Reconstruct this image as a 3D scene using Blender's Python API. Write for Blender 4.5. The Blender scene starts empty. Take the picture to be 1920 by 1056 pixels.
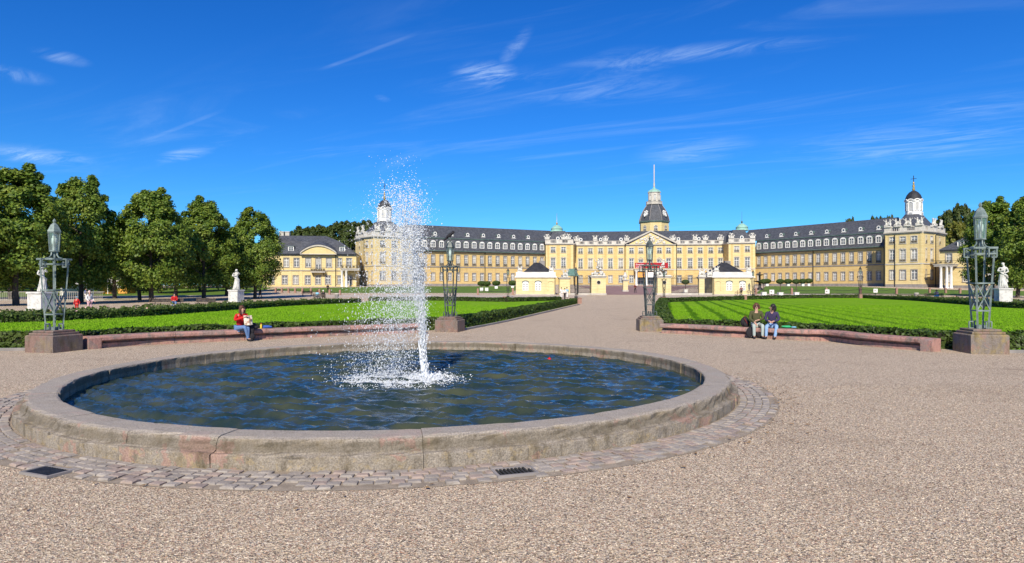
import bpy, bmesh, math, random
import numpy as np
from mathutils import Vector, Matrix
random.seed(7); rng = np.random.default_rng(7)
R_ = math.radians
sc = bpy.context.scene
col = sc.collection

# ------------------------------------------------------------------ camera, sky, sun, exposure
F = 1220.0; CX = 960.0; HY = 536.0; CH = 2.1      # focal length in photo pixels, principal column, horizon row, eye height
cam = bpy.data.cameras.new('camera'); camo = bpy.data.objects.new('camera', cam); col.objects.link(camo)
cam.sensor_width = 36.0; cam.lens = 36.0 * F / 1920.0; cam.clip_end = 6000; cam.clip_start = 0.1
cam.shift_y = 8.0 / 1920.0
camo.location = (0, 0, CH); camo.rotation_euler = (R_(90), 0, 0)
sc.camera = camo
SUN_EL, SUN_AZ = 37.0, -8.0                       # azimuth: degrees right of straight behind the camera
sdir = Vector((math.sin(R_(SUN_AZ)) * math.cos(R_(SUN_EL)), -math.cos(R_(SUN_AZ)) * math.cos(R_(SUN_EL)), math.sin(R_(SUN_EL))))
sl = bpy.data.lights.new('sun', 'SUN'); so = bpy.data.objects.new('sun', sl); col.objects.link(so)
sl.energy = 4.6; sl.angle = R_(0.5); sl.color = (1.0, 0.91, 0.76)
so.rotation_euler = sdir.to_track_quat('Z', 'Y').to_euler()
so.location = (30, -60, 60)
world = bpy.data.worlds.new('World'); sc.world = world; world.use_nodes = True
sc.view_settings.view_transform = 'Standard'; sc.view_settings.look = 'None'
sc.view_settings.exposure = 0.40; sc.view_settings.gamma = 1.0; sc.view_settings.use_curve_mapping = False

class NT:
    """small node-tree helper"""
    def __init__(s, nt): s.nt = nt; s.n = nt.nodes; s.l = nt.links
    def node(s, t, **kw):
        nd = s.n.new(t)
        for k, v in kw.items(): setattr(nd, k, v)
        return nd
    def put(s, sock, v):
        if isinstance(v, bpy.types.NodeSocket): s.l.new(v, sock)
        elif isinstance(v, (tuple, list)) and sock.type == 'RGBA' and len(v) == 3: sock.default_value = (*v, 1)
        else: sock.default_value = v
    def math(s, op, a, b=None, c=None, clamp=False):
        nd = s.node('ShaderNodeMath', operation=op, use_clamp=clamp); s.put(nd.inputs[0], a)
        if b is not None: s.put(nd.inputs[1], b)
        if c is not None: s.put(nd.inputs[2], c)
        return nd.outputs[0]
    def vmath(s, op, a, b=None, scale=None):
        nd = s.node('ShaderNodeVectorMath', operation=op); s.put(nd.inputs[0], a)
        if b is not None: s.put(nd.inputs[1], b)
        if scale is not None: s.put(nd.inputs[3], scale)
        return nd.outputs['Value'] if op in ('DOT_PRODUCT', 'LENGTH', 'DISTANCE') else nd.outputs[0]
    def mix(s, f, a, b, blend='MIX'):
        nd = s.node('ShaderNodeMix', data_type='RGBA', blend_type=blend); s.put(nd.inputs[0], f); s.put(nd.inputs[6], a); s.put(nd.inputs[7], b)
        return nd.outputs[2]
    def ramp(s, f, a, b):
        nd = s.node('ShaderNodeMapRange', interpolation_type='SMOOTHSTEP'); s.put(nd.inputs[0], f); nd.inputs[1].default_value = a; nd.inputs[2].default_value = b
        return nd.outputs[0]
    def noise(s, vec, scale, detail=3, rough=.55, dist=0.0):
        nd = s.node('ShaderNodeTexNoise'); s.put(nd.inputs['Vector'], vec); nd.inputs['Scale'].default_value = scale
        nd.inputs['Detail'].default_value = detail; nd.inputs['Roughness'].default_value = rough; nd.inputs['Distortion'].default_value = dist
        return nd.outputs[0]
    def voro(s, vec, scale, feature='F1', out='Distance'):
        nd = s.node('ShaderNodeTexVoronoi', feature=feature); s.put(nd.inputs['Vector'], vec); nd.inputs['Scale'].default_value = scale
        return nd.outputs[out]
    def sep(s, v):
        nd = s.node('ShaderNodeSeparateXYZ'); s.put(nd.inputs[0], v); return nd.outputs
    def comb(s, x, y, z):
        nd = s.node('ShaderNodeCombineXYZ'); s.put(nd.inputs[0], x); s.put(nd.inputs[1], y); s.put(nd.inputs[2], z); return nd.outputs[0]

# sky: Nishita plus thin cirrus on a plane high above the place
w = NT(world.node_tree); w.n.clear()
wo = w.node('ShaderNodeOutputWorld'); bg = w.node('ShaderNodeBackground'); w.l.new(bg.outputs[0], wo.inputs[0])
sky = w.node('ShaderNodeTexSky', sky_type='NISHITA'); sky.sun_disc = False
sky.sun_elevation = R_(SUN_EL); sky.sun_rotation = R_(180 - SUN_AZ); sky.ozone_density = 4.0; sky.air_density = 1.0; sky.dust_density = 0.1; sky.altitude = 120
hs = w.node('ShaderNodeHueSaturation'); w.l.new(sky.outputs[0], hs.inputs['Color']); hs.inputs['Saturation'].default_value = 1.3; hs.inputs['Value'].default_value = 1.0; hs.inputs['Hue'].default_value = 0.505
tc = w.node('ShaderNodeTexCoord').outputs['Generated']
dx, dy, dz = w.sep(tc)
zz = w.math('MAXIMUM', dz, 0.03)
cu = w.math('DIVIDE', dx, zz); cv = w.math('DIVIDE', dy, zz)
# streak frame: cirrus runs from lower left to upper right
ca, sa = math.cos(R_(33)), math.sin(R_(33))
s1 = w.math('ADD', w.math('MULTIPLY', cu, ca), w.math('MULTIPLY', cv, -sa))
s2 = w.math('ADD', w.math('MULTIPLY', cu, sa), w.math('MULTIPLY', cv, ca))
wisp = w.noise(w.comb(w.math('MULTIPLY', s1, .42), w.math('MULTIPLY', s2, 1.7), 0.3), 1.0, 8, .62, 1.3)
big = w.noise(w.comb(w.math('MULTIPLY', s1, .16), w.math('MULTIPLY', s2, .3), 3.1), 1.0, 2, .5, .4)
cl = w.math('MULTIPLY', w.ramp(wisp, .47, .82), w.ramp(big, .40, .68))
fine = w.noise(w.comb(w.math('MULTIPLY', s1, 2.0), w.math('MULTIPLY', s2, 6.0), 7.7), 1.0, 6, .65, 1.0)
cl = w.math('MULTIPLY', cl, w.math('MULTIPLY_ADD', fine, 1.2, .2))
def cloud_at(px, py):
    return ((px - CX) / F) / ((HY - py) / F), 1.0 / ((HY - py) / F)
def blob(px, py, ru, rv, ang):
    u0, v0 = cloud_at(px, py)
    a = w.math('SUBTRACT', cu, u0); b = w.math('SUBTRACT', cv, v0)
    c_, s_ = math.cos(R_(ang)), math.sin(R_(ang))
    p = w.math('DIVIDE', w.math('ADD', w.math('MULTIPLY', a, c_), w.math('MULTIPLY', b, s_)), ru)
    q = w.math('DIVIDE', w.math('ADD', w.math('MULTIPLY', a, -s_), w.math('MULTIPLY', b, c_)), rv)
    d = w.math('SQRT', w.math('ADD', w.math('MULTIPLY', p, p), w.math('MULTIPLY', q, q)))
    return w.math('SUBTRACT', 1.0, w.ramp(d, 0.0, 1.0))
def streak(p0, p1, wd):
    u0, v0 = cloud_at(*p0); u1, v1 = cloud_at(*p1)
    L = math.hypot(u1 - u0, v1 - v0); ang = math.degrees(math.atan2(v1 - v0, u1 - u0))
    a = w.math('SUBTRACT', cu, (u0 + u1) / 2); b = w.math('SUBTRACT', cv, (v0 + v1) / 2)
    c_, s_ = math.cos(R_(ang)), math.sin(R_(ang))
    p = w.math('ABSOLUTE', w.math('ADD', w.math('MULTIPLY', a, c_), w.math('MULTIPLY', b, s_)))
    q = w.math('ABSOLUTE', w.math('ADD', w.math('MULTIPLY', a, -s_), w.math('MULTIPLY', b, c_)))
    return w.math('MULTIPLY', w.math('SUBTRACT', 1.0, w.ramp(p, L * .3, L * .55)), w.math('SUBTRACT', 1.0, w.ramp(q, wd * .2, wd)))
wn = w.ramp(w.noise(w.comb(w.math('MULTIPLY', s1, 1.3), w.math('MULTIPLY', s2, 3.5), 1.1), 1.0, 8, .68, 1.5), .36, .74)
blobs = None
for (px, py, ru, rv, ang, st) in [(910, 140, .20, .24, 0, 1.25), (963, 92, .05, .30, 14, .6), (1300, 100, .75, .15, -15, .6), (1180, 118, .25, .25, 0, .5), (1050, 165, .9, .4, 0, .4),
                                  (345, 290, .16, .55, 46, .9), (60, 292, .5, .6, 0, .8), (115, 108, .12, .15, 0, .6), (20, 140, .2, .2, 0, .5),
                                  (1720, 270, 1.2, 1.1, 0, .4), (1300, 285, .5, .7, 0, .55), (1850, 200, .5, .4, 0, .3), (717, 185, .05, .09, 0, .7)]:
    b = w.math('MULTIPLY', blob(px, py, ru, rv, ang), st)
    blobs = b if blobs is None else w.math('MAXIMUM', blobs, b)
blobs = w.math('MULTIPLY', blobs, wn)
con = w.math('MAXIMUM', streak((598, 132), (785, 62), .022), streak((270, 265), (418, 207), .03))
con = w.math('MULTIPLY', con, w.math('MULTIPLY_ADD', fine, .24, -.05))
cl = w.math('ADD', w.math('MULTIPLY', cl, .17), w.math('MAXIMUM', w.math('MULTIPLY', blobs, .72), con), clamp=True)
cl = w.math('MULTIPLY', cl, w.ramp(dz, .0, .05))
skyt = w.mix(1.0, hs.outputs[0], (.43, 1.06, 1.60), 'MULTIPLY')
skyc = w.mix(w.math('MULTIPLY', cl, .8), skyt, (9.0, 11.4, 13.8))
w.l.new(skyc, bg.inputs[0]); bg.inputs[1].default_value = 0.068

# ------------------------------------------------------------------ helpers
def X(px, Y): return (px - CX) / F * Y
def Zp(py, Y): return CH - (py - HY) / F * Y
GB = [(0, 0), (101, 0), (122, .35), (138, .8), (180, 1.9), (228, 2.1), (320, 2.3), (4000, 2.3)]
def gz(Y):
    for (a, za), (b, zb) in zip(GB, GB[1:]):
        if Y <= b: return za + (zb - za) * max(0, Y - a) / (b - a)
    return GB[-1][1]
def G(px, py):
    """the ground point seen at a photo pixel"""
    Y = CH * F / (py - HY)
    for _ in range(30): Y = .5 * Y + .5 * (CH - gz(Y)) * F / (py - HY)
    return Vector((X(px, Y), Y, gz(Y)))
def PD(px, Y): return Vector((X(px, Y), Y, gz(Y)))

def tag(o, label=None, cat=None, group=None, kind=None):
    if label: o['label'] = label
    if cat: o['category'] = cat
    if group: o['group'] = group
    if kind: o['kind'] = kind
    return o
def empty(name, loc, label=None, cat=None, group=None, rz=0):
    o = bpy.data.objects.new(name, None); col.objects.link(o); o.location = loc; o.rotation_euler = (0, 0, rz)
    o.empty_display_size = .3
    return tag(o, label, cat, group)
def link(name, me, parent=None, loc=(0, 0, 0), rz=0, sc_=None, rot=None):
    o = bpy.data.objects.new(name, me); col.objects.link(o); o.location = loc; o.rotation_euler = rot or (0, 0, rz)
    if sc_: o.scale = sc_ if isinstance(sc_, (tuple, list)) else (sc_,) * 3
    if parent: o.parent = parent
    return o
KIDS = {}
def copy_tree(o, parent=None):
    c = o.copy(); col.objects.link(c); c.parent = parent
    for ch in list(o.children): copy_tree(ch, c)
    return c
def fast_mesh(name, V, Fq, mats, smooth=False, mi=None):
    """V (n,3), Fq (m,k) arrays"""
    me = bpy.data.meshes.new(name); V = np.asarray(V, np.float32); Fq = np.asarray(Fq, np.int32); m, k = Fq.shape
    me.vertices.add(len(V)); me.vertices.foreach_set('co', V.ravel())
    me.loops.add(m * k); me.loops.foreach_set('vertex_index', Fq.ravel())
    me.polygons.add(m); me.polygons.foreach_set('loop_start', np.arange(0, m * k, k, dtype=np.int32))
    try: me.polygons.foreach_set('loop_total', np.full(m, k, np.int32))
    except Exception: pass
    if smooth: me.polygons.foreach_set('use_smooth', np.ones(m, bool))
    if mi is not None: me.polygons.foreach_set('material_index', np.asarray(mi, np.int32))
    for mt in mats: me.materials.append(mt)
    me.update(calc_edges=True); me.validate(); return me

class MB:
    def __init__(s): s.v = []; s.f = []; s.m = []; s.s = []
    def add(s, vs, fs, mi=0, sm=False):
        b = len(s.v); s.v += [tuple(v) for v in vs]
        for f in fs: s.f.append(tuple(i + b for i in f)); s.m.append(mi); s.s.append(sm)
        return s
    def box(s, x0, x1, y0, y1, z0, z1, mi=0, M=None, bev=0):
        if bev:
            b = bev; vs = []
            for z, i in ((z0, b), (z0 + b, 0), (z1 - b, 0), (z1, b)):
                vs += [(x0 + i, y0 + i, z), (x1 - i, y0 + i, z), (x1 - i, y1 - i, z), (x0 + i, y1 - i, z)]
            fs = [(3, 2, 1, 0), (12, 13, 14, 15)]
            for k in range(3):
                for j in range(4): fs.append((k * 4 + j, k * 4 + (j + 1) % 4, k * 4 + 4 + (j + 1) % 4, k * 4 + 4 + j))
        else:
            vs = [(x0, y0, z0), (x1, y0, z0), (x1, y1, z0), (x0, y1, z0), (x0, y0, z1), (x1, y0, z1), (x1, y1, z1), (x0, y1, z1)]
            fs = [(3, 2, 1, 0), (4, 5, 6, 7), (0, 1, 5, 4), (1, 2, 6, 5), (2, 3, 7, 6), (3, 0, 4, 7)]
        if M is not None: vs = [M @ Vector(v) for v in vs]
        return s.add(vs, fs, mi)
    def bar(s, p, q, t, mi=0, t2=None):
        """square bar from p to q"""
        p = Vector(p); q = Vector(q); d = (q - p)
        if d.length < 1e-6: return s
        d.normalize(); a = d.cross(Vector((0, 0, 1)))
        if a.length < .05: a = d.cross(Vector((0, 1, 0)))
        a.normalize(); b = d.cross(a); h = t / 2; h2 = (t2 or t) / 2
        vs = [p + a * i * h + b * j * h for i, j in ((-1, -1), (1, -1), (1, 1), (-1, 1))] + [q + a * i * h2 + b * j * h2 for i, j in ((-1, -1), (1, -1), (1, 1), (-1, 1))]
        return s.add(vs, [(0, 1, 2, 3), (7, 6, 5, 4), (4, 5, 1, 0), (5, 6, 2, 1), (6, 7, 3, 2), (7, 4, 0, 3)], mi)
    def tube(s, pts, rs, n=8, mi=0, sm=True):
        pts = [Vector(p) for p in pts]; N = len(pts)
        if not isinstance(rs, (list, tuple)): rs = [rs] * N
        vs = []; up = Vector((0.13, 0.31, .94))
        for i, p in enumerate(pts):
            d = (pts[min(i + 1, N - 1)] - pts[max(i - 1, 0)]).normalized()
            a = d.cross(up)
            if a.length < .1: a = d.cross(Vector((1, 0, 0)))
            a.normalize(); b = d.cross(a)
            for k in range(n):
                t = 2 * math.pi * k / n; vs.append(p + (a * math.cos(t) + b * math.sin(t)) * rs[i])
        fs = [(i * n + k, i * n + (k + 1) % n, (i + 1) * n + (k + 1) % n, (i + 1) * n + k) for i in range(N - 1) for k in range(n)]
        fs = [tuple(reversed(f)) for f in fs]
        s.add(vs, fs, mi, sm); s.add(vs[:n], [tuple(range(n))], mi); s.add(vs[-n:], [tuple(reversed(range(n)))], mi); return s
    def lathe(s, prof, c=(0, 0, 0), n=16, mi=0, sm=True, rot=0):
        vs = []; c = Vector(c)
        for r, z in prof:
            for k in range(n):
                t = 2 * math.pi * k / n + rot; vs.append(c + Vector((r * math.cos(t), r * math.sin(t), z)))
        fs = [(i * n + k, i * n + (k + 1) % n, (i + 1) * n + (k + 1) % n, (i + 1) * n + k) for i in range(len(prof) - 1) for k in range(n)]
        s.add(vs, fs, mi, sm); s.add(vs[:n], [tuple(reversed(range(n)))], mi); s.add(vs[-n:], [tuple(range(n))], mi); return s
    def ell(s, c, r, mi=0, n=10, m=6, rough=0.0, tilt=None):
        c = Vector(c); r = (r, r, r) if not isinstance(r, (tuple, list)) else r; vs = []
        for i in range(1, m):
            t = math.pi * i / m
            for k in range(n):
                p = 2 * math.pi * k / n; q = 1 + random.uniform(-rough, rough)
                vs.append(Vector((r[0] * math.sin(t) * math.cos(p) * q, r[1] * math.sin(t) * math.sin(p) * q, r[2] * math.cos(t) * q)))
        a = len(vs); vs.append(Vector((0, 0, r[2]))); vs.append(Vector((0, 0, -r[2])))
        if tilt is not None: vs = [tilt @ v for v in vs]
        vs = [c + v for v in vs]
        fs = [((i) * n + k, (i + 1) * n + k, (i + 1) * n + (k + 1) % n, i * n + (k + 1) % n) for i in range(m - 2) for k in range(n)]
        fs += [(a, k, (k + 1) % n) for k in range(n)] + [(a + 1, (m - 2) * n + (k + 1) % n, (m - 2) * n + k) for k in range(n)]
        return s.add(vs, fs, mi, True)
    def mesh(s, name, mats, org=(0, 0, 0)):
        me = bpy.data.meshes.new(name); ox, oy, oz = org
        me.from_pydata([(a - ox, b - oy, c - oz) for a, b, c in s.v], [], s.f)
        me.polygons.foreach_set('material_index', s.m); me.polygons.foreach_set('use_smooth', s.s)
        for m in (mats if isinstance(mats, (list, tuple)) else [mats]): me.materials.append(m)
        me.update(); return me
    def build(s, name, mats, parent=None, org=None, loc=(0, 0, 0), rz=0):
        """vertices in world space when org is left out: they are moved into the parent's frame"""
        if org is None: org = tuple(parent.location) if parent is not None else (0, 0, 0)
        return link(name, s.mesh(name, mats, org), parent, loc, rz)

# ------------------------------------------------------------------ materials
MATS = {}
def pos(n): return n.node('ShaderNodeNewGeometry').outputs['Position']
def new_mat(name):
    m = bpy.data.materials.new(name); m.use_nodes = True; n = NT(m.node_tree); n.n.clear()
    o = n.node('ShaderNodeOutputMaterial'); b = n.node('ShaderNodeBsdfPrincipled'); n.l.new(b.outputs[0], o.inputs[0]); MATS[name] = m
    return m, n, b
def bump(n, b, h, strength=.3, dist=.02):
    nd = n.node('ShaderNodeBump'); n.put(nd.inputs['Height'], h); nd.inputs['Strength'].default_value = strength; nd.inputs['Distance'].default_value = dist
    n.l.new(nd.outputs[0], b.inputs['Normal'])
def pm(name, c1, c2=None, scale=4, rough=.8, bmp=0, bscale=40, metal=0, spec=.3, lo=.3, hi=.7, obj=False):
    m, n, b = new_mat(name)
    v = n.node('ShaderNodeTexCoord').outputs['Object'] if obj else pos(n)
    if c2: n.put(b.inputs['Base Color'], n.mix(n.ramp(n.noise(v, scale, 5), lo, hi), c1, c2))
    else: n.put(b.inputs['Base Color'], c1)
    b.inputs['Roughness'].default_value = rough; b.inputs['Metallic'].default_value = metal; b.inputs['Specular IOR Level'].default_value = spec
    if bmp: bump(n, b, n.noise(v, bscale, 4), bmp, .02)
    return m
# gravel: fine grains of many greys, browns and pinks, with damp patches
def gravel_mat(name, base, dark, light, grain):
    m, n, b = new_mat(name); v = pos(n)
    vc = n.node('ShaderNodeTexVoronoi'); n.put(vc.inputs['Vector'], v); vc.inputs['Scale'].default_value = grain
    r = n.sep(vc.outputs['Color'])
    c = n.mix(n.ramp(r[0], .0, .5), dark, base); c = n.mix(n.ramp(r[0], .62, 1.0), c, light)
    c = n.mix(n.math('MULTIPLY', n.ramp(r[1], .80, .84), .6), c, (.42, .22, .15))
    c = n.mix(n.math('MULTIPLY', n.ramp(r[2], .86, .9), .6), c, (.10, .10, .11))
    p = n.noise(v, .35, 5, .6); c = n.mix(n.math('MULTIPLY', n.ramp(p, .50, .78), .34), c, (.22, .16, .11))
    p2 = n.noise(n.vmath('MULTIPLY', v, (.7, 1.3, 1)), 1.3, 7, .72, .8); c = n.mix(n.math('MULTIPLY', n.ramp(p2, .58, .74), .55), c, (.15, .10, .075))
    n.put(b.inputs['Base Color'], c); b.inputs['Roughness'].default_value = .95; b.inputs['Specular IOR Level'].default_value = .15
    bump(n, b, n.math('ADD', vc.outputs['Distance'], n.math('MULTIPLY', n.noise(v, grain * .35, 3), 1.2)), .9, .012)
    return m
M_gravel = gravel_mat('gravel', (.57, .455, .315), (.15, .115, .08), (.86, .735, .55), 72)
M_pebble = gravel_mat('pebble', (.57, .455, .315), (.15, .115, .08), (.88, .755, .57), 45)
M_path = pm('pale_path', (.50, .42, .34), (.42, .35, .28), 1.5, .95, .5, 30)
M_brickpave = pm('brick_paving', (.22, .13, .12), (.30, .19, .17), .6, .9, .3, 6)
def rim_mat(name, grey, pink, olive, amt=.5):
    m, n, b = new_mat(name); v = pos(n); z = n.sep(v)[2]
    sp = n.noise(v, 55, 4, .7); c = n.mix(n.ramp(sp, .3, .7), tuple(x * .6 for x in grey), tuple(min(1, x * 1.35) for x in grey))
    o = n.noise(v, 2.2, 5, .65); c = n.mix(n.math('MULTIPLY', n.ramp(o, .45, .7), .65), c, olive)
    k = n.noise(v, 1.9, 7, .66, .6); c = n.mix(n.math('MULTIPLY', n.ramp(k, 1 - amt, 1.03 - amt), .85), c, n.mix(n.ramp(sp, .35, .65), tuple(x * .65 for x in pink), pink))
    st = n.noise(n.vmath('MULTIPLY', v, (3.0, 3.0, .8)), 2.0, 6, .75); c = n.mix(n.math('MULTIPLY', n.ramp(st, .46, .70), .68), c, tuple(x * .35 for x in olive))
    go = n.noise(v, 9, 5, .75, .4); lw = n.math('SUBTRACT', 1.0, n.ramp(z, .12, .26)); c = n.mix(n.math('MULTIPLY', n.math('MULTIPLY', n.ramp(go, .52, .66), lw), .5), c, (.40, .30, .15))
    if amt < .46:   # the walked-on top is washed clean, the shade in the hollow under it is painted dark
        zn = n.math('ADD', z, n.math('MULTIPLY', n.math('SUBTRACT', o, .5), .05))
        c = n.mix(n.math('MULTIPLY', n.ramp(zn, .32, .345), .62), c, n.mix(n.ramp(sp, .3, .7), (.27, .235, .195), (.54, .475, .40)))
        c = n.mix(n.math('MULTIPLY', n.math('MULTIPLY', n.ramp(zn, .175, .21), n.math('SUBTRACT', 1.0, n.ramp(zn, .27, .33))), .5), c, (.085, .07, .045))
    n.put(b.inputs['Base Color'], c); b.inputs['Roughness'].default_value = .88; b.inputs['Specular IOR Level'].default_value = .25
    bump(n, b, n.math('ADD', n.math('MULTIPLY', sp, .6), n.math('ADD', k, n.noise(v, 14, 4, .6))), .7, .02)
    return m
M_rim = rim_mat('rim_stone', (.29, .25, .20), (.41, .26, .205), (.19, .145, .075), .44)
M_bench = rim_mat('bench_stone', (.30, .21, .185), (.50, .27, .225), (.20, .16, .13), .54)
M_plinth = rim_mat('plinth_stone', (.20, .17, .15), (.30, .20, .16), (.33, .24, .06), .48)
M_plinth2 = rim_mat('plinth_stone_brown', (.19, .15, .13), (.27, .17, .14), (.24, .18, .10), .5)
M_cobble = pm('cobble', (.37, .325, .275), (.25, .22, .19), 3.3, .8, .6, 35)
M_cobble2 = pm('cobble_pink', (.40, .31, .25), (.26, .21, .18), 3.3, .8, .6, 35)
M_joint = pm('joint_earth', (.24, .195, .145), (.34, .28, .21), 8, .95, .5, 60)
M_post = pm('red_sandstone', (.36, .20, .15), (.26, .16, .12), 6, .9, .3, 40)
# lawn
def lawn_mat(name, stripes):
    m, n, b = new_mat(name); v = pos(n); x, y, z = n.sep(v)
    f = n.noise(v, 7.0, 5, .75); g = n.noise(n.vmath('MULTIPLY', v, (1, .3, 1)), 13, 5, .75, .5); l = n.noise(n.vmath('MULTIPLY', v, (1, .5, 1)), .35, 6, .65)
    c = n.mix(n.ramp(f, .32, .7), (.11, .25, .010), (.24, .44, .020)); c = n.mix(n.math('MULTIPLY', n.ramp(g, .5, .68), .55), c, (.035, .12, .006))
    c = n.mix(n.math('MULTIPLY', n.ramp(l, .48, .72), .5), c, (.25, .36, .04))
    if stripes:
        a = R_(13.5); s = n.math('SUBTRACT', n.math('MULTIPLY', x, math.cos(a)), n.math('MULTIPLY', y, math.sin(a)))
        wv = n.math('SINE', n.math('MULTIPLY', n.math('ADD', s, n.math('MULTIPLY', n.noise(v, .35, 3), .8)), 2 * math.pi / 1.75))
        fade = n.math('SUBTRACT', 1.0, n.ramp(s, 6, 22))
        c = n.mix(n.math('MULTIPLY', n.math('MULTIPLY', n.ramp(wv, .35, .95), fade), .72), c, (.028, .10, .006))
    n.put(b.inputs['Base Color'], c); b.inputs['Roughness'].default_value = 1.0; b.inputs['Specular IOR Level'].default_value = .02
    bump(n, b, n.math('ADD', f, g), .8, .05); return m
M_lawn = lawn_mat('lawn', False); M_lawn2 = lawn_mat('lawn_striped', True)
M_grass2 = pm('rough_grass', (.07, .14, .012), (.13, .20, .02), 1.2, .9, .6, 12)
def leaf_mat(name, c1, c2, c3, obj=False):
    m, n, b = new_mat(name); g = n.node('ShaderNodeNewGeometry'); r = g.outputs['Random Per Island']
    big = n.noise(g.outputs['Position'], .9, 3)
    c = n.mix(r, c1, c2); c = n.mix(n.math('MULTIPLY', n.ramp(big, .45, .7), .6), c, c3)
    n.put(b.inputs['Base Color'], c); b.inputs['Roughness'].default_value = .55; b.inputs['Specular IOR Level'].default_value = .35
    tr = n.node('ShaderNodeBsdfTranslucent'); n.put(tr.inputs[0], n.mix(.5, c, (.16, .24, .02)))
    ms = n.node('ShaderNodeMixShader'); ms.inputs[0].default_value = .22; n.l.new(b.outputs[0], ms.inputs[1]); n.l.new(tr.outputs[0], ms.inputs[2])
    n.l.new(ms.outputs[0], [x for x in n.n if x.type == 'OUTPUT_MATERIAL'][0].inputs[0]); return m
M_leaf = leaf_mat('linden_leaf', (.045, .105, .012), (.185, .26, .028), (.27, .31, .042))
M_leafd = leaf_mat('wood_leaf', (.035, .062, .012), (.075, .105, .02), (.10, .11, .022))
M_leafy = leaf_mat('yellowing_leaf', (.10, .13, .015), (.20, .20, .03), (.22, .19, .035))
M_hedge = leaf_mat('hedge_leaf', (.030, .060, .010), (.075, .125, .016), (.09, .12, .02))
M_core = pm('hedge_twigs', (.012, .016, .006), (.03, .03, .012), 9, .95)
M_rose = leaf_mat('rose_leaf', (.05, .09, .02), (.12, .16, .03), (.10, .13, .03))
M_bark = pm('bark', (.055, .042, .035), (.11, .09, .07), 6, .95, .8, 25)
M_bloom = pm('rose_bloom', (.7, .55, .50), (.75, .35, .3), 3, .7)
# building
def wall_mat(name, c1, c2, course, depth=.35, mort=(.30, .22, .10)):
    m, n, b = new_mat(name); v = pos(n); x, y, z = n.sep(v)
    f = n.math('FRACT', n.math('DIVIDE', z, course)); ln = n.ramp(n.math('ABSOLUTE', n.math('SUBTRACT', f, .5)), .42, .48)
    k = n.noise(n.vmath('MULTIPLY', v, (.5, .5, 2.2)), 1.1, 5, .65); st = n.noise(n.vmath('MULTIPLY', v, (1.2, 1.2, .12)), .9, 5, .65)
    c = n.mix(n.ramp(k, .35, .68), c1, c2); c = n.mix(n.math('MULTIPLY', n.ramp(st, .48, .78), .5), c, tuple(q * .55 for q in c1))
    c = n.mix(n.math('MULTIPLY', ln, depth), c, mort)
    n.put(b.inputs['Base Color'], c); b.inputs['Roughness'].default_value = .9; b.inputs['Specular IOR Level'].default_value = .2
    bump(n, b, n.math('SUBTRACT', n.noise(v, 12, 3), n.math('MULTIPLY', ln, 2.0)), .35, .03); return m
M_brick = wall_mat('ochre_brick', (.62, .465, .21), (.56, .39, .155), .32, .35, (.36, .24, .10))
M_yellow = wall_mat('yellow_render', (.69, .565, .29), (.63, .49, .225), .45, .22, (.42, .30, .13))
M_rust = wall_mat('rusticated_yellow', (.67, .545, .28), (.61, .475, .22), .42, .6, (.30, .20, .09))
M_gate = wall_mat('gatehouse_yellow', (.68, .575, .315), (.62, .51, .26), .48, .45, (.50, .39, .18))
M_trim = pm('pale_stone', (.52, .485, .42), (.40, .37, .32), 1.5, .85, .2, 10)
M_grey = pm('grey_sandstone', (.28, .255, .24), (.20, .185, .17), 1.2, .9, .3, 10)
M_white = pm('white_paint', (.80, .79, .75), (.66, .645, .60), 1.0, .6)
M_balus = pm('cream_stone', (.62, .58, .50), (.46, .43, .38), 1.2, .8)
M_statue = pm('weathered_white_stone', (.62, .60, .54), (.30, .28, .24), 2.2, .85, .5, 12, lo=.42, hi=.75)
M_marble = pm('pale_marble', (.62, .61, .56), (.36, .35, .32), 3.0, .7, .4, 14, obj=True, lo=.4, hi=.8)
def slate_mat(name, c1, c2):
    m, n, b = new_mat(name); v = pos(n); x, y, z = n.sep(v)
    f = n.math('FRACT', n.math('DIVIDE', z, .24)); ln = n.ramp(f, .80, .95)
    cell = n.node('ShaderNodeTexVoronoi'); n.put(cell.inputs['Vector'], n.vmath('MULTIPLY', v, (2.6, 2.6, 4.0))); cell.inputs['Scale'].default_value = 1
    r = n.sep(cell.outputs['Color'])[0]; big = n.noise(v, .25, 4)
    c = n.mix(r, c1, c2); c = n.mix(n.math('MULTIPLY', n.ramp(big, .5, .75), .5), c, (.075, .07, .065)); c = n.mix(n.math('MULTIPLY', ln, .5), c, (.012, .012, .014))
    n.put(b.inputs['Base Color'], c); b.inputs['Roughness'].default_value = .62; b.inputs['Specular IOR Level'].default_value = .35
    bump(n, b, n.math('ADD', r, n.math('MULTIPLY', ln, -1.0)), .4, .03); return m
M_slate = slate_mat('slate', (.045, .049, .058), (.10, .105, .118))
M_slated = slate_mat('dark_slate', (.016, .017, .021), (.035, .036, .042))
M_copper = pm('green_copper', (.20, .40, .33), (.30, .50, .42), 1.2, .6)
M_oldcopper = pm('old_copper', (.075, .15, .125), (.12, .21, .18), 2.2, .7)
M_lead = pm('dark_green_lead', (.06, .10, .085), (.11, .16, .14), .8, .5)
M_iron = pm('dark_iron', (.022, .024, .024), (.05, .05, .048), 8, .5, metal=.3)
M_ironrail = pm('wrought_iron', (.05, .045, .035), (.16, .12, .05), 3, .6)
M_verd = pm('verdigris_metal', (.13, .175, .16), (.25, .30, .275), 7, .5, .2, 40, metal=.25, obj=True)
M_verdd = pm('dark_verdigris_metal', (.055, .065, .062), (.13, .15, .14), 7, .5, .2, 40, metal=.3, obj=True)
M_gold = pm('gilded', (.55, .38, .12), (.4, .28, .1), 5, .4, metal=.6)
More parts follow.
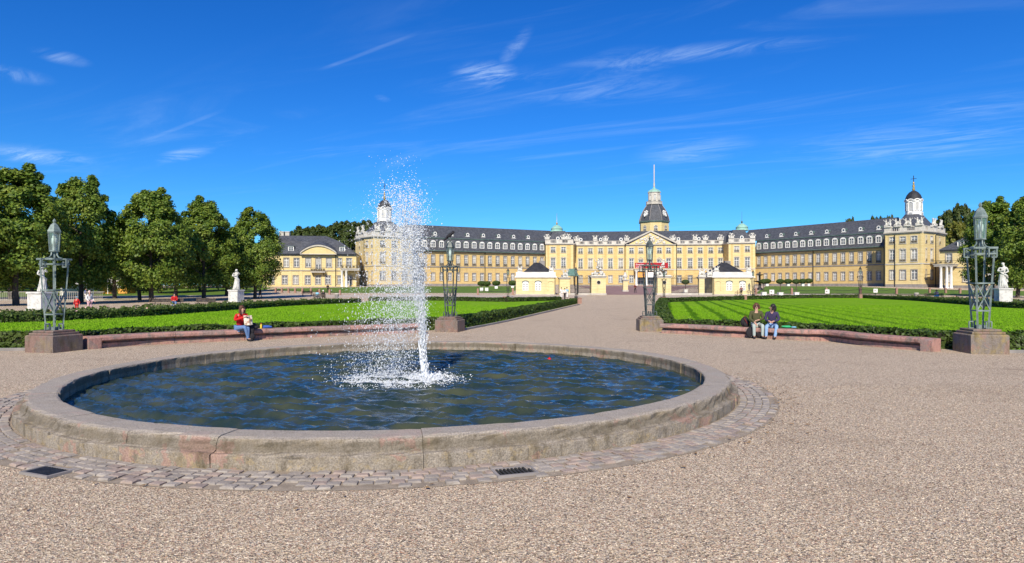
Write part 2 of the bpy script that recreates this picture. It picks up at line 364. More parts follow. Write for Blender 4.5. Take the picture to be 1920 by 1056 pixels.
def glass_mat(name, c, rough):
    m, n, b = new_mat(name); v = pos(n); n.put(b.inputs['Base Color'], n.mix(n.noise(v, 1.1, 2), c, tuple(x * 2.6 for x in c)))
    b.inputs['Roughness'].default_value = rough; b.inputs['Specular IOR Level'].default_value = .6; return m
M_glass = glass_mat('window_glass', (.030, .036, .045), .12)
def lantern_glass():
    m, n, b = new_mat('lantern_glass'); b.inputs['Base Color'].default_value = (.75, .85, .82, 1); b.inputs['Roughness'].default_value = .08
    t = n.node('ShaderNodeBsdfTransparent'); t.inputs[0].default_value = (.82, .92, .90, 1); g = n.node('ShaderNodeBsdfGlossy'); g.inputs['Roughness'].default_value = .08
    d = n.node('ShaderNodeBsdfDiffuse'); d.inputs[0].default_value = (.45, .62, .60, 1)
    m1 = n.node('ShaderNodeMixShader'); m1.inputs[0].default_value = .16; n.l.new(t.outputs[0], m1.inputs[1]); n.l.new(g.outputs[0], m1.inputs[2])
    m2 = n.node('ShaderNodeMixShader'); m2.inputs[0].default_value = .12; n.l.new(m1.outputs[0], m2.inputs[1]); n.l.new(d.outputs[0], m2.inputs[2])
    n.l.new(m2.outputs[0], [x for x in n.n if x.type == 'OUTPUT_MATERIAL'][0].inputs[0]); return m
M_lglass = lantern_glass()
M_bulb = pm('frosted_bulb', (.85, .84, .78), None, rough=.4)
M_curtain = pm('net_curtain', (.30, .29, .26), (.20, .20, .19), 2.0, .5)
M_blind = pm('grey_blind', (.40, .40, .38), (.34, .34, .33), 3, .8)
M_red = pm('red_banner', (.38, .012, .02), (.30, .01, .018), 1, .7)
M_orange = pm('orange_sign', (.75, .38, .08), (.65, .30, .06), 2, .7)
M_wsign = pm('white_sign', (.8, .8, .8), None, rough=.6)
M_dark = pm('dark_opening', (.02, .02, .022), None, rough=.8)
M_foam = pm('water_drop', (.88, .91, .93), None, rough=.2, spec=.5)
def _clear(m, f):
    n = NT(m.node_tree); o = [x for x in n.n if x.type == 'OUTPUT_MATERIAL'][0]; b = [x for x in n.n if x.type == 'BSDF_PRINCIPLED'][0]
    t = n.node('ShaderNodeBsdfTransparent'); x = n.node('ShaderNodeMixShader'); x.inputs[0].default_value = f; n.l.new(b.outputs[0], x.inputs[1]); n.l.new(t.outputs[0], x.inputs[2]); n.l.new(x.outputs[0], o.inputs[0])
_clear(M_foam, .30)
def water_mat():
    m, n, b = new_mat('pool_water'); v = pos(n)
    c = n.mix(n.ramp(n.noise(v, 1.1, 5), .3, .75), (.014, .030, .027), (.060, .068, .036)); n.put(b.inputs['Base Color'], c)
    b.inputs['Roughness'].default_value = .06; b.inputs['IOR'].default_value = 1.33; b.inputs['Specular IOR Level'].default_value = .62
    h = n.math('ADD', n.noise(n.vmath('MULTIPLY', v, (1, 1.5, 1)), 6.0, 3, .6, .5), n.math('MULTIPLY', n.noise(v, 17, 2, .5, .4), .25))
    bump(n, b, h, .35, .06); return m
M_water = water_mat()
def cloth(name, c, c2=None, sc_=30): return pm(name, c, c2 or tuple(x * .7 for x in c), sc_, .9, .3, 60, obj=True)
M_skin = pm('skin', (.55, .33, .24), (.48, .27, .19), 12, .55, obj=True)
M_hairb = pm('brown_hair', (.075, .032, .018), (.12, .05, .025), 40, .5, obj=True)
M_hairk = pm('black_hair', (.012, .010, .010), (.03, .025, .022), 40, .5, obj=True)
M_jeans = cloth('blue_jeans', (.085, .16, .33), (.15, .25, .45)); M_jeansl = cloth('light_jeans', (.18, .30, .50), (.28, .42, .62))
M_redtop = cloth('red_cloth', (.60, .018, .02)); M_black = cloth('black_cloth', (.014, .013, .016), (.03, .028, .032)); M_olive = cloth('olive_cloth', (.050, .055, .022), (.09, .085, .04))
M_navy = cloth('dark_violet_cloth', (.030, .024, .060), (.055, .042, .10)); M_whitec = cloth('white_cloth', (.78, .76, .72), (.66, .64, .6)); M_cyan = cloth('pale_blue_cloth', (.25, .55, .72))
M_pink = cloth('pink_cloth', (.72, .45, .48)); M_blue = cloth('blue_cloth', (.05, .12, .45)); M_greenc = cloth('green_cloth', (.05, .45, .18)); M_dred = cloth('dark_red_cloth', (.16, .03, .03))
M_yel = pm('yellow_plastic', (.75, .55, .05), None, rough=.4); M_paper = pm('printed_paper', (.70, .62, .50), (.40, .25, .16), 14, .8, obj=True, lo=.5, hi=.6)
def striped():
    m, n, b = new_mat('striped_cloth'); v = n.node('ShaderNodeTexCoord').outputs['Object']; x = n.sep(v)[0]
    n.put(b.inputs['Base Color'], n.mix(n.ramp(n.math('SINE', n.math('MULTIPLY', x, 170)), -.2, .5), (.50, .56, .50), (.16, .20, .20))); b.inputs['Roughness'].default_value = .9; return m
M_stripe = striped()
# ------------------------------------------------------------------ the ground
def sheet(name, pts, off, mat, kind='structure', parent=None, extra=()):
    bm = bmesh.new(); vs = [bm.verts.new((p[0], p[1], 0)) for p in pts]; bm.faces.new(vs)
    for yb in [b[0] for b in GB[1:-1]] + list(extra):
        bmesh.ops.bisect_plane(bm, geom=bm.verts[:] + bm.edges[:] + bm.faces[:], plane_co=(0, yb, 0), plane_no=(0, 1, 0))
    bmesh.ops.triangulate(bm, faces=bm.faces[:])
    for v in bm.verts: v.co.z = gz(v.co.y) + off
    for f in bm.faces:
        f.normal_update()
        if f.normal.z < 0: f.normal_flip()
    me = bpy.data.meshes.new(name); bm.to_mesh(me); bm.free(); me.materials.append(mat)
    return tag(link(name, me, parent), kind=kind)
def smooth_poly(pts, n=8):
    """Catmull-Rom through ground points"""
    P = [Vector((p[0], p[1], 0)) for p in pts]; P = [P[0] * 2 - P[1]] + P + [P[-1] * 2 - P[-2]]; out = []
    for i in range(1, len(P) - 2):
        for k in range(n):
            t = k / n; a, b, c, d = P[i - 1:i + 3]
            out.append(.5 * ((2 * b) + (c - a) * t + (2 * a - 5 * b + 4 * c - d) * t * t + (3 * b - a - 3 * c + d) * t ** 3))
    out.append(P[-2]); return out
def resample(P, step):
    out = [P[0]]; acc = 0
    for a, b in zip(P, P[1:]):
        L = (b - a).length; s = step - acc
        while s <= L: out.append(a.lerp(b, s / L)); s += step
        acc = (acc + L) % step
    if (out[-1] - P[-1]).length > step * .3: out.append(P[-1])
    return out
def offset_line(P, d):
    out = []
    for i, p in enumerate(P):
        t = (P[min(i + 1, len(P) - 1)] - P[max(i - 1, 0)]).normalized(); out.append(p + Vector((-t.y, t.x, 0)) * d)
    return out

BX, BY, BR = -2.29, 14.14, 6.80                    # the basin
sheet('ground', [(-1500, -60), (1500, -60), (1500, 3500), (-1500, 3500)], 0, M_gravel)

# edges of the lawns, walked from near to far
bench_l = smooth_poly([G(162, 655), G(270, 647.5), G(370, 642.5), G(470, 638), G(560, 633.5), G(700, 627.5), G(795, 624)])
bench_r = smooth_poly([G(1240, 624.7), G(1310, 628), G(1359, 631.3), G(1437, 635), G(1489, 638), (X(1552, 24.6), 24.6), G(1622, 648.6), G(1752, 660)])
front_l = smooth_poly([Vector((-40, 19.5, 0)), G(0, 655), G(160, 651), G(270, 644), G(370, 639), G(470, 634.5), G(560, 630), G(700, 623.5), G(850, 618)])
left_e = smooth_poly([(-34, 28), G(0, 606.4), G(93, 603), G(291, 592.7), G(437, 582), G(554, 573.6), G(678, 567.4)])
back_l = [G(690, 564.5), G(820, 564), G(950, 566.5), G(1050, 563.5)]
path_l = [G(868, 617), G(950, 600), G(1083, 569.5)]
path_r = [G(1222, 617), G(1226, 588), G(1236, 567.5)]
back_r = smooth_poly([G(1250, 567.1), G(1394, 562.3), G(1500, 559.8), G(1611, 559)])
right_e = smooth_poly([G(1613, 559), G(1700, 563.5), G(1820, 572.6), G(1920, 579), (50, 44), (46, 32)])
front_r = smooth_poly([G(1236, 620), G(1359, 626.5), G(1437, 630), G(1552, 636.5), G(1622, 643), G(1760, 654), G(1900, 657), (25, 20.5), (40, 20)])
lawn_left = sheet('lawn', front_l[::-1] + [Vector((-42, 24, 0))] + left_e + back_l + path_l[::-1], .012, M_lawn)
lawn_right = sheet('lawn', path_r + back_r + right_e + front_r[::-1], .012, M_lawn2)
sheet('gravel_path', [G(-60, 556.2 + 9), G(120, 562), G(500, 556.5), G(700, 558.2), G(960, 558.2), G(1100, 556), G(1100, 553.6), G(960, 553.2), G(700, 553.4), G(500, 552.6), G(120, 555.5), G(-60, 559.5)], .008, M_path)
sheet('gravel_path', [G(1240, 557.5), G(1400, 553.8), G(1620, 552), G(1740, 553.5), G(1740, 551.3), G(1620, 549.9), G(1400, 550.5), G(1240, 553.2)], .008, M_path)
sheet('forecourt_paving', [PD(1128, 123.4), PD(1236, 123.4), PD(1290, 170), PD(1390, 207), PD(1060, 207), PD(1120, 150)], .008, M_brickpave)
sheet('palace_lawn', [PD(500, 150), PD(620, 132), PD(955, 132), PD(975, 160), PD(1010, 205), PD(800, 186), PD(690, 176), PD(520, 160)], .008, M_grass2)
sheet('palace_lawn', [PD(1415, 128), PD(1620, 126), PD(1860, 118), PD(1990, 118), PD(1990, 140), PD(1800, 150), PD(1700, 160), PD(1600, 178), PD(1440, 200)], .008, M_grass2)
sheet('grove_grass', [(-140, 97), (-62, 97), (-50, 118), (-62, 170), (-200, 170)], .006, M_grass2)

# ------------------------------------------------------------------ basin ring of stones
basin = empty('fountain_basin', (BX, BY, 0), 'wide round fountain basin with a worn sandstone rim', 'fountain')
PROF = [(0, -.06), (0, .16), (.014, .178), (.062, .184), (.098, .205), (.118, .25), (.128, .305), (.15, .335), (.205, .347), (.56, .345), (.595, .335), (.605, .31), (.605, -.25)]
def rim_stone(a0, a1, seed):
    r = random.Random(seed); gap = .003 / BR; a0 += gap; a1 -= gap; n = max(4, int((a1 - a0) / R_(1.3))); P = len(PROF); vs = []
    dr, dzz = r.uniform(-.012, .012), r.uniform(-.008, .008)
    ph = r.uniform(0, 9)
    for i in range(n + 1):
        a = a0 + (a1 - a0) * i / n
        edge = 1 if i in (0, n) else 0
        for j, (d, z) in enumerate(PROF):
            nz = .5 * math.sin(a * 37 + j * 1.7 + ph) + .5 * math.sin(a * 91 + j * 2.9 + ph * 2) + r.uniform(-.6, .6)
            k = .006 if j in (0, 8, 9) else .012
            chip = (r.uniform(.0, .045) if j in (1, 2, 6, 7) and math.sin(a * 23 + ph) > .55 and r.random() < .45 else 0) + edge * (.007 if j < 11 else 0)
            rr = BR - d + dr + nz * k * (0 if j == 0 else 1) - chip * (1 if j < 9 else -1) * .7
            zz_ = z + (dzz + nz * k * .5 - chip * .6 if j > 0 and j < 12 else 0)
            vs.append((rr * math.cos(a), rr * math.sin(a), zz_))
    fs = [(i * P + j, (i + 1) * P + j, (i + 1) * P + j + 1, i * P + j + 1) for i in range(n) for j in range(P - 1)]
    fs += [tuple(range(P)), tuple(reversed(range(n * P, n * P + P)))]
    mb = MB(); mb.add(vs, fs, 0, False); return mb
angs = [-160.5, -147, -136.5, -124, -110.8, -99.8, -79.2, -68.6, -56.6, -41, -24]
a = -8.0
while a < 360 - 160.5 - 9: angs.append(a); a += random.uniform(13.5, 18)
angs = angs + [199.5]
for k in range(len(angs) - 1):
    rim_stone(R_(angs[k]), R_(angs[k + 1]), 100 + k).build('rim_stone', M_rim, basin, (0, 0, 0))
floor = MB(); floor.lathe([(BR - .3, -.2), (BR - .3, -.24)], n=64); floor.build('basin_floor', M_joint, basin, (0, 0, 0), (0, 0, 0))
# water: a real rippled sheet
WZ = .10
nr, na = 150, 420
rr = (np.linspace(0, 1, nr) ** .85) * (BR - .598); aa = np.linspace(0, 2 * np.pi, na, endpoint=False)
RR, AA = np.meshgrid(rr, aa, indexing='ij'); XX = RR * np.cos(AA) + BX; YY = RR * np.sin(AA) + BY; ZZ = np.zeros_like(XX)
JX, JY = X(797, 13.95), 13.95                       # the nozzle
dj = np.hypot(XX - JX + .5, YY - JY)
for k in range(34):
    lam = .16 + .6 * rng.random() ** 1.6; th = rng.normal(R_(78), R_(30)); kx, ky = np.cos(th) * 2 * np.pi / lam, np.sin(th) * 2 * np.pi / lam
    amp = .0066 * (lam / .5) ** .85; ph = rng.uniform(0, 6.28)
    warp = .35 * np.sin(XX * rng.uniform(.5, 1.5) + ph) + .35 * np.sin(YY * rng.uniform(.5, 1.5) + 2 * ph)
    s = np.sin(kx * XX + ky * YY + ph + warp * 2); ZZ += amp * (s + .35 * np.sin(2 * (kx * XX + ky * YY + ph + warp * 2) + 1.2))
for lam, amp in ((.42, .010), (.3, .006)): ZZ += amp * np.sin(2 * np.pi * dj / lam + .6 * np.sin(XX * 3)) * np.exp(-np.maximum(dj - .8, 0) / 1.5)
ZZ *= np.clip((BR - .56 - RR) / .25, .25, 1)
V = np.stack([XX, YY, ZZ + WZ], -1).reshape(-1, 3)
i, j = np.meshgrid(np.arange(nr - 1), np.arange(na), indexing='ij'); j2 = (j + 1) % na
Fq = np.stack([i * na + j, (i + 1) * na + j, (i + 1) * na + j2, i * na + j2], -1).reshape(-1, 4)
tag(link('water', fast_mesh('water', V, Fq, [M_water], True)), kind='structure')

# droplets: many small ragged drops in ballistic flight, pushed to the left by the wind
ico_v = []; t_ = (1 + 5 ** .5) / 2
for a_, b_ in ((1, t_), (-1, t_), (1, -t_), (-1, -t_)): ico_v += [(0, a_, b_), (a_, b_, 0), (b_, 0, a_)]
ico_v = np.array(ico_v) / math.hypot(1, t_)
_d = np.linalg.norm(ico_v[:, None] - ico_v[None], axis=-1); ico_f = []
for p in range(12):
    for q in range(p + 1, 12):
        for r in range(q + 1, 12):
            if max(_d[p, q], _d[p, r], _d[q, r]) < 1.1:
                nrm = np.cross(ico_v[q] - ico_v[p], ico_v[r] - ico_v[p]); ico_f.append((p, q, r) if nrm @ ico_v[p] > 0 else (p, r, q))
ico_f = np.array(ico_f)
def drops(name, P, rad, axis, stretch, mats, kind='stuff'):
    n = len(P); A = axis / np.maximum(np.linalg.norm(axis, axis=1, keepdims=True), 1e-6)
    U = ico_v[None] * rad[:, None, None] * (1 + rng.uniform(-.22, .22, (n, 12, 1)))
    al = (U * A[:, None]).sum(-1, keepdims=True); U = U + A[:, None] * al * (stretch[:, None, None] - 1)
    V = (P[:, None] + U).reshape(-1, 3); Fq = (ico_f[None] + (np.arange(n) * 12)[:, None, None]).reshape(-1, 3)
    return tag(link(name, fast_mesh(name, V, Fq, mats, True)), kind=kind)
g_ = 9.81; P = []; Rd = []; Ax = []; St = []
def fly(n, vlo, vhi, spread, wind, rlo, rhi, tmin, tmax, lean=-.11):
    v0 = vlo + (vhi - vlo) * rng.beta(2.3, 1.7, n); th = rng.normal(0, spread, n); ph = rng.normal(0, spread, n)
    vx, vy, vz = v0 * (np.tan(th) - .050 * rng.uniform(.5, 1.5, n)), v0 * np.tan(ph), v0
    tl = vz / g_ * 2; t = tl * rng.uniform(tmin, tmax, n); wd = wind * rng.uniform(.35, 1.5, n)
    p = np.stack([JX + vx * t - .5 * wd * t * t, JY + vy * t, WZ + .05 + vz * t - .5 * g_ * t * t], -1)
    v = np.stack([vx - wd * t, vy, vz - g_ * t], -1); r = rlo + (rhi - rlo) * rng.random(n) ** 2.6
    P.append(p); Rd.append(r); Ax.append(v); St.append(1 + np.clip(np.linalg.norm(v, axis=1) / 9, 0, 1) * rng.uniform(.3, 2.4, n))
fly(2300, 4.6, 9.1, .026, .10, .0025, .014, .02, .48)      # rising core
fly(1800, 4.5, 8.8, .036, .2, .0025, .011, .02, .5)
fly(6500, 6.0, 9.2, .029, .22, .0025, .015, .32, .62)      # crest, breaking up
fly(9000, 5.2, 9.1, .026, .34, .0025, .0115, .5, 1.0)        # falling veil, blown left
fly(4000, 6.2, 9.1, .030, .44, .0025, .0095, .55, 1.0)
fly(26000, 4.4, 9.15, .033, .30, .0015, .0045, .22, 1.0)      # fine mist
fly(90, 9.1, 9.75, .022, .3, .004, .010, .42, .58)
n = 2300; hz = 2.6 * rng.random(n) ** 1.9; sg_ = .022 + .024 * hz; P.append(np.stack([JX - .045 * hz + rng.normal(0, 1, n) * sg_, JY + rng.normal(0, 1, n) * sg_, WZ + hz], -1)); Rd.append((.005 + .011 * rng.random(n) ** 2) * (1.1 - .2 * hz)); Ax.append(np.tile([0, 0, 1.0], (n, 1)) + rng.normal(0, .1, (n, 3))); St.append(rng.uniform(1.5, 3.8, n))
drops('fountain_spray', np.concatenate(P), np.concatenate(Rd), np.concatenate(Ax), np.concatenate(St), [M_foam])
# the solid root of the jet
jm = MB()
for s_ in range(5):
    w0 = random.uniform(-.03, .03); jm.tube([(JX + w0 * (.5 + k * .18) - .012 * k + random.uniform(-.012, .012), JY + random.uniform(-.02, .02), WZ - .05 + k * .11) for k in range(9)], [(.050 - .0052 * k) * random.uniform(.75, 1.15) for k in range(9)], 8)
tag(jm.build('water_jet', M_foam), kind='stuff')
n = 9000; th = rng.uniform(0, 2 * np.pi, n); rd = np.abs(rng.normal(.72, .27, n)); px_ = JX - .52 + rd * np.cos(th) * 1.12; py_ = JY - .1 + rd * np.sin(th) * 1.0
drops('splash_foam', np.stack([px_, py_, WZ + np.abs(rng.normal(0, .022, n)) * (1 + (rng.random(n) < .10) * 4)], -1), .003 + .011 * rng.random(n) ** 2.5, rng.normal(0, 1, (n, 3)), np.ones(n) * 1.2, [M_foam])
n = 1500; th = rng.uniform(0, 2 * np.pi, n); rd = np.abs(rng.normal(0, .28, n)); 
drops('splash_foam', np.stack([JX + rd * np.cos(th), JY + rd * np.sin(th), WZ + np.abs(rng.normal(0, .05, n))], -1), .005 + .016 * rng.random(n) ** 2, rng.normal(0, 1, (n, 3)), np.ones(n) * 1.2, [M_foam])
bl = MB(); bl.ell((0, 0, .01), (.055, .055, .045), 0, 10, 7); bl.tube([(0, 0, .04), (.01, 0, .075)], .012, 6)
tag(bl.build('floating_ball', M_redtop, None, (0, 0, 0), (X(1030, 17.6), 17.6, WZ)), 'small red ball drifting on the pool water', 'ball')
# ------------------------------------------------------------------ cobbled ring
ringm = MB(); ns = 96
for k in range(ns):
    a0, a1 = 2 * math.pi * k / ns, 2 * math.pi * (k + 1) / ns
    q = [(r * math.cos(t), r * math.sin(t), .004) for r, t in ((BR - .05, a0), (BR + .70, a0), (BR + .70, a1), (BR - .05, a1))]; ringm.add(q, [(0, 1, 2, 3)])
ring = tag(ringm.build('paving_ring', M_joint, None, (0, 0, 0), (BX, BY, 0)), kind='structure')
drain_at = [(G(965, 888), 'iron drain grating in the cobbles at the middle of the basin front'), (G(88, 888), 'iron drain grating in the cobbles at the basin\'s left end')]
cob = []
rowr = [BR + .03 + .128 * k for k in range(6)]
for ri, r0 in enumerate(rowr[:-1]):
    wdt = .128; nn = int(2 * math.pi * (r0 + .06) / .165); off = random.random()
    for k in range(nn):
        a = 2 * math.pi * (k + off + random.uniform(-.1, .1)) / nn; p = Vector((BX + (r0 + wdt / 2) * math.cos(a), BY + (r0 + wdt / 2) * math.sin(a), 0))
        if any((p - Vector((d.x, d.y, 0))).length < .24 for d, _ in drain_at): continue
        if random.random() < .03: continue
        if ri == 4 and random.random() < .4: continue
        cob.append((p.y / 1.0 + abs(p.x) * .25, p, a, random.uniform(.138, .158), random.uniform(.108, .126)))
cob.sort(key=lambda c: c[0])
def cobble_mesh(seed, mt):
    r = random.Random(seed); mb = MB(); w_, d_, h_ = .5, .5, 1; vs = []
    for z, i in ((0, 0), (.7, .02), (1, .13)):
        for sx, sy in ((-1, -1), (1, -1), (1, 1), (-1, 1)): vs.append((sx * (w_ - i) + r.uniform(-.05, .05), sy * (d_ - i) + r.uniform(-.05, .05), z + (r.uniform(-.12, .12) if z == 1 else 0)))
    mb.add(vs, [(8, 9, 10, 11)] + [(k * 4 + j, k * 4 + (j + 1) % 4, k * 4 + 4 + (j + 1) % 4, k * 4 + 4 + j) for k in range(2) for j in range(4)]); return mb
cm = [cobble_mesh(s, 0).mesh('cobble', [M_cobble if s % 4 else M_cobble2]) for s in range(10)]
rest = MB()
for k, (_, p, a, lw, lr) in enumerate(cob):
    hh = random.uniform(.016, .030)
    if k < 300: link('cobble', random.choice(cm), ring, (p.x - BX, p.y - BY, .003), a + math.pi / 2, (lw, lr, hh))
    elif p.y < 26:
        src = cobble_mesh(k % 23, 0); Mx = Matrix.Translation((p.x - BX, p.y - BY, .003)) @ Matrix.Rotation(a + math.pi / 2, 4, 'Z') @ Matrix.Diagonal((lw, lr, hh, 1))
        rest.add([Mx @ Vector(v) for v in src.v], src.f, 0 if k % 4 else 1)
tag(rest.build('cobbles', [M_cobble, M_cobble2], ring, (0, 0, 0)), kind='stuff')
for p, lb in drain_at:
    ang = math.atan2(p.y - BY, p.x - BX) + math.pi / 2; d = empty('drain_grating', (p.x, p.y, .004), lb, 'drain', 'drains beside the basin', ang)
    f = MB(); f.box(-.24, .24, -.15, -.12, 0, .03); f.box(-.24, .24, .12, .15, 0, .03); f.box(-.24, -.21, -.12, .12, 0, .03); f.box(.21, .24, -.12, .12, 0, .03); f.build('frame', M_grey, d, (0, 0, 0))
    f = MB(); f.box(-.21, .21, -.12, .12, 0, .003); f.build('pit', M_dark, d, (0, 0, 0))
    bm_ = MB().box(-.012, .012, -.118, .118, .004, .027).mesh('bar', [M_iron])
    for k in range(9): link('bar', bm_, d, (-.18 + k * .045, 0, 0))
# ------------------------------------------------------------------ loose gravel close to the camera
n = 180000; yy = 4.2 + 9.5 * rng.random(n) ** 1.9; xx = rng.uniform(-1, 1, n) * (yy * .82 + .3)
rb = np.hypot(xx - BX, yy - BY); keep = (rb > BR + .66 + .12 * np.sin(xx * 5) * np.sin(xx * 2.3 + yy * 3)) | ((rb > BR + .1) & (rng.random(n) < .05 + .22 * (rb > BR + .5))); xx, yy = xx[keep], yy[keep]; n = len(xx)
octv = np.array([(1, 0, 0), (0, 1, 0), (-1, 0, 0), (0, -1, 0), (0, 0, 1)], float); octf = np.array([(0, 1, 4), (1, 2, 4), (2, 3, 4), (3, 0, 4)])
sz = (.0034 + .0050 * rng.random(n) ** 2) * (1 + (yy - 4) * .05); th = rng.uniform(0, 6.28, n); c_, s_ = np.cos(th), np.sin(th)
U = octv[None] * (1 + rng.uniform(-.4, .4, (n, 5, 1))) * sz[:, None, None]
V = np.stack([U[..., 0] * c_[:, None] - U[..., 1] * s_[:, None] + xx[:, None], U[..., 0] * s_[:, None] + U[..., 1] * c_[:, None] + yy[:, None], U[..., 2] * .75 + .001], -1).reshape(-1, 3)
tag(link('gravel', fast_mesh('gravel', V, (octf[None] + (np.arange(n) * 5)[:, None, None]).reshape(-1, 3), [M_pebble])), kind='stuff')
# a few fallen leaves and twigs swept against the paving
n = 260; a = np.concatenate([rng.normal(-.35, .38, 235), rng.uniform(-2.6, .6, 25)]); r_ = BR + .62 + np.abs(rng.normal(0, .42, n)); C = np.stack([BX + r_ * np.cos(a), BY + r_ * np.sin(a), np.full(n, .022)], -1)
T = rng.uniform(0, 6.28, n); s_ = rng.uniform(.014, .030, n); V = np.stack([C + np.stack([np.cos(T + k * 1.57) * s_ * (1.3, .6)[k % 2], np.sin(T + k * 1.57) * s_ * (1.3, .6)[k % 2], rng.uniform(-.004, .012, n)], -1) for k in range(4)], 1).reshape(-1, 3)
tag(link('fallen_leaves', fast_mesh('fallen_leaves', V, np.arange(n * 4).reshape(n, 4), [pm('dry_leaf', (.30, .19, .09), (.20, .13, .07), 9, .8)])), kind='stuff')

# ------------------------------------------------------------------ stone benches along the arcs
def stone_bench(P, label, blockend):
    """P runs from left to right as seen from the pool; the seat overhangs the base towards the pool"""
    L = sum((b - a).length for a, b in zip(P, P[1:])); mid = P[len(P) // 2]
    b = empty('stone_bench', (mid.x, mid.y, 0), label, 'bench', 'low curved benches around the pool')
    pts = resample(P, .2); N = len(pts); per = 11; k = 0; tang = lambda i: (pts[min(i + 1, N - 1)] - pts[max(i - 1, 0)]).normalized()
    def strip(i0, i1, prof, name, seed):
        r = random.Random(seed); m = MB(); vs = []; n_ = len(prof)
        for i in range(i0, i1 + 1):
            t = tang(i); nr_ = Vector((t.y, -t.x, 0)); p = pts[i] + t * (.006 if i == i0 else (-.006 if i == i1 else 0))
            for (d, z) in prof: vs.append(p + nr_ * (d + r.uniform(-.006, .006)) + Vector((0, 0, z + r.uniform(-.005, .005))))
        fs = [(q * n_ + j, (q + 1) * n_ + j, (q + 1) * n_ + (j + 1) % n_, q * n_ + (j + 1) % n_) for q in range(i1 - i0) for j in range(n_)]
        fs = [tuple(reversed(f)) for f in fs]; fs += [tuple(reversed(range(n_)))[::-1], tuple(range((i1 - i0) * n_, (i1 - i0) * n_ + n_))[::-1]]
        m.add(vs, fs); m.build(name, M_bench, b)
    seat = [(.14, .25), (.165, .28), (.165, .36), (.14, .405), (.10, .42), (-.36, .42), (-.36, .25)]
    base = [(0, -.05), (0, .155), (-.10, .16), (-.10, .249), (-.33, .249), (-.33, -.05)]
    endb = [(.15, -.05), (.15, .36), (.03, .415), (-.36, .415), (-.36, -.05)]
    i0, i1 = 0, N - 1
    if blockend == 'first': strip(0, 2, endb, 'end_block', 1); i0 = 2
    else: strip(N - 3, N - 1, endb, 'end_block', 1); i1 = N - 3
    i = i0; s_ = 5
    while i < i1:
        e = min(i1, i + per + random.randint(-1, 1)); e = i1 if i1 - e < 4 else e
        strip(i, e, seat, 'seat_slab', s_); strip(i, e, base, 'base_stone', s_ + 50); i = e; s_ += 1
    return b
stone_bench(bench_l, 'low curved red sandstone bench behind the fountain, ending at the left lamp plinth', 'first')
stone_bench(bench_r, 'low curved red sandstone bench where the couple with the backpack sits', 'last')
def kerb(P, label, w_=.14, h_=.09):
    m = P[len(P) // 2]; k = empty('stone_kerb', (m[0], m[1], 0), label, 'kerb', 'stone kerbs along the lawns')
    pts = resample([Vector((p[0], p[1], 0)) for p in P], 1.6)
    for a, b in zip(pts, pts[1:]):
        d = (b - a); L = d.length; M = Matrix.Translation(a) @ Matrix.Rotation(math.atan2(d.y, d.x), 4, 'Z')
        MB().box(.006, L - .006, -w_ / 2, w_ / 2, -.05, h_ + random.uniform(-.008, .008), 0, M, .012).build('kerb_stone', M_grey, k)
kerb([G(862, 621), G(950, 603.5), G(1086, 571.5)], 'grey stone kerb along the left side of the avenue')
kerb([G(1219, 619), G(1223.5, 588), G(1233, 568)], 'grey stone kerb along the right side of the avenue')
kerb(smooth_poly([(-30, 19.8), G(0, 658), G(47, 656.5)]), 'grey stone kerb under the hedge beside the left lamp')
kerb(smooth_poly([G(1888, 662), (23, 20.3), (32, 20.0)]), 'grey stone kerb under the hedge beside the right lamp')
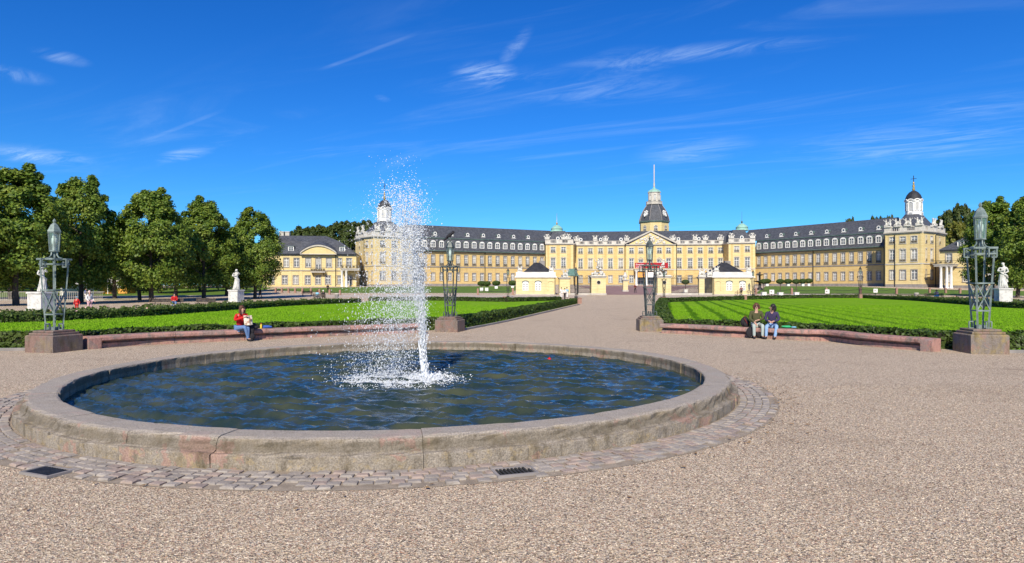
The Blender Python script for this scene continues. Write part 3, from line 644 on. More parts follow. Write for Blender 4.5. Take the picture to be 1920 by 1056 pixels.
# ------------------------------------------------------------------ hedges
def quads(C, Nrm, size, aspect=1.6, jit=.6):
    """leaf-shaped quads at C facing roughly Nrm"""
    n = len(C); D = Nrm + rng.normal(0, jit, (n, 3)); D /= np.linalg.norm(D, axis=1, keepdims=True)
    T = rng.normal(0, 1, (n, 3)); T -= (T * D).sum(1, keepdims=True) * D; T /= np.linalg.norm(T, axis=1, keepdims=True); B = np.cross(D, T)
    s = (size * rng.uniform(.6, 1.3, n))[:, None]
    V = np.stack([C - T * s * aspect * .5, C + B * s * .5 - D * s * .12, C + T * s * aspect * .5, C - B * s * .5 - D * s * .12], 1).reshape(-1, 3)
    return V, np.arange(n * 4, dtype=np.int32).reshape(n, 4)
def hedge(P, w_, h_, label, leaf, dens, group='clipped hedges around the lawns', z0=None):
    P = [Vector((p[0], p[1], 0)) for p in P]; pts = resample(P, 1.0); mid = pts[len(pts) // 2]; c = MB(); N = len(pts); vs = []
    o = empty('clipped_hedge', (mid.x, mid.y, gz(mid.y)), label, 'hedge', group)
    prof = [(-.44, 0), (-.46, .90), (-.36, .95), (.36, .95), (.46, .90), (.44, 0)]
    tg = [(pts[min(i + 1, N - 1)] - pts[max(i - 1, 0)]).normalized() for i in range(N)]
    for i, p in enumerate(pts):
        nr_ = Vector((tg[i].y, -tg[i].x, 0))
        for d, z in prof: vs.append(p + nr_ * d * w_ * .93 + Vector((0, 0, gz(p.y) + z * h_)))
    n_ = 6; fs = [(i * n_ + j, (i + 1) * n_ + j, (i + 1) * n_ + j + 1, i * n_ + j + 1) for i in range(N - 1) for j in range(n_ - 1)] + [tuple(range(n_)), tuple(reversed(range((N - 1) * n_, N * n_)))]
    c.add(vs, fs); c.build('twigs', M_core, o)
    A = np.array([(p.x, p.y, gz(p.y)) for p in pts]); Tn = np.array([(t.x, t.y, 0) for t in tg]); Nn = np.stack([Tn[:, 1], -Tn[:, 0], np.zeros(N)], 1)
    L = N * 1.0; n = int(L * (2 * h_ + w_) * dens); seg = rng.integers(0, N - 1, n); f = rng.random(n)[:, None]
    C0 = A[seg] * (1 - f) + A[seg + 1] * f; nn = Nn[seg]
    q = rng.random(n) * (2 * h_ + w_); side = np.where(q < h_, -1.0, np.where(q < 2 * h_, 1.0, 0.0))
    zz_ = np.where(side == 0, h_, (q % h_)); dd = np.where(side == 0, rng.uniform(-.5, .5, n) * w_, side * w_ * .5)
    wob = (.03 * np.sin(C0[:, 0] * 2.1 + C0[:, 1] * 1.3) + .025 * np.sin(C0[:, 0] * 5.3 - C0[:, 1] * 4.1)) * h_ / .6
    C = C0 + nn * (dd * (1 + wob / h_ * .6))[:, None]; C[:, 2] += zz_ + np.where(zz_ > .8 * h_, wob, 0)
    Nm = nn * side[:, None]; Nm[:, 2] = np.where(side == 0, 1, .25); C += Nm * rng.uniform(-.04, .03, n)[:, None]
    ends = (rng.random(n) < .03)
    V, Fq = quads(C, Nm, np.full(n, leaf)); V = V - np.array(o.location)
    link('leaves', fast_mesh('leaves', V, Fq, [M_hedge]), o); return o
hw = .75
hedge([p + Vector((0, .45, 0)) for p in front_l], .75, .53, 'low clipped hedge behind the left stone bench, edging the lawn', .085, 330)
hedge([p + Vector((0, .45, 0)) for p in front_r], .75, .53, 'low clipped hedge behind the right stone bench, edging the striped lawn', .085, 330)
hedge(offset_line(left_e, .4), .7, .46, 'dark clipped hedge along the far left edge of the left lawn', .12, 150)
hedge(offset_line(resample([Vector((p[0], p[1], 0)) for p in path_l], 1), .45), .8, .56, 'thick clipped hedge running up the left side of the avenue', .09, 260)
hedge(offset_line(resample([Vector((p[0], p[1], 0)) for p in path_r], 1), -.5), .95, .57, 'thick clipped hedge running up the right side of the avenue', .09, 240)
hedge([p + Vector((0, .4, 0)) for p in back_l], .7, .52, 'low hedge closing the left lawn on the palace side', .14, 90)
hedge([p + Vector((0,  .4, 0)) for p in back_r], .7, .52, 'low hedge closing the striped lawn on the palace side', .14, 90)
hedge(offset_line(right_e, .4), .7, .5, 'dark clipped hedge along the right edge of the striped lawn', .12, 130)
hedge(offset_line(left_e, 3.2)[4:], .6, .42, 'second hedge beyond the left rose bed', .13, 100)
hedge(offset_line(right_e, 4.0)[5:], .6, .45, 'second hedge beyond the right rose bed', .13, 100)
# stone posts at the hedge ends
for p, lb in ((G(1086.5, 569.5), 'square stone post ending the hedge left of the avenue'), (G(1243.5, 567.2), 'square stone post ending the hedge right of the avenue'), (G(1396.5, 562.2), 'short stone post between the hedges before the right gatehouse'),
              (G(1613, 559.5), 'short stone post at the far corner of the striped lawn'), (G(946, 566), 'short stone post in the hedge left of the left gatehouse')):
    m = MB(); m.box(-.24, .24, -.24, .24, -.05, .62, 0, None, .02).box(-.27, .27, -.27, .27, .621, .70, 0, None, .02)
    tag(m.build('stone_post', M_post, None, (0, 0, 0), (p.x, p.y, p.z)), lb, 'post', 'stone posts at the hedges')
# rose beds: loose low plants
def bed(P0, P1, n, nm, lab):
    C = []; 
    for k in range(n):
        i = random.randrange(len(P0) - 1); t = random.random(); a = P0[i].lerp(P0[i + 1], t); j_ = min(i, len(P1) - 2); b = P1[j_].lerp(P1[j_ + 1], t); p = a.lerp(b, random.random())
        h_ = random.uniform(.2, .55); m_ = 30
        q = rng.normal(0, 1, (m_, 3)); q /= np.linalg.norm(q, axis=1, keepdims=True); C.append(np.array([p.x, p.y, gz(p.y)]) + q * np.array([.3, .3, h_ * .5]) + np.array([0, 0, h_ * .6]))
    C = np.concatenate(C); V, Fq = quads(C, np.tile([0, -.3, .8], (len(C), 1)), np.full(len(C), .16), 1.5, .9); mi = (rng.random(len(C)) < .03).astype(int)
    tag(link(nm, fast_mesh(nm, V, Fq, [M_rose, M_bloom], mi=mi)), kind='stuff')
bed(offset_line(left_e, .9), offset_line(left_e, 7), 620, 'rose_plants', '')
bed(offset_line(right_e, 1.0), offset_line(right_e, 9), 480, 'rose_plants', '')
# grass blades standing on the near lawn
def blades(poly, n, ylo, yhi, xlo, xhi, size, name):
    pts = np.array([(p[0], p[1]) for p in poly]); x = rng.uniform(xlo, xhi, n * 3); y = ylo + (yhi - ylo) * rng.random(n * 3) ** 1.6; ins = np.zeros(len(x), bool)
    for (xa, ya), (xb, yb) in zip(pts, np.roll(pts, -1, 0)):
        c = ((ya > y) != (yb > y)) & (x < (xb - xa) * (y - ya) / (yb - ya + 1e-9) + xa); ins ^= c
    x, y = x[ins][:n], y[ins][:n]; n = len(x); th = rng.uniform(0, 6.28, n); h_ = size * rng.uniform(.5, 1.3, n); w_ = size * .35; lx, ly = rng.normal(0, .35, n) * h_, rng.normal(0, .35, n) * h_
    V = np.stack([np.stack([x - np.cos(th) * w_, y - np.sin(th) * w_, np.full(n, .012)], -1), np.stack([x + np.cos(th) * w_, y + np.sin(th) * w_, np.full(n, .012)], -1), np.stack([x + lx, y + ly, .012 + h_], -1)], 1).reshape(-1, 3)
    return tag(link(name, fast_mesh(name, V, np.arange(n * 3).reshape(n, 3), [M_lawn2 if xlo > 0 else M_lawn])), kind='stuff')
blades(front_l[::-1] + [Vector((-42, 24, 0))] + left_e + back_l + path_l[::-1], 60000, 21, 70, -32, 8, .07, 'grass')
blades(path_r + back_r + right_e + front_r[::-1], 60000, 21, 70, 6, 45, .07, 'grass')
# ------------------------------------------------------------------ palace
K = F / 1150.0
class Seg:
    """a straight wall from A to B, left to right as seen from outside"""
    def __init__(s, A, B): s.A = Vector((A[0], A[1])); s.B = Vector((B[0], B[1])); s.d = (s.B - s.A); s.L = s.d.length; s.d.normalize(); s.n = Vector((s.d.y, -s.d.x)); s.ang = math.atan2(s.d.y, s.d.x)
    def at(s, u, z, out=0): p = s.A + s.d * u + s.n * out; return Vector((p.x, p.y, z))
    def u(s, px): k = (px - CX) / F; return (k * s.A.y - s.A.x) / (s.d.x - k * s.d.y)
    def y(s, u): return (s.A + s.d * u).y
    def shift(s, out, u0=0, u1=None): u1 = s.L if u1 is None else u1; a = s.at(u0, 0, out); b = s.at(u1, 0, out); return Seg(a, b)
def P2(px, yo): return (X(px, yo * K), yo * K)
def wall(mb, seg, z0, z1, holes, reveal=.25, bands=(), zband=None, mi=0, mib=1):
    us = sorted({0, round(seg.L, 4)} | {round(h[0], 4) for h in holes} | {round(h[1], 4) for h in holes} | {round(x, 4) for b in bands for x in b})
    us = [u for u in us if -1e-3 <= u <= seg.L + 1e-3]
    zs = sorted({z0, z1} | {h[2] for h in holes} | {h[3] for h in holes} | ({zband} if zband else set()))
    for ua, ub in zip(us, us[1:]):
        for za, zb in zip(zs, zs[1:]):
            um, zm = (ua + ub) / 2, (za + zb) / 2
            if any(h[0] < um < h[1] and h[2] < zm < h[3] for h in holes): continue
            m = mib if any(b[0] < um < b[1] for b in bands) and (not zband or zm > zband) else mi
            mb.add([seg.at(ua, za), seg.at(ub, za), seg.at(ub, zb), seg.at(ua, zb)], [(0, 1, 2, 3)], m)
    for a, b, c, d in holes:
        f = [seg.at(a, c), seg.at(b, c), seg.at(b, d), seg.at(a, d)]; k = [seg.at(a, c, -reveal), seg.at(b, c, -reveal), seg.at(b, d, -reveal), seg.at(a, d, -reveal)]
        mb.add(f + k, [(0, 4, 5, 1), (1, 5, 6, 2), (2, 6, 7, 3), (3, 7, 4, 0)], mi)
def strip(mb, seg, z0, z1, o0, o1, u0=0, u1=None, mi=0):
    u1 = seg.L if u1 is None else u1
    v = [seg.at(u0, z0, o0), seg.at(u1, z0, o0), seg.at(u1, z0, o1), seg.at(u0, z0, o1), seg.at(u0, z1, o0), seg.at(u1, z1, o0), seg.at(u1, z1, o1), seg.at(u0, z1, o1)]
    mb.add(v, [(0, 1, 2, 3), (7, 6, 5, 4), (0, 4, 5, 1), (1, 5, 6, 2), (2, 6, 7, 3), (3, 7, 4, 0)], mi)
WIN = {}
def window_mesh(w_, h_, style):
    key = (round(w_, 2), round(h_, 2), style)
    if key in WIN: return WIN[key]
    m = MB(); s = .17 if style != 'blank' else .1
    # stone surround (0), white sash (1), iron guard (2)
    for a, b, c, d in ((-w_ / 2 - s, -w_ / 2, -.02, h_ + s), (w_ / 2, w_ / 2 + s, -.02, h_ + s), (-w_ / 2, w_ / 2, h_, h_ + s)): m.box(a, b, -.07, .04, c, d, 0)
    m.box(-w_ / 2 - s - .06, w_ / 2 + s + .06, -.13, .04, -.16, -.021, 0)
    if style in ('main', 'arch'):
        m.box(-w_ / 2 - s - .04, w_ / 2 + s + .04, -.16, -.0701, h_ + s - .02, h_ + s + .10, 0); m.box(-.16, .16, -.14, -.0702, h_ - .02, h_ + s + .22, 0)
        m.ell((-w_ * .32, -.1, h_ + s + .16), (.2, .08, .13), 0, 6, 4); m.ell((w_ * .32, -.1, h_ + s + .16), (.2, .08, .13), 0, 6, 4)
    fr = .095
    m.box(-w_ / 2, -w_ / 2 + fr, .12, .2, 0, h_, 1); m.box(w_ / 2 - fr, w_ / 2, .12, .2, 0, h_, 1); m.box(-w_ / 2 + fr, w_ / 2 - fr, .12, .2, 0, fr, 1); m.box(-w_ / 2 + fr, w_ / 2 - fr, .12, .2, h_ - fr, h_, 1)
    m.box(-.075, .075, .10, .199, fr, h_ - fr, 1); tz = h_ * .70; m.box(-w_ / 2 + fr, w_ / 2 - fr, .105, .198, tz - .07, tz + .07, 1)
    nb = max(1, int(round(tz / .75))) if h_ > 1.5 else 1
    for k in range(1, nb): z = tz * k / nb; m.box(-w_ / 2 + fr, w_ / 2 - fr, .13, .18, z - .025, z + .025, 1)
    for x in (-w_ / 4, w_ / 4): m.box(x - .022, x + .022, .131, .181, fr, h_ - fr, 1)
    if style in ('main', 'guard', 'attic', 'arch'):
        m.box(-w_ / 2 - .02, w_ / 2 + .02, -.17, -.135, .62, .68, 2); m.box(-w_ / 2 - .02, w_ / 2 + .02, -.17, -.135, .0, .05, 2)
        for k in range(8): x = -w_ / 2 + w_ * k / 7; m.box(x - .018, x + .018, -.165, -.14, .05, .62, 2)
        for k in range(4): m.ell((-w_ / 2 + w_ * (k + .5) / 4, -.15, .33), (w_ / 11, .02, .17), 2, 6, 4)
    if style == 'arch':
        N = 8; pts = [(w_ / 2 * math.cos(math.pi * k / N), h_ + w_ / 2 * math.sin(math.pi * k / N)) for k in range(N + 1)]
        m.add([(0, .17, h_)] + [(x, .17, z) for x, z in pts], [(0, k + 1, k + 2)[::-1] for k in range(N)], 3)
        for (x, z), (x2, z2) in zip(pts, pts[1:]): m.bar((x * 1.09, -.04, h_ + (z - h_) * 1.09), (x2 * 1.09, -.04, h_ + (z2 - h_) * 1.09), .17, 0)
    if style == 'shut':
        m.box(-w_ / 2 + fr, w_ / 2 - fr, .10, .119, h_ * .45, h_ - fr, 4)
    me = m.mesh('window', [M_grey if style in ('ground', 'guard', 'shut') else M_trim, M_white, M_ironrail, M_glass, M_blind])
    g = MB(); g.add([(-w_ / 2, .185, 0), (w_ / 2, .185, 0), (w_ / 2, .185, h_), (-w_ / 2, .185, h_)], [(0, 1, 2, 3)]); ge = g.mesh('pane', [M_glass])
    gc = g.mesh('pane', [M_curtain]); WIN[key] = (me, ge, gc); return WIN[key]
WR = random.Random(11)
def windows(parent, seg, us, zb, zt, w_, style, holes):
    for u in us:
        me, ge, gc = window_mesh(w_, zt - zb, style); ge = gc if WR.random() < .22 else ge; p = seg.at(u, zb, 0) - Vector(parent.location)
        o = link('window', me, parent, p, seg.ang); link('pane', ge, o); holes.append((u - w_ / 2, u + w_ / 2, zb, zt))
def trophy(seed, kind):
    r = random.Random(seed); st = random.getstate(); random.seed(seed); m = MB(); m.box(-.75, .75, -.45, .45, 0, .35, 0, None, .05)
    if kind == 'group':
        for s in (-1, 1):
            x = s * r.uniform(.3, .5); m.ell((x, 0, .75), (.32, .28, .5), 0, 8, 6, .12); m.ell((x + s * .05, -.05, 1.32), (.24, .22, .36), 0, 8, 6, .08); m.ell((x + s * .02, -.08, 1.78), .17, 0, 8, 6)
            m.tube([(x, -.1, 1.5), (x + s * .4, -.15, 1.55), (x + s * .62, -.1, 1.9)], [.10, .08, .06], 6); m.tube([(x, -.15, .6), (x + s * .25, -.4, .5), (x + s * .3, -.45, .3)], [.15, .12, .08], 6)
        m.ell((0, .05, .9), (.3, .25, .5), 0, 7, 5, .15)
    else:
        m.ell((0, 0, .7), (.45, .3, .5), 0, 8, 6, .12); m.ell((0, -.1, 1.15), (.30, .28, .30), 0, 8, 6, .1); m.ell((0, -.12, 1.5), (.18, .2, .22), 0, 8, 5)
        for k in range(7):
            a = -1.15 + 2.3 * k / 6; L = r.uniform(1.2, 1.75); m.tube([(a * .25, .08, .55), (math.sin(a) * L * .75, .1, .5 + math.cos(a) * L)], [.05, .035], 5)
            if k % 2 == 0: q = Vector((math.sin(a) * L * .62, .08, .5 + math.cos(a) * L * .82)); m.box(q.x - .17, q.x + .17, .05, .11, q.z - .14, q.z + .16)
        for s in (-1, 1): m.ell((s * .6, 0, .55), (.3, .2, .3), 0, 7, 5, .15)
    random.setstate(st); return m.mesh('sculpture', [M_statue])
TROPH = [trophy(k, 'arms') for k in range(3)] + [trophy(10 + k, 'group') for k in range(3)]
def balustrade(mb, seg, z, h_, nsec, mi=0):
    strip(mb, seg, z, z + .22, -.35, .06, mi=mi); strip(mb, seg, z + h_ - .18, z + h_, -.36, .07, mi=mi)
    n = nsec * 2 + 1; 
    for k in range(n):
        u0, u1 = seg.L * k / n, seg.L * (k + 1) / n
        if k % 2 == 0: strip(mb, seg, z + .22, z + h_ - .18, -.33, .03, u0, u1, mi)
        else:
            nb = max(3, int((u1 - u0) / .42))
            for q in range(nb):
                uu = u0 + (u1 - u0) * (q + .5) / nb; strip(mb, seg, z + .22, z + h_ - .18, -.22, -.06, uu - .07, uu + .07, mi)
def dormer_mesh(kind):
    m = MB(); g = MB()
    if kind == 'mansard':
        w_, h_ = .62, 1.75
        m.box(-w_ - .22, -w_, -.08, .1, 0, h_, 0); m.box(w_, w_ + .22, -.08, .1, 0, h_, 0); m.box(-w_, w_, -.08, .1, -.01, .2, 0); m.box(-.05, .05, -.03, .05, .2, h_, 0); m.box(-w_, w_, -.03, .05, h_ * .62, h_ * .62 + .09, 0)
        for k in (.25, .45): m.box(-w_, w_, -.02, .04, h_ * k + .1, h_ * k + .16, 0)
        N = 8; pts = [((w_ + .24) * math.cos(math.pi * k / N), h_ + .52 * math.sin(math.pi * k / N)) for k in range(N + 1)]
        m.add([(x, -.08, z) for x, z in pts] + [(x, .1, z) for x, z in pts], [tuple(range(N, -1, -1))[::-1]] + [tuple(range(N + 1, 2 * N + 2))], 0)
        m.add([(x * 1.06, -.12, z + .04) for x, z in pts] + [(x * 1.06, 2.0, z + .04) for x, z in pts], [(k, N + 1 + k, N + 2 + k, k + 1) for k in range(N)], 1)
        m.add([(-w_ - .2, .1, 0), (-w_ - .2, 2.0, 1.9), (-w_ - .2, .1, h_), (-w_ - .2, 2.0, h_)], [(0, 2, 3, 1)], 1); m.add([(w_ + .2, .1, 0), (w_ + .2, 2.0, 1.9), (w_ + .2, .1, h_), (w_ + .2, 2.0, h_)], [(0, 1, 3, 2)], 1)
        g.add([(-w_, .06, .2), (w_, .06, .2), (w_, .06, h_), (-w_, .06, h_)], [(0, 1, 2, 3)])
    elif kind == 'eye':
        N = 14; ro, ri = .62, .34
        fo = [(ro * math.cos(2 * math.pi * k / N), -.02, .7 + ro * math.sin(2 * math.pi * k / N)) for k in range(N)]; fi = [(ri * math.cos(2 * math.pi * k / N), -.02, .7 + ri * math.sin(2 * math.pi * k / N)) for k in range(N)]
        m.add(fo + fi, [(k, (k + 1) % N, N + (k + 1) % N, N + k) for k in range(N)], 0); m.add([(x * 1.05, y, z) for x, y, z in fo] + [(x * 1.05, 1.6, z) for x, y, z in fo], [(k, N + k, N + (k + 1) % N, (k + 1) % N) for k in range(N)], 1)
        m.box(-.75, .75, -.06, .2, 0, .22, 0); g.add([(x, .03, z) for x, y, z in fi], [tuple(range(N))])
    else:
        w_, h_ = .55, 1.1
        for s in (-1, 1): m.box(min(s * w_, s * (w_ + .22)), max(s * w_, s * (w_ + .22)), -.06, .08, 0, h_ + .2, 0)
        m.box(-w_, w_, -.06, .08, 0, .16, 0); m.box(-w_, w_, -.06, .08, h_, h_ + .2, 0); m.box(-.05, .05, -.03, .05, .16, h_, 0); m.box(-w_, w_, -.02, .04, .6, .66, 0)
        m.box(-w_ - .35, w_ + .35, -.2, 1.8, h_ + .2, h_ + .34, 1); m.box(-w_ - .22, w_ + .22, .08, 1.8, 0, h_ + .19, 1)
        g.add([(-w_, .05, .1), (w_, .05, .1), (w_, .05, h_), (-w_, .05, h_)], [(0, 1, 2, 3)])
    return m.mesh('dormer', [M_white, M_lead]), g.mesh('pane', [M_glass])
DORM = {k: dormer_mesh(k) for k in ('mansard', 'eye', 'box')}
def dormer(parent, kind, p, ang, s=1):
    o = link('dormer', DORM[kind][0], parent, Vector(p) - Vector(parent.location), ang, s); link('pane', DORM[kind][1], o)
def drainpipe(parent, seg, u, z0, z1): MB().tube([seg.at(u, z0, .16), seg.at(u, z1 - .5, .16), seg.at(u, z1 - .25, .45)], .11, 6).build('drainpipe', M_iron, parent)

# --- main block with its two projecting pavilions
main = empty('palace_main_block', (X(1222, 216 * K), 216 * K, 2.0), 'long yellow three-storey palace front with a white pediment over its entrance', 'palace')
pl = Seg(P2(1022, 211), P2(1075, 210.4)); pls = Seg(P2(1075, 210.4), P2(1078.6, 218)); mm = Seg(P2(1078.6, 218), P2(1356, 213)); prs = Seg(P2(1356, 213), P2(1366, 206.5)); pr = Seg(P2(1366, 206.5), P2(1416, 205.5))
ZG0, ZG1, Z20, Z21, Z30, Z31, ZC, ZS = 3.15, 5.7, 8.25, 11.6, 13.5, 15.35, 16.45, 7.75
B0 = 1.6
wb = MB(); tb = MB()
for sg, cols in ((pl, (1037, 1056.5)), (pr, (1381.3, 1401.4))):
    us = [sg.u(c) for c in cols]; h = []
    windows(main, sg, us, ZG0, ZG1, 1.35, 'ground', h); windows(main, sg, us, Z20, Z21, 1.5, 'main', h); windows(main, sg, us, Z30, Z31, 1.5, 'attic', h)
    wall(wb, sg, B0, ZC, h, .25, [(u - 1.25, u + 1.25) for u in us], ZS)
for sg in (pls, prs): wall(wb, sg, B0, ZC, [])
cl_, cr_ = (1088.5, 1107, 1126, 1144.5, 1164), (1273.7, 1294, 1313, 1332.7, 1351)
us = [mm.u(c) for c in cl_ + cr_]; h = []
windows(main, mm, us, ZG0, ZG1, 1.35, 'ground', h); windows(main, mm, us, Z20, Z21, 1.5, 'main', h); windows(main, mm, us, Z30, Z31, 1.5, 'attic', h)
wall(wb, mm, B0, ZC, h, .25, [(u - 1.25, u + 1.25) for u in us], ZS)
ra, rb_ = mm.u(1173.5), mm.u(1266.5); ris = mm.shift(.7, ra, rb_)
us = [ris.u(c) for c in (1184, 1201.6, 1219, 1236.3, 1253.5)]; h = []
windows(main, ris, us[:1] + us[4:], ZG0, ZG1, 1.35, 'ground', h); windows(main, ris, us[1:4], Z20, Z21 - .4, 1.5, 'arch', h); windows(main, ris, us[:1] + us[4:], Z20, Z21, 1.5, 'main', h); windows(main, ris, us, Z30, Z31, 1.5, 'attic', h)
for u in us[1:4]: h.append((u - 1.3, u + 1.3, 2.2, 6.0))
wall(wb, ris, B0, ZC, h, .25, [(u - 1.2, u + 1.2) for u in us], ZS)
for s_ in (0, 1):
    e = ris.L * s_; wb.add([ris.at(e, B0, 0), ris.at(e, B0, -.7), ris.at(e, ZC, -.7), ris.at(e, ZC, 0)], [(0, 1, 2, 3)])
bl_, br_ = pl.at(0, 0, -16), pr.at(pr.L, 0, -16)
wall(wb, Seg(pr.B, br_), B0, ZC, []); wall(wb, Seg(br_, bl_), B0, ZC, []); wall(wb, Seg(bl_, pl.A), B0, ZC, [])
wb.build('wall', [M_brick, M_yellow], main)
for sg in (pl, pls, mm, prs, pr, ris):
    t1 = MB(); strip(t1, sg, ZS - .18, ZS + .18, .0, .14); t1.build('string_course', [M_trim], main)
    t1 = MB(); strip(t1, sg, ZC - .30, ZC - .05, .0, .22); strip(t1, sg, ZC - .05, ZC + .22, -.4, .5); t1.build('cornice', [M_trim], main)
    t1 = MB(); strip(t1, sg, B0 - .3, B0 + .9, 0, .10); t1.build('wall_foot', [M_grey], main)
def pilaster(parent, sg, u0, u1, spans, out, mt=None):
    for za, zb in spans: q = MB(); strip(q, sg, za, zb, 0, out, u0, u1); q.build('pilaster', [mt or M_yellow], parent)
for sg in (pl, pr):
    for u0, u1 in ((0, .8), (sg.L - .8, sg.L)):
        pilaster(main, sg, u0, u1, ((ZS + .19, ZC - .31), (B0 + .91, ZS - .19)), .06)
for u0, u1 in ((0, .7), (ris.L - .7, ris.L)): pilaster(main, ris, u0, u1, ((ZS + .19, ZC - .31), (B0 + .91, ZS - .19)), .06)
ml, mr = mm.shift(0, 0, ra - .2), mm.shift(0, rb_ + .2)
for sg, n in ((pl, 2), (pr, 2), (ml, 5), (mr, 5)): bb = MB(); balustrade(bb, sg, ZC + .23, 1.3, n); bb.build('balustrade', [M_balus], main)
def sculpt(parent, sg, px, z, k, s=1.0):
    u = sg.u(px); link('sculpture', TROPH[k], parent, sg.at(u, z, -.15) - Vector(parent.location), sg.ang, s)
for sg, lst in ((pl, ((1026, 0), (1066, 1), (1057, 2))), (pr, ((1371.5, 1), (1411, 0))), (mm, ((1081, 2), (1116, 3), (1135.5, 0), (1175, 1), (1262, 2), (1303, 4), (1323, 0), (1352, 1)))):
    for px, k in lst: sculpt(main, sg, px, ZC + 1.53, k, 1.05)
# roof
rf = MB(); zr = 22.1; RZ0 = ZC + .3
def roofpt(sg, u, out, z): return sg.at(u, z, out)
a0, a1 = mm.at(-4, RZ0, -1.0), mm.at(mm.L + 4, RZ0, -1.0); r0, r1 = mm.at(-6, zr, -9.5), mm.at(mm.L + 6, zr, -9.5); b0, b1 = mm.at(-4, RZ0, -18), mm.at(mm.L + 4, RZ0, -18)
rf.add([a0, a1, r1, r0, b0, b1], [(0, 1, 2, 3), (3, 2, 5, 4), (0, 3, 4), (1, 5, 2)])
for sg in (pl, pr):
    q = [sg.at(.6, RZ0, -.9), sg.at(sg.L - .6, RZ0, -.9), sg.at(sg.L - .6, RZ0, -15), sg.at(.6, RZ0, -15)]; t_ = [sg.at(sg.L * .28, 21.3, -4.6), sg.at(sg.L * .72, 21.3, -4.6), sg.at(sg.L * .72, 21.3, -11), sg.at(sg.L * .28, 21.3, -11)]
    rf.add(q + t_, [(0, 1, 5, 4), (1, 2, 6, 5), (2, 3, 7, 6), (3, 0, 4, 7), (4, 5, 6, 7)])
rf.build('roof', [M_slate], main)
for px in (1089, 1126.6, 1165, 1273.5, 1312, 1350): dormer(main, 'eye', mm.at(mm.u(px), 17.9, -1.9), mm.ang)
dormer(main, 'eye', pl.at(pl.u(1046), 17.8, -1.7), pl.ang); dormer(main, 'eye', pr.at(pr.u(1393), 17.8, -1.7), pr.ang)
for sg in (pl, pr):    # copper cupolas over the pavilions
    c = sg.at(sg.L * (.42 if sg is pl else .68), 21.2, -7); cb = MB()
    cb.lathe([(2.35, 0), (2.35, .25), (2.1, .3), (2.05, .9), (2.2, 1.0), (1.75, 1.55), (1.0, 2.2), (.3, 2.5)], c, 12, 0); cb.build('cupola', [M_copper], main)
    fb = MB(); fb.lathe([(.12, 2.4), (.3, 2.75), (.34, 3.0), (.2, 3.3), (.06, 3.5), (.04, 6.6)], c, 8); fb.build('finial', [M_gold if sg is pl else M_lead], main)
# pediment
pd = MB(); L = ris.L; zp = ZC + .22; ap = 21.0
for o0, o1, ins, mi in ((-.4, .1, 0.9, 1),):
    pd.add([ris.at(ins, zp, o1), ris.at(L - ins, zp, o1), ris.at(L / 2, ap - .35, o1)], [(0, 1, 2)], mi)
for s_ in (0, 1):
    e = ris.at(-.5 if s_ == 0 else L + .5, zp, 0); t_ = ris.at(L / 2, ap, 0); n3 = Vector((ris.n.x, ris.n.y, 0)); up = Vector((0, 0, .55))
    q = [e - n3 * 1.2, e + n3 * .55, t_ + n3 * .55, t_ - n3 * 1.2]; pd.add(q + [v + up for v in q], [(0, 1, 2, 3), (7, 6, 5, 4), (1, 5, 6, 2), (0, 3, 7, 4), (0, 4, 5, 1)], 0)
pd.add([ris.at(-.3, zp + .5, -.3), ris.at(L + .3, zp + .5, -.3), ris.at(L / 2, ap + .5, -.3), ris.at(L / 2, ap + .5, -7)], [(0, 3, 2), (1, 2, 3)], 2)
pd.build('pediment', [M_trim, M_yellow, M_slate], main)
rl = MB(); random.seed(3)
for k in range(70):
    x = random.gauss(0, 2.6); zt = (ap - .8 - zp) * (1 - abs(x) / (L / 2 - 1.6)); 
    if zt < .6: continue
    z = zp + .3 + random.random() * (zt - .3); p = ris.at(L / 2 + x, z, .16); s_ = random.uniform(.22, .5); rl.ell(p, (s_, .22, s_ * random.uniform(.6, 1.1)), 0, 7, 5, .2)
rl.build('relief', [M_statue], main)
# entrance portico with banner and signs
pz = MB(); pa, pb = ris.u(1188.5), ris.u(1234.5)
strip(pz, ris, 7.2, 7.75, .1, 3.6, pa, pb, 0); strip(pz, ris, 7.751, 7.95, .0, 3.75, pa - .15, pb + .15, 0); pz.build('entablature', [M_trim], main)
def column(parent, p, z0, z1, r):
    MB().lathe([(r * 1.35, z0), (r * 1.35, z0 + .22), (r * 1.1, z0 + .3), (r, z0 + .45), (r * .87, z1 - .4), (r * 1.05, z1 - .32), (r * 1.25, z1 - .18), (r * 1.35, z1 - .1), (r * 1.35, z1)], (p.x, p.y, 0), 14).build('column', M_white, parent)
for px in (1191.8, 1210.2, 1228.5): column(main, ris.at(ris.u(px), 0, 3.1), 2.2, 7.2, .42)
sb = MB()
for k in range(4): strip(sb, ris, 1.4, 2.2 - .2 * k, .11, 4.6 + .45 * k, pa - .8 - .3 * k, pb + .8 + .3 * k)
sb.build('steps', [M_bench], main)
for a_, b_ in ((1195, 1206.5), (1213.5, 1225.5)):
    db = MB(); u0, u1 = ris.u(a_), ris.u(b_); strip(db, ris, 2.2, 5.1, -.22, -.15, u0, u1, 0)
    for k in range(5): uu = u0 + (u1 - u0) * k / 4; strip(db, ris, 2.2, 5.1, -.15, -.05, uu - .06, uu + .06, 1)
    strip(db, ris, 4.0, 4.12, -.15, -.06, u0 + .06, u1 - .06, 1); db.build('door', [M_glass, M_white], main)
bn = MB(); strip(bn, ris, 8.15, 10.05, 3.4, 3.52, ris.u(1189), ris.u(1250)); bo = bn.build('banner', [M_red], main)
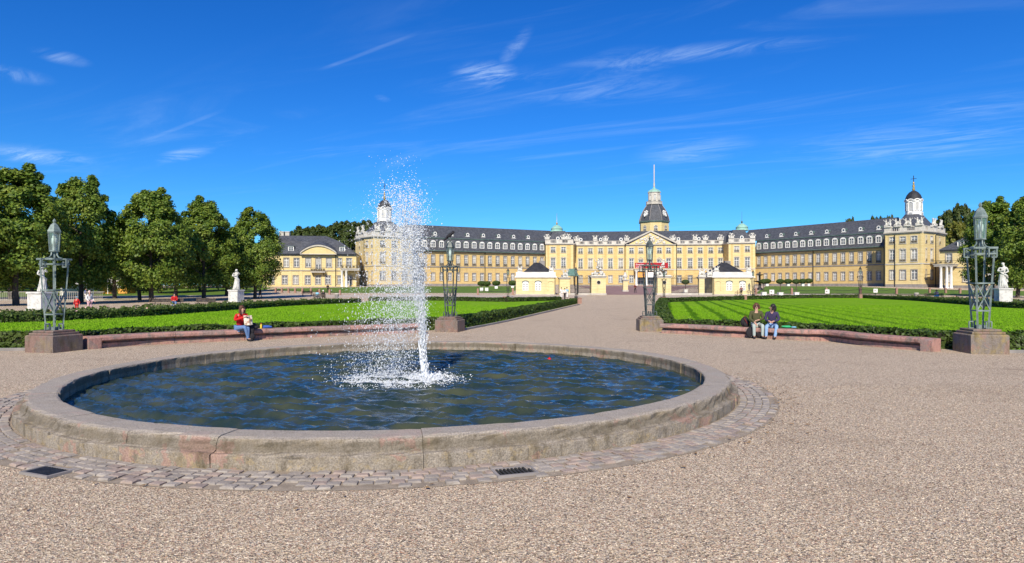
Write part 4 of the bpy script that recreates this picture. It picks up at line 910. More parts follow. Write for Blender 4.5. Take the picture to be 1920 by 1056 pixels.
def text(body, size, p, ang, mat, parent, name='lettering', ax='LEFT'):
    c = bpy.data.curves.new(name, 'FONT'); c.body = body; c.size = size; c.extrude = .01; c.align_x = ax; t = bpy.data.objects.new(name, c); me = bpy.data.meshes.new_from_object(t)
    bpy.data.objects.remove(t); me.materials.clear(); me.materials.append(mat); return link(name, me, parent, Vector(p), rot=(R_(90), 0, ang))
mo = Vector(main.location)
text('Zwischen  Kunst', .75, ris.at(ris.u(1190.5), 9.2, 3.54) - mo, ris.ang, M_wsign, bo); text('und Kult', .72, ris.at(ris.u(1190.5), 8.38, 3.54) - mo, ris.ang, M_wsign, bo)
s1_ = MB(); strip(s1_, ris, 5.05, 6.85, 2.9, 2.97, ris.u(1194.5), ris.u(1207)); s1o = s1_.build('hanging_sign', [M_orange], main); text('2UN', 1.2, ris.at(ris.u(1196), 5.5, 2.99) - mo, ris.ang, M_bench, s1o)
s2_ = MB(); strip(s2_, ris, 5.05, 6.85, 2.9, 2.97, ris.u(1213), ris.u(1225.5)); s2o = s2_.build('hanging_sign', [M_wsign], main)
lb2 = MB(); strip(lb2, ris, 6.1, 6.3, 2.971, 2.985, ris.u(1214.5), ris.u(1223)); strip(lb2, ris, 5.45, 5.6, 2.971, 2.985, ris.u(1214.5), ris.u(1219)); lb2.build('lettering', [M_grey], s2o)
for u in (ra - .35, rb_ + .35): drainpipe(main, mm, u, B0, ZC)
drainpipe(main, pl, .15, B0, ZC)
# --- octagonal tower
tw = empty('palace_tower', (X(1226.5, 238 * K), 238 * K, 20.0), 'slate domed octagonal tower with green copper cap and tall pole above the palace roof', 'tower')
oct_ = R_(22.5) + mm.ang
m = MB(); m.lathe([(5.7, -8), (5.7, 6.55)], (0, 0, 0), 8, 0, False, oct_); m.build('drum', [M_yellow], tw, (0, 0, 0))
m = MB(); m.lathe([(5.72, 6.3), (6.15, 6.5), (6.15, 6.8), (5.9, 6.95)], (0, 0, 0), 8, 0, False, oct_); m.build('cornice', [M_lead], tw, (0, 0, 0))
dp = [(5.95, 6.95), (5.75, 8.0), (5.35, 9.3), (4.75, 10.7), (4.0, 12.0), (3.2, 13.1), (2.95, 13.4)]
m = MB(); m.lathe(dp, (0, 0, 0), 8, 0, False, oct_); m.build('dome', [M_slate], tw, (0, 0, 0))
for k in range(8):
    t_ = oct_ + k * math.pi / 4; MB().tube([(r * 1.005 * math.cos(t_), r * 1.005 * math.sin(t_), z) for r, z in dp], .15, 5).build('rib', M_grey, tw, (0, 0, 0))
m = MB(); m.lathe([(2.95, 13.4), (3.35, 13.5), (3.35, 13.75), (3.2, 13.8), (3.2, 14.5), (3.3, 14.55), (3.3, 14.7), (2.3, 14.71)], (0, 0, 0), 8, 0, False, oct_); m.build('gallery', [M_trim], tw, (0, 0, 0))
m = MB(); m.lathe([(2.4, 14.7), (2.4, 18.0), (2.65, 18.1), (2.65, 18.3)], (0, 0, 0), 8, 0, False, oct_); m.build('lantern', [M_balus], tw, (0, 0, 0))
m = MB(); m.lathe([(2.7, 18.3), (2.3, 18.9), (1.4, 19.4), (.6, 19.8), (.3, 20.4)], (0, 0, 0), 8, 0, False, oct_); m.build('cap', [M_copper], tw, (0, 0, 0))
m = MB(); m.lathe([(.3, 20.3), (.42, 20.7), (.25, 21.0), (.40, 21.6), (.22, 22), (.20, 29), (.10, 29.1)], (0, 0, 0), 8); m.build('pole', [M_trim], tw, (0, 0, 0))
for k in range(8):
    t_ = mm.ang + k * math.pi / 4 - math.pi / 2; c_, s_ = math.cos(t_), math.sin(t_)
    if s_ > .1: continue
    d = 5.7 * math.cos(R_(22.5)); me, ge, gc = window_mesh(1.15, 1.35, 'arch'); o = link('window', me, tw, (c_ * (d + .21), s_ * (d + .21), 3.2), t_ + math.pi / 2, (1, 1, 1)); link('pane', ge, o)
    d = 2.4 * math.cos(R_(22.5)); me, ge, gc = window_mesh(.75, 1.9, 'blank'); o = link('window', me, tw, (c_ * (d + .21), s_ * (d + .21), 15.3), t_ + math.pi / 2); link('pane', ge, o)
    if k in (1, 7):
        m = MB(); M = Matrix.Translation((c_ * 4.9, s_ * 4.9, 9.6)) @ Matrix.Rotation(t_ + math.pi / 2, 4, 'Z') @ Matrix.Rotation(R_(-28), 4, 'X'); N = 14
        m.add([M @ Vector((.85 * math.cos(2 * math.pi * q / N), -.30, 1.0 * math.sin(2 * math.pi * q / N))) for q in range(N)] + [M @ Vector((.85 * math.cos(2 * math.pi * q / N), .3, 1.0 * math.sin(2 * math.pi * q / N))) for q in range(N)], [tuple(range(N))] + [(q, q + N, (q + 1) % N + N, (q + 1) % N) for q in range(N)], 0)
        for p_ in ((0, -.3, 1.15), (-.6, -.3, .85), (.6, -.3, .85), (0, -.3, -1.15)): m.ell(M @ Vector(p_), .32, 0, 7, 5, .1)
        for q in range(12): m.bar(M @ Vector((.6 * math.sin(q * math.pi / 6), -.31, .68 * math.cos(q * math.pi / 6))), M @ Vector((.75 * math.sin(q * math.pi / 6), -.31, .85 * math.cos(q * math.pi / 6))), .09, 1)
        m.bar(M @ Vector((0, -.33, 0)), M @ Vector((.1, -.33, .6)), .09, 1); m.bar(M @ Vector((0, -.33, 0)), M @ Vector((-.4, -.33, .1)), .1, 1); m.build('clock', [M_white, M_iron], tw, (0, 0, 0))

# --- wings
def wing(seg, cols, label, pipes, e0=0, e1=0):
    mid = seg.at(seg.L / 2, 1.7); o = empty('palace_wing', mid, label, 'palace wing', 'palace wings'); h = []; us = [seg.u(c) for c in cols] if cols[0] > 30 else [seg.L * (k + .5) / cols[0] for k in range(int(cols[0]))]
    windows(o, seg, us, 3.75, 6.2, 1.15, 'ground', h); windows(o, seg, us, 8.75, 11.95, 1.2, 'guard', h)
    m = MB(); wall(m, seg, 1.3, 13.1, h, .25); bk0, bk1 = seg.at(0, 0, -13), seg.at(seg.L, 0, -13); wall(m, Seg(seg.B, bk1), 1.3, 13.1, []); wall(m, Seg(bk1, bk0), 1.3, 13.1, []); wall(m, Seg(bk0, seg.A), 1.3, 13.1, []); m.build('wall', [M_brick], o)
    m = MB(); strip(m, seg, 7.95, 8.3, 0, .13); m.build('string_course', [M_grey], o); m = MB(); strip(m, seg, 1.1, 2.75, 0, .09); m.build('wall_foot', [M_grey], o); m = MB(); strip(m, seg, 12.8, 13.12, 0, .3); m.build('cornice', [M_grey], o)
    for u0, u1 in ((0, .6), (seg.L - .6, seg.L)): pilaster(o, seg, u0, u1, ((2.76, 7.94), (8.31, 12.79)), .05)
    m = MB(); A = [(.75, 13.12), (.70, 13.35), (.0, 14.0), (-1.35, 17.35)]; Bk = [(-1.2, 17.36), (-1.45, 17.55), (-7.2, 21.9), (-13.5, 16.5), (-13.5, 13.0)]
    for prof in (A, Bk):
        for (o0, z0), (o1, z1) in zip(prof, prof[1:]): q0_, q1_ = (-e0 if prof is Bk else 0), seg.L + (e1 if prof is Bk else 0); m.add([seg.at(q0_, z0, o0), seg.at(q1_, z0, o0), seg.at(q1_, z1, o1), seg.at(q0_, z1, o1)], [(0, 1, 2, 3)])
    pf = [(.75, 13.12), (0, 14.0), (-1.35, 17.35), (-7.2, 21.9), (-13.5, 16.5), (-13.5, 13.0)]
    m.add([seg.at(0, z, q) for q, z in pf], [tuple(range(6))]); m.add([seg.at(seg.L, z, q) for q, z in pf], [tuple(reversed(range(6)))]); m.build('roof', [M_slate], o)
    m = MB(); m.tube([seg.at(0, 13.2, .82), seg.at(seg.L, 13.2, .82)], .16, 6); strip(m, seg, 17.25, 17.5, -1.38, -1.12); m.build('gutter', [M_lead], o)
    for u in us: dormer(o, 'mansard', seg.at(u, 14.35, -.05), seg.ang, .98)
    n = len(us) // 2
    for k in range(n): dormer(o, 'eye', seg.at((us[2 * k] + us[2 * k + 1]) / 2 + .1, 18.25, -2.3), seg.ang, .95)
    for u in pipes: drainpipe(o, seg, u, 1.6, 13.2)
    return o
wl = Seg(P2(772, 191.5), P2(1023, 212)); wr = Seg(P2(1414.5, 208), P2(1660, 173.5))
wing(wl, (17,), 'left palace wing with one long row of white mansard dormers, partly behind the spray', (wl.u(909), wl.L - .3), 0, 7.5)
rc = [150, 235, 326, 412, 505, 597, 692, 788, 885, 985, 1090, 1192, 1297, 1408, 1518, 1632]
wing(wr, [1400 + c / 6.6 for c in rc], 'right palace wing with white mansard dormers, running toward the corner pavilion with the right belfry', (wr.u(1525), wr.L - .3), 7.5, 0)
# --- corner pavilions with belfries
def pavilion(Ps, cols, c_px, c_y, label, r0, ztop):
    pts = [P2(*p) for p in Ps]; segs = [Seg(a, b) for a, b in zip(pts, pts[1:])]; o = empty('corner_pavilion', (pts[1][0], pts[1][1], 1.5), label, 'pavilion', 'corner pavilions of the palace'); m = MB(); t_ = MB(); b = MB(); q = MB()
    for sg, cc in zip(segs, cols):
        h = []
        for px, w_ in cc:
            u = [sg.u(px)]; windows(o, sg, u, 3.75, 6.3, w_, 'ground', h); windows(o, sg, u, 8.55, 11.7, w_, 'main', h); windows(o, sg, u, 13.4, 15.2, w_, 'attic', h)
        wall(m, sg, 1.0, 16.3, h); t_ = MB(); strip(t_, sg, 7.75, 8.05, 0, .14); t_.build('string_course', [M_trim], o); t_ = MB(); strip(t_, sg, 15.95, 16.25, 0, .25); strip(t_, sg, 16.25, 16.55, -.4, .55); t_.build('cornice', [M_trim], o); t_ = MB(); strip(t_, sg, .9, 2.5, 0, .1); t_.build('wall_foot', [M_grey], o)
        for u0, u1 in ((0, .55), (sg.L - .55, sg.L)): pilaster(o, sg, u0, u1, ((2.51, 7.74), (8.06, 15.94)), .07)
        b = MB(); balustrade(b, sg, 16.56, 1.3, max(1, int(sg.L / 3.2))); b.build('balustrade', [M_balus], o)
    back = [segs[-1].at(segs[-1].L, 0, 0) + Vector((0, 8, 0)), wr.at(wr.L - .05, 0, -.5)] if c_px > 1200 else [wl.at(.05, 0, -.5), segs[0].at(0, 0, 0) + Vector((0, 8, 0))]
    for a, b2 in ((segs[-1].B, back[0]), (back[0], back[1]), (back[1], segs[0].A)): wall(m, Seg(a, b2), 1.0, 16.3, [])
    m.build('wall', [M_rust, M_rust], o); 
    C = Vector((X(c_px, c_y * K), c_y * K, 0)); ring_ = [sg.at(0, 16.6, -.6) for sg in segs] + [segs[-1].at(segs[-1].L, 16.6, -.6), back[0] + Vector((0, 0, 16.6)), back[1] + Vector((0, 0, 16.6))]
    N = len(ring_); r = MB(); mid_ = [v.lerp(Vector((C.x, C.y, 16.6)), .45) + Vector((0, 0, 3.4)) for v in ring_]; top = [Vector((C.x, C.y, 22.0)) + (Vector((v.x - C.x, v.y - C.y, 0))).normalized() * (r0 * 1.12) for v in ring_]
    r.add(ring_ + mid_ + top, [(i, (i + 1) % N, N + (i + 1) % N, N + i) for i in range(N)] + [(N + i, N + (i + 1) % N, 2 * N + (i + 1) % N, 2 * N + i) for i in range(N)] + [tuple(range(2 * N, 3 * N))]); r.build('roof', [M_slate], o)
    # belfry: octagonal drum with alternating wide and narrow sides, louvred arches, bell dome, finial and cross
    f = MB(); ang0 = segs[0 if len(Ps) == 4 and c_px > 1200 else -2].ang; oc = R_(22.5) + ang0
    f.lathe([(r0 * 1.1, 20.6), (r0 * 1.1, 22.2), (r0, 22.3), (r0, 25.4), (r0 * 1.09, 25.6), (r0 * 1.09, 25.85)], (C.x, C.y, 0), 8, 0, False, oc); f.build('belfry', [M_white], o)
    d = r0 * math.cos(R_(22.5))
    for k in range(8):
        t2 = ang0 - math.pi / 2 + k * math.pi / 4
        if math.sin(t2) > .3: continue
        M = Matrix.Translation((C.x + d * math.cos(t2), C.y + d * math.sin(t2), 0)) @ Matrix.Rotation(t2 + math.pi / 2, 4, 'Z'); lv = MB(); wv = r0 * .27 if k % 2 == 0 else r0 * .2
        N2 = 8; arch = [(wv * math.cos(math.pi * q_ / N2), 25.0 + wv * math.sin(math.pi * q_ / N2)) for q_ in range(N2 + 1)]
        for (x, z), (x2, z2) in zip(arch, arch[1:]): lv.bar(M @ Vector((x * 1.12, -.1, z + .02)), M @ Vector((x2 * 1.12, -.1, z2 + .02)), .22, 0)
        for s_ in (-1, 1): lv.bar(M @ Vector((s_ * wv * 1.12, -.1, 23.0)), M @ Vector((s_ * wv * 1.12, -.1, 25.05)), .22, 0)
        lv.add([M @ Vector((-wv, -.02, 23.0)), M @ Vector((wv, -.02, 23.0)), *[M @ Vector((x, -.02, z)) for x, z in arch]], [tuple(range(len(arch) + 2))], 1)
        for q_ in range(9): z = 23.1 + q_ * .25; lv.box(-wv * .9, wv * .9, -.12, -.03, z, z + .12, 0, M)
        # curved eyebrow of the dome over each side
        wb_ = d * math.tan(R_(22.5)) * .98
        for q_ in range(N2): p1, p2 = math.pi * q_ / N2, math.pi * (q_ + 1) / N2; lv.bar(M @ Vector((wb_ * math.cos(p1), -.18, 25.7 + wb_ * .72 * math.sin(p1))), M @ Vector((wb_ * math.cos(p2), -.18, 25.7 + wb_ * .72 * math.sin(p2))), .3, 0)
        lv.add([M @ Vector((wb_ * math.cos(math.pi * q_ / N2), -.1, 25.7 + wb_ * .72 * math.sin(math.pi * q_ / N2))) for q_ in range(N2 + 1)], [tuple(range(N2 + 1))], 0)
        if k % 2 == 0: lv.add([M @ Vector((.5 * math.cos(2 * math.pi * q_ / 12), -.36, 22.0 + .5 * math.sin(2 * math.pi * q_ / 12))) for q_ in range(12)], [tuple(range(12))], 1); lv.box(-.7, .7, -.35, .1, 21.3, 22.7, 0, M)
        lv.build('louvre_arch', [M_white, M_blind], o)
    f = MB(); f.lathe([(r0 * 1.05, 25.86), (r0 * 1.02, 26.6), (r0 * .86, 27.5), (r0 * .55, 28.3), (r0 * .2, 28.75), (.25, 28.8)], (C.x, C.y, 0), 16, 0, True, oc); f.build('dome', [M_slated], o)
    f = MB(); f.lathe([(.25, 28.7), (.42, 29.1), (.22, 29.6), (.38, 30.1), (.15, 30.6), (.30, 30.9), (.12, 31.2), (.07, 31.3)], (C.x, C.y, 0), 8, 0)
    f.bar((C.x, C.y, 31.2), (C.x, C.y, ztop), .14, 1); ca_ = Vector((math.cos(ang0), math.sin(ang0), 0)); z = ztop - .9; f.bar(Vector((C.x, C.y, z)) - ca_ * .75, Vector((C.x, C.y, z)) + ca_ * .75, .13, 1); f.build('finial_cross', [M_gold, M_iron], o)
    return o, segs
pvL, sL = pavilion([(667, 189), (683, 181), (701, 177), (774, 182)], [[(674.5, .7)], [(688, 1.3), (698, .5)], [(717.3, 1.4), (739, 1.4), (759, 1.4)]], 721, 190, 'left corner pavilion with white belfry, half veiled by the fountain spray', 2.05, 33.9)
pvR, sR = pavilion([(1658, 167), (1730, 160), (1754, 163.5), (1772, 169.5)], [[(1673, 1.3), (1692.7, 1.4), (1714, 1.4)], [(1736.5, .5), (1746.8, 1.3)], [(1761.6, .7)]], 1713, 172, 'right corner pavilion with white belfry beside the trees', 2.0, 33.0)
for o, sg, lst in ((pvL, sL[0], ((671, 4), (680, 5))), (pvL, sL[2], ((708, 3), (729, 0), (750, 4), (769, 5))), (pvR, sR[0], ((1665, 3), (1683, 4), (1702, 5), (1724, 3))), (pvR, sR[1], ((1752, 4),)), (pvR, sR[2], ((1765, 5),))):
    for px, k in lst: sculpt(o, sg, px, 17.86, k, 1.15)
drainpipe(pvL, sL[1], .2, 1.4, 16); drainpipe(pvR, sR[0], sR[0].u(1678), 1.2, 16); drainpipe(pvR, sR[1], sR[1].L - .2, 1.4, 16); drainpipe(pvR, sR[0], .2, 1.4, 16)

# --- outlying houses at both ends
def porch(parent, seg, u0, u1, dep, z0, z1, cols):
    m = MB(); strip(m, seg, z1, z1 + .45, .12, dep, u0, u1); strip(m, seg, z1 + .451, z1 + .6, .05, dep + .2, u0 - .2, u1 + .2); m.build('porch_slab', [M_trim], parent)
    r = MB(); strip(r, seg, z1 + 1.45, z1 + 1.53, dep - .1, dep - .02, u0, u1); n = int((u1 - u0) / .22)
    for k in range(n + 1): u = u0 + (u1 - u0) * k / n; strip(r, seg, z1 + .6, z1 + 1.45, dep - .08, dep - .04, u - .025, u + .025)
    for k in range(int(n / 4)): r.ell(seg.at(u0 + (u1 - u0) * (k + .5) / int(n / 4), z1 + 1.02, dep - .06), (.3, .05, .3), 0, 8, 4)
    for uu in (u0, u1): strip(r, seg, z1 + 1.45, z1 + 1.53, .1, dep - .1, uu - .04, uu + .04)
    r.build('porch_railing', [M_ironrail], parent)
    for u in cols: column(parent, seg.at(u, 0, dep - .5), z0, z1, .33)
kl = Seg(P2(455, 168), P2(668, 172)); hl = empty('outer_house', kl.at(kl.L / 2, 1.4), 'low yellow house with a curved gable and balcony left of the palace', 'house'); h = []
lo_ = [kl.u(509), *[kl.u(c) for c in (534, 554.5, 577, 596.5, 615, 635.6, 655)]]; up_ = [kl.u(c) for c in (537, 556, 654.5, 636)]
zz0 = 10.85
windows(hl, kl, lo_, 2.55, 4.9, 1.35, 'ground', h); windows(hl, kl, up_, 7.3, 9.75, 1.35, 'ground', h); windows(hl, kl, [kl.u(578), kl.u(616.7)], 7.3, 9.75, 1.35, 'shut', h); windows(hl, kl, [kl.u(597)], 6.6, 9.75, 1.35, 'shut', h)
m = MB(); wall(m, kl, .8, zz0, h); q0, q1 = kl.at(0, 0, -14), kl.at(kl.L, 0, -14); wall(m, Seg(kl.B, q1), .8, zz0, []); wall(m, Seg(q1, q0), .8, zz0, []); wall(m, Seg(q0, kl.A), .8, zz0, []); m.build('wall', [M_yellow], hl)
for nm_, a_, b_, o_ in (('string_course', 6.15, 6.4, .12), ('cornice', zz0 - .35, zz0, .3), ('wall_foot', .7, 1.9, .1)): m = MB(); strip(m, kl, a_, b_, 0, o_); m.build(nm_, [M_grey], hl)
for c in (544.5, 564.5, 606.5 - 20, 630): u = kl.u(c); pilaster(hl, kl, u - .35, u + .35, ((1.91, 6.14), (6.41, zz0 - .36)), .06)
m = MB(); e = .8; F4 = [kl.at(-e, zz0 + .05, e), kl.at(kl.L + .1, zz0 + .05, e), kl.at(kl.L + .1, zz0 + .05, -14 - e), kl.at(-e, zz0 + .05, -14 - e)]; Rg = [kl.at(8.5, 16.4, -6), kl.at(kl.L - 9, 16.4, -6), kl.at(kl.L - 9, 16.4, -8), kl.at(8.5, 16.4, -8)]; Md = [a.lerp(b, .55) + Vector((0, 0, .75)) for a, b in zip(F4, Rg)]
m.add(F4 + Md + Rg, [(i, (i + 1) % 4, 4 + (i + 1) % 4, 4 + i) for i in range(4)] + [(4 + i, 4 + (i + 1) % 4, 8 + (i + 1) % 4, 8 + i) for i in range(4)] + [(8, 9, 10, 11)]); m.build('roof', [M_slate], hl)
g0, g1 = kl.u(564), kl.u(632); m = MB(); N = 16; arc = [(g0 + (g1 - g0) * k / N, zz0 + .1 + 2.1 * math.sin(math.pi * k / N) ** .8) for k in range(N + 1)]
m.add([kl.at(u, z, .9) for u, z in arc], [tuple(reversed(range(N + 1)))], 1)
for (a_, za), (b_, zb) in zip(arc, arc[1:]): m.add([kl.at(a_, za, 1.25), kl.at(b_, zb, 1.25), kl.at(b_, zb + .45, 1.25), kl.at(a_, za + .45, 1.25), kl.at(a_, za, .6), kl.at(b_, zb, .6)], [(0, 1, 2, 3), (0, 4, 5, 1)], 0); m.add([kl.at(a_ - .0, za + .46, 1.35), kl.at(b_, zb + .46, 1.35), kl.at(b_, zb + 2.2, -5), kl.at(a_, za + 2.2, -5)], [(0, 1, 2, 3)], 2)
strip(m, kl, zz0 - .1, zz0 + .12, .1, 1.25, g0, g1); m.build('curved_gable', [M_trim, M_yellow, M_slate], hl)
m = MB(); c0, c1 = kl.u(584), kl.u(611); strip(m, kl, 5.75, 6.05, .1, 1.5, c0, c1); m.build('balcony', [M_trim], hl)
m = MB(); strip(m, kl, 7.0, 7.07, 1.4, 1.48, c0, c1)
for k in range(22): u = c0 + (c1 - c0) * k / 21; strip(m, kl, 6.05, 7.0, 1.42, 1.46, u - .02, u + .02)
for k in range(6): m.ell(kl.at(c0 + (c1 - c0) * (k + .5) / 6, 6.5, 1.45), (.3, .06, .3), 0, 8, 4)
for u in (c0 + .5, c1 - .5): m.tube([kl.at(u, 5.0, .15), kl.at(u, 5.2, .7), kl.at(u, 5.74, 1.2)], .12, 6)
m.build('balcony_railing', [M_ironrail], hl)
for px in (545.5, 641.7): dormer(hl, 'box', kl.at(kl.u(px), 11.7, -.15), kl.ang)
for px, o_ in ((519, -7), (530, -7)): m = MB(); p = kl.at(kl.u(px), 15, o_); m.box(p.x - .6, p.x + .6, p.y - .5, p.y + .5, 14.5, 17.4); m.box(p.x - .7, p.x + .7, p.y - .6, p.y + .6, 17.4, 17.65); m.build('chimney', [M_trim], hl)
porch(hl, kl, kl.u(641.5), kl.u(676), 3.4, 1.7, 6.3, [kl.u(643.5), kl.u(651.5)]); drainpipe(hl, kl, kl.u(629.5), 1, zz0)
kr = Seg(P2(1762, 158), P2(2010, 138)); hr = empty('outer_house', kr.at(kr.L / 2, 1.4), 'low yellow house behind the right trees, with a columned porch', 'house'); h = []; lo_ = [kr.u(c) for c in (1779, 1811, 1834, 1858, 1881, 1897, 1916, 1936)]
windows(hr, kr, lo_, 3.1, 5.6, 1.3, 'ground', h); windows(hr, kr, lo_, 8.1, 10.3, 1.3, 'ground', h)
m = MB(); wall(m, kr, .8, 11.2, h); q0, q1 = kr.at(0, 0, -14), kr.at(kr.L, 0, -14); wall(m, Seg(kr.B, q1), .8, 11.2, []); wall(m, Seg(q1, q0), .8, 11.2, []); wall(m, Seg(q0, kr.A), .8, 11.2, []); m.build('wall', [M_yellow], hr)
for nm_, a_, b_, o_ in (('string_course', 6.6, 6.85, .12), ('cornice', 10.85, 11.2, .3), ('wall_foot', .7, 2.2, .1)): m = MB(); strip(m, kr, a_, b_, 0, o_); m.build(nm_, [M_grey], hr)
m = MB(); F4 = [kr.at(-.1, 11.25, e), kr.at(kr.L + e, 11.25, e), kr.at(kr.L + e, 11.25, -14 - e), kr.at(-.1, 11.25, -14 - e)]; Rg = [kr.at(9, 17.5, -6), kr.at(kr.L - 9, 17.5, -6), kr.at(kr.L - 9, 17.5, -8), kr.at(9, 17.5, -8)]
m.add(F4 + Rg, [(i, (i + 1) % 4, 4 + (i + 1) % 4, 4 + i) for i in range(4)] + [(4, 5, 6, 7)]); m.build('roof', [M_slate], hr)
for px in (1801, 1850): dormer(hr, 'box', kr.at(kr.u(px), 12.0, -.15), kr.ang)
porch(hr, kr, kr.u(1761), kr.u(1796), 3.4, 1.4, 7.0, [kr.u(1773), kr.u(1784), kr.u(1792)])

# --- gatehouses, gate piers, railings
GZ = 122.0
def gatehouse(x0, x1, label, mirror):
    z0 = gz(GZ) - .15; a, b = X(x0, GZ), X(x1, GZ); sg = Seg((a, GZ), (b, GZ)); o = empty('gatehouse', ((a + b) / 2, GZ, z0), label, 'gatehouse', 'gatehouses of the palace forecourt'); w_ = b - a
    zc = Zp(520.5, GZ); zt = Zp(511.5, GZ); h = []; cen = [.24, .56] if not mirror else [.40, .73]; bl_ = .88 if not mirror else .12
    def arched(u, w2, zb, zt2, name):
        m = MB(); N = 8; arch = [(w2 * math.cos(math.pi * k / N), zt2 - w2 * .55 + w2 * .55 * math.sin(math.pi * k / N)) for k in range(N + 1)]
        if name == 'window':
            m.add([sg.at(u + x, z, .03) for x, z in [(-w2, zb)] + arch[::-1] + [(w2, zb)]], [tuple(reversed(range(N + 3)))], 0)
            for (x, z), (x2, z2) in zip(arch, arch[1:]): m.bar(sg.at(u + x * 1.1, z + .03, .05), sg.at(u + x2 * 1.1, z2 + .03, .05), .13, 2)
            for k in range(2): 
                for q in range(3): x = -w2 * .5 + k * w2; z = zb + (zt2 - zb) * (.08 + .24 * q); m.add([sg.at(u + x - w2 * .28, z, .036), sg.at(u + x + w2 * .28, z, .036), sg.at(u + x + w2 * .28, z + .3, .036), sg.at(u + x - w2 * .28, z + .3, .036)], [(0, 1, 2, 3)], 1)
            m.bar(sg.at(u, zb, .06), sg.at(u, zt2, .06), .08, 0); ob = m.build('window', [M_white, M_blind, M_lead], o)
        else:
            for (x, z), (x2, z2) in zip([(w2, zb)] + arch, arch + [(-w2, zb)]): m.bar(sg.at(u + x, z, .02), sg.at(u + x2, z2, .02), .16, 0)
            m.build('blind_arch', [M_gate], o)
    for c in cen: arched(w_ * c, .56, z0 + 1.0, zc - .65, 'window')
    arched(w_ * bl_, .55, z0 + 1.0, zc - .65, 'blind')
    dpt = 6.5; m = MB(); wall(m, sg, z0 - .3, zc, []); c1, c0 = (b, GZ + dpt), (a, GZ + dpt); wall(m, Seg(sg.B, c1), z0 - .3, zc, []); wall(m, Seg(c1, c0), z0 - .3, zc, []); wall(m, Seg(c0, sg.A), z0 - .3, zc, []); m.build('wall', [M_gate], o)
    m = MB(); m.box(a - .06, b + .06, GZ - .06, GZ + dpt + .06, z0 - .35, z0 + .35, 0); m.build('plinth', [M_trim], o)
    m = MB(); m.box(a - .25, b + .25, GZ - .25, GZ + dpt + .25, zc, zc + .16, 0); m.box(a - .12, b + .12, GZ - .12, GZ + dpt + .12, zc + .161, zc + .3, 0)
    m.box(a, b, GZ, GZ + .35, zc + .301, zt, 0); m.box(a, a + .35, GZ + .351, GZ + dpt, zc + .301, zt, 0); m.box(b - .35, b, GZ + .351, GZ + dpt, zc + .301, zt, 0); m.box(a - .05, b + .05, GZ - .05, GZ + .4, zt + .002, zt + .12, 0); m.build('parapet', [M_white], o)
    m = MB()
    for k in range(3):
        for q in range(7): x = a + w_ * (.14 + .30 * k) + q * .2; m.box(x, x + .09, GZ - .02, GZ, zc + .45, zt - .12)
    m.build('parapet_openings', [M_blind], o)
    m = MB(); za = Zp(492.5, GZ + 3); ax = a + w_ * (.55 if not mirror else .40); e0, e1 = (a + w_ * .16, b - .1) if not mirror else (a + .1, b - w_ * .16)
    m.add([(e0, GZ + .5, zt - .05), (e1, GZ + .5, zt - .05), (e1, GZ + dpt - .4, zt - .05), (e0, GZ + dpt - .4, zt - .05), (ax - .5, GZ + 3, za), (ax + .5, GZ + 3, za)], [(0, 1, 5, 4), (1, 2, 5), (2, 3, 4, 5), (3, 0, 4)]); m.build('roof', [M_slated], o)
    m = MB(); m.box(ax + .4, ax + 1.5, GZ + 3.6, GZ + 4.4, za - 1, za + .35); m.build('chimney', [M_grey], o)
    for x, k in ((a + .75, 3), (b - .75, 4)): link('sculpture', TROPH[k], o, Vector((x, GZ + .4, zt + .1)) - Vector(o.location), 0, .62)
    m = MB(); m.tube([(b - .1 if not mirror else a + .1, GZ - .12, z0), (b - .1 if not mirror else a + .1, GZ - .12, zc)], .06, 6); m.build('drainpipe', M_iron, o)
    return o
gatehouse(967.5, 1041.5, 'yellow gatehouse with black hipped roof and chimney, left of the gate', False)
gatehouse(1337, 1412.5, 'yellow gatehouse with black hipped roof, right of the gate behind the parked bicycles', True)
def gate_pier(x0, x1, label, y0=GZ, top=517.5, orn=True, h2=.12):
    a, b = X(x0, y0), X(x1, y0); z0 = gz(y0); zt = Zp(top, y0); w_ = b - a; o = empty('gate_pier', ((a + b) / 2, y0 + w_ / 2, z0), label, 'gate pier'); m = MB()
    m.box(-w_ / 2, w_ / 2, -w_ / 2, w_ / 2, .35, zt - z0 - .35, 0); m.build('shaft', [M_gate], o, (0, 0, 0))
    m = MB(); m.box(-w_ / 2 - .12, w_ / 2 + .12, -w_ / 2 - .12, w_ / 2 + .12, -.2, .349, 0, None, .03); m.box(-w_ / 2 - .1, w_ / 2 + .1, -w_ / 2 - .1, w_ / 2 + .1, zt - z0 - .349, zt - z0 - .15, 0); m.box(-w_ / 2 - .25, w_ / 2 + .25, -w_ / 2 - .25, w_ / 2 + .25, zt - z0 - .149, zt - z0, 0, None, .03); m.build('cap', [M_trim], o, (0, 0, 0))
    if orn:
        m = MB(); N = 16; m.add([(.36 * math.cos(2 * math.pi * k / N), -w_ / 2 - .012, (zt - z0) * .66 + .36 * math.sin(2 * math.pi * k / N)) for k in range(N)], [tuple(range(N))], 0)
        for k in range(N): m.bar((.36 * math.cos(2 * math.pi * k / N), -w_ / 2 - .02, (zt - z0) * .66 + .36 * math.sin(2 * math.pi * k / N)), (.36 * math.cos(2 * math.pi * (k + 1) / N), -w_ / 2 - .02, (zt - z0) * .66 + .36 * math.sin(2 * math.pi * (k + 1) / N)), .08, 1)
        m.build('round_opening', [M_dark, M_trim], o, (0, 0, 0))
    return o, zt
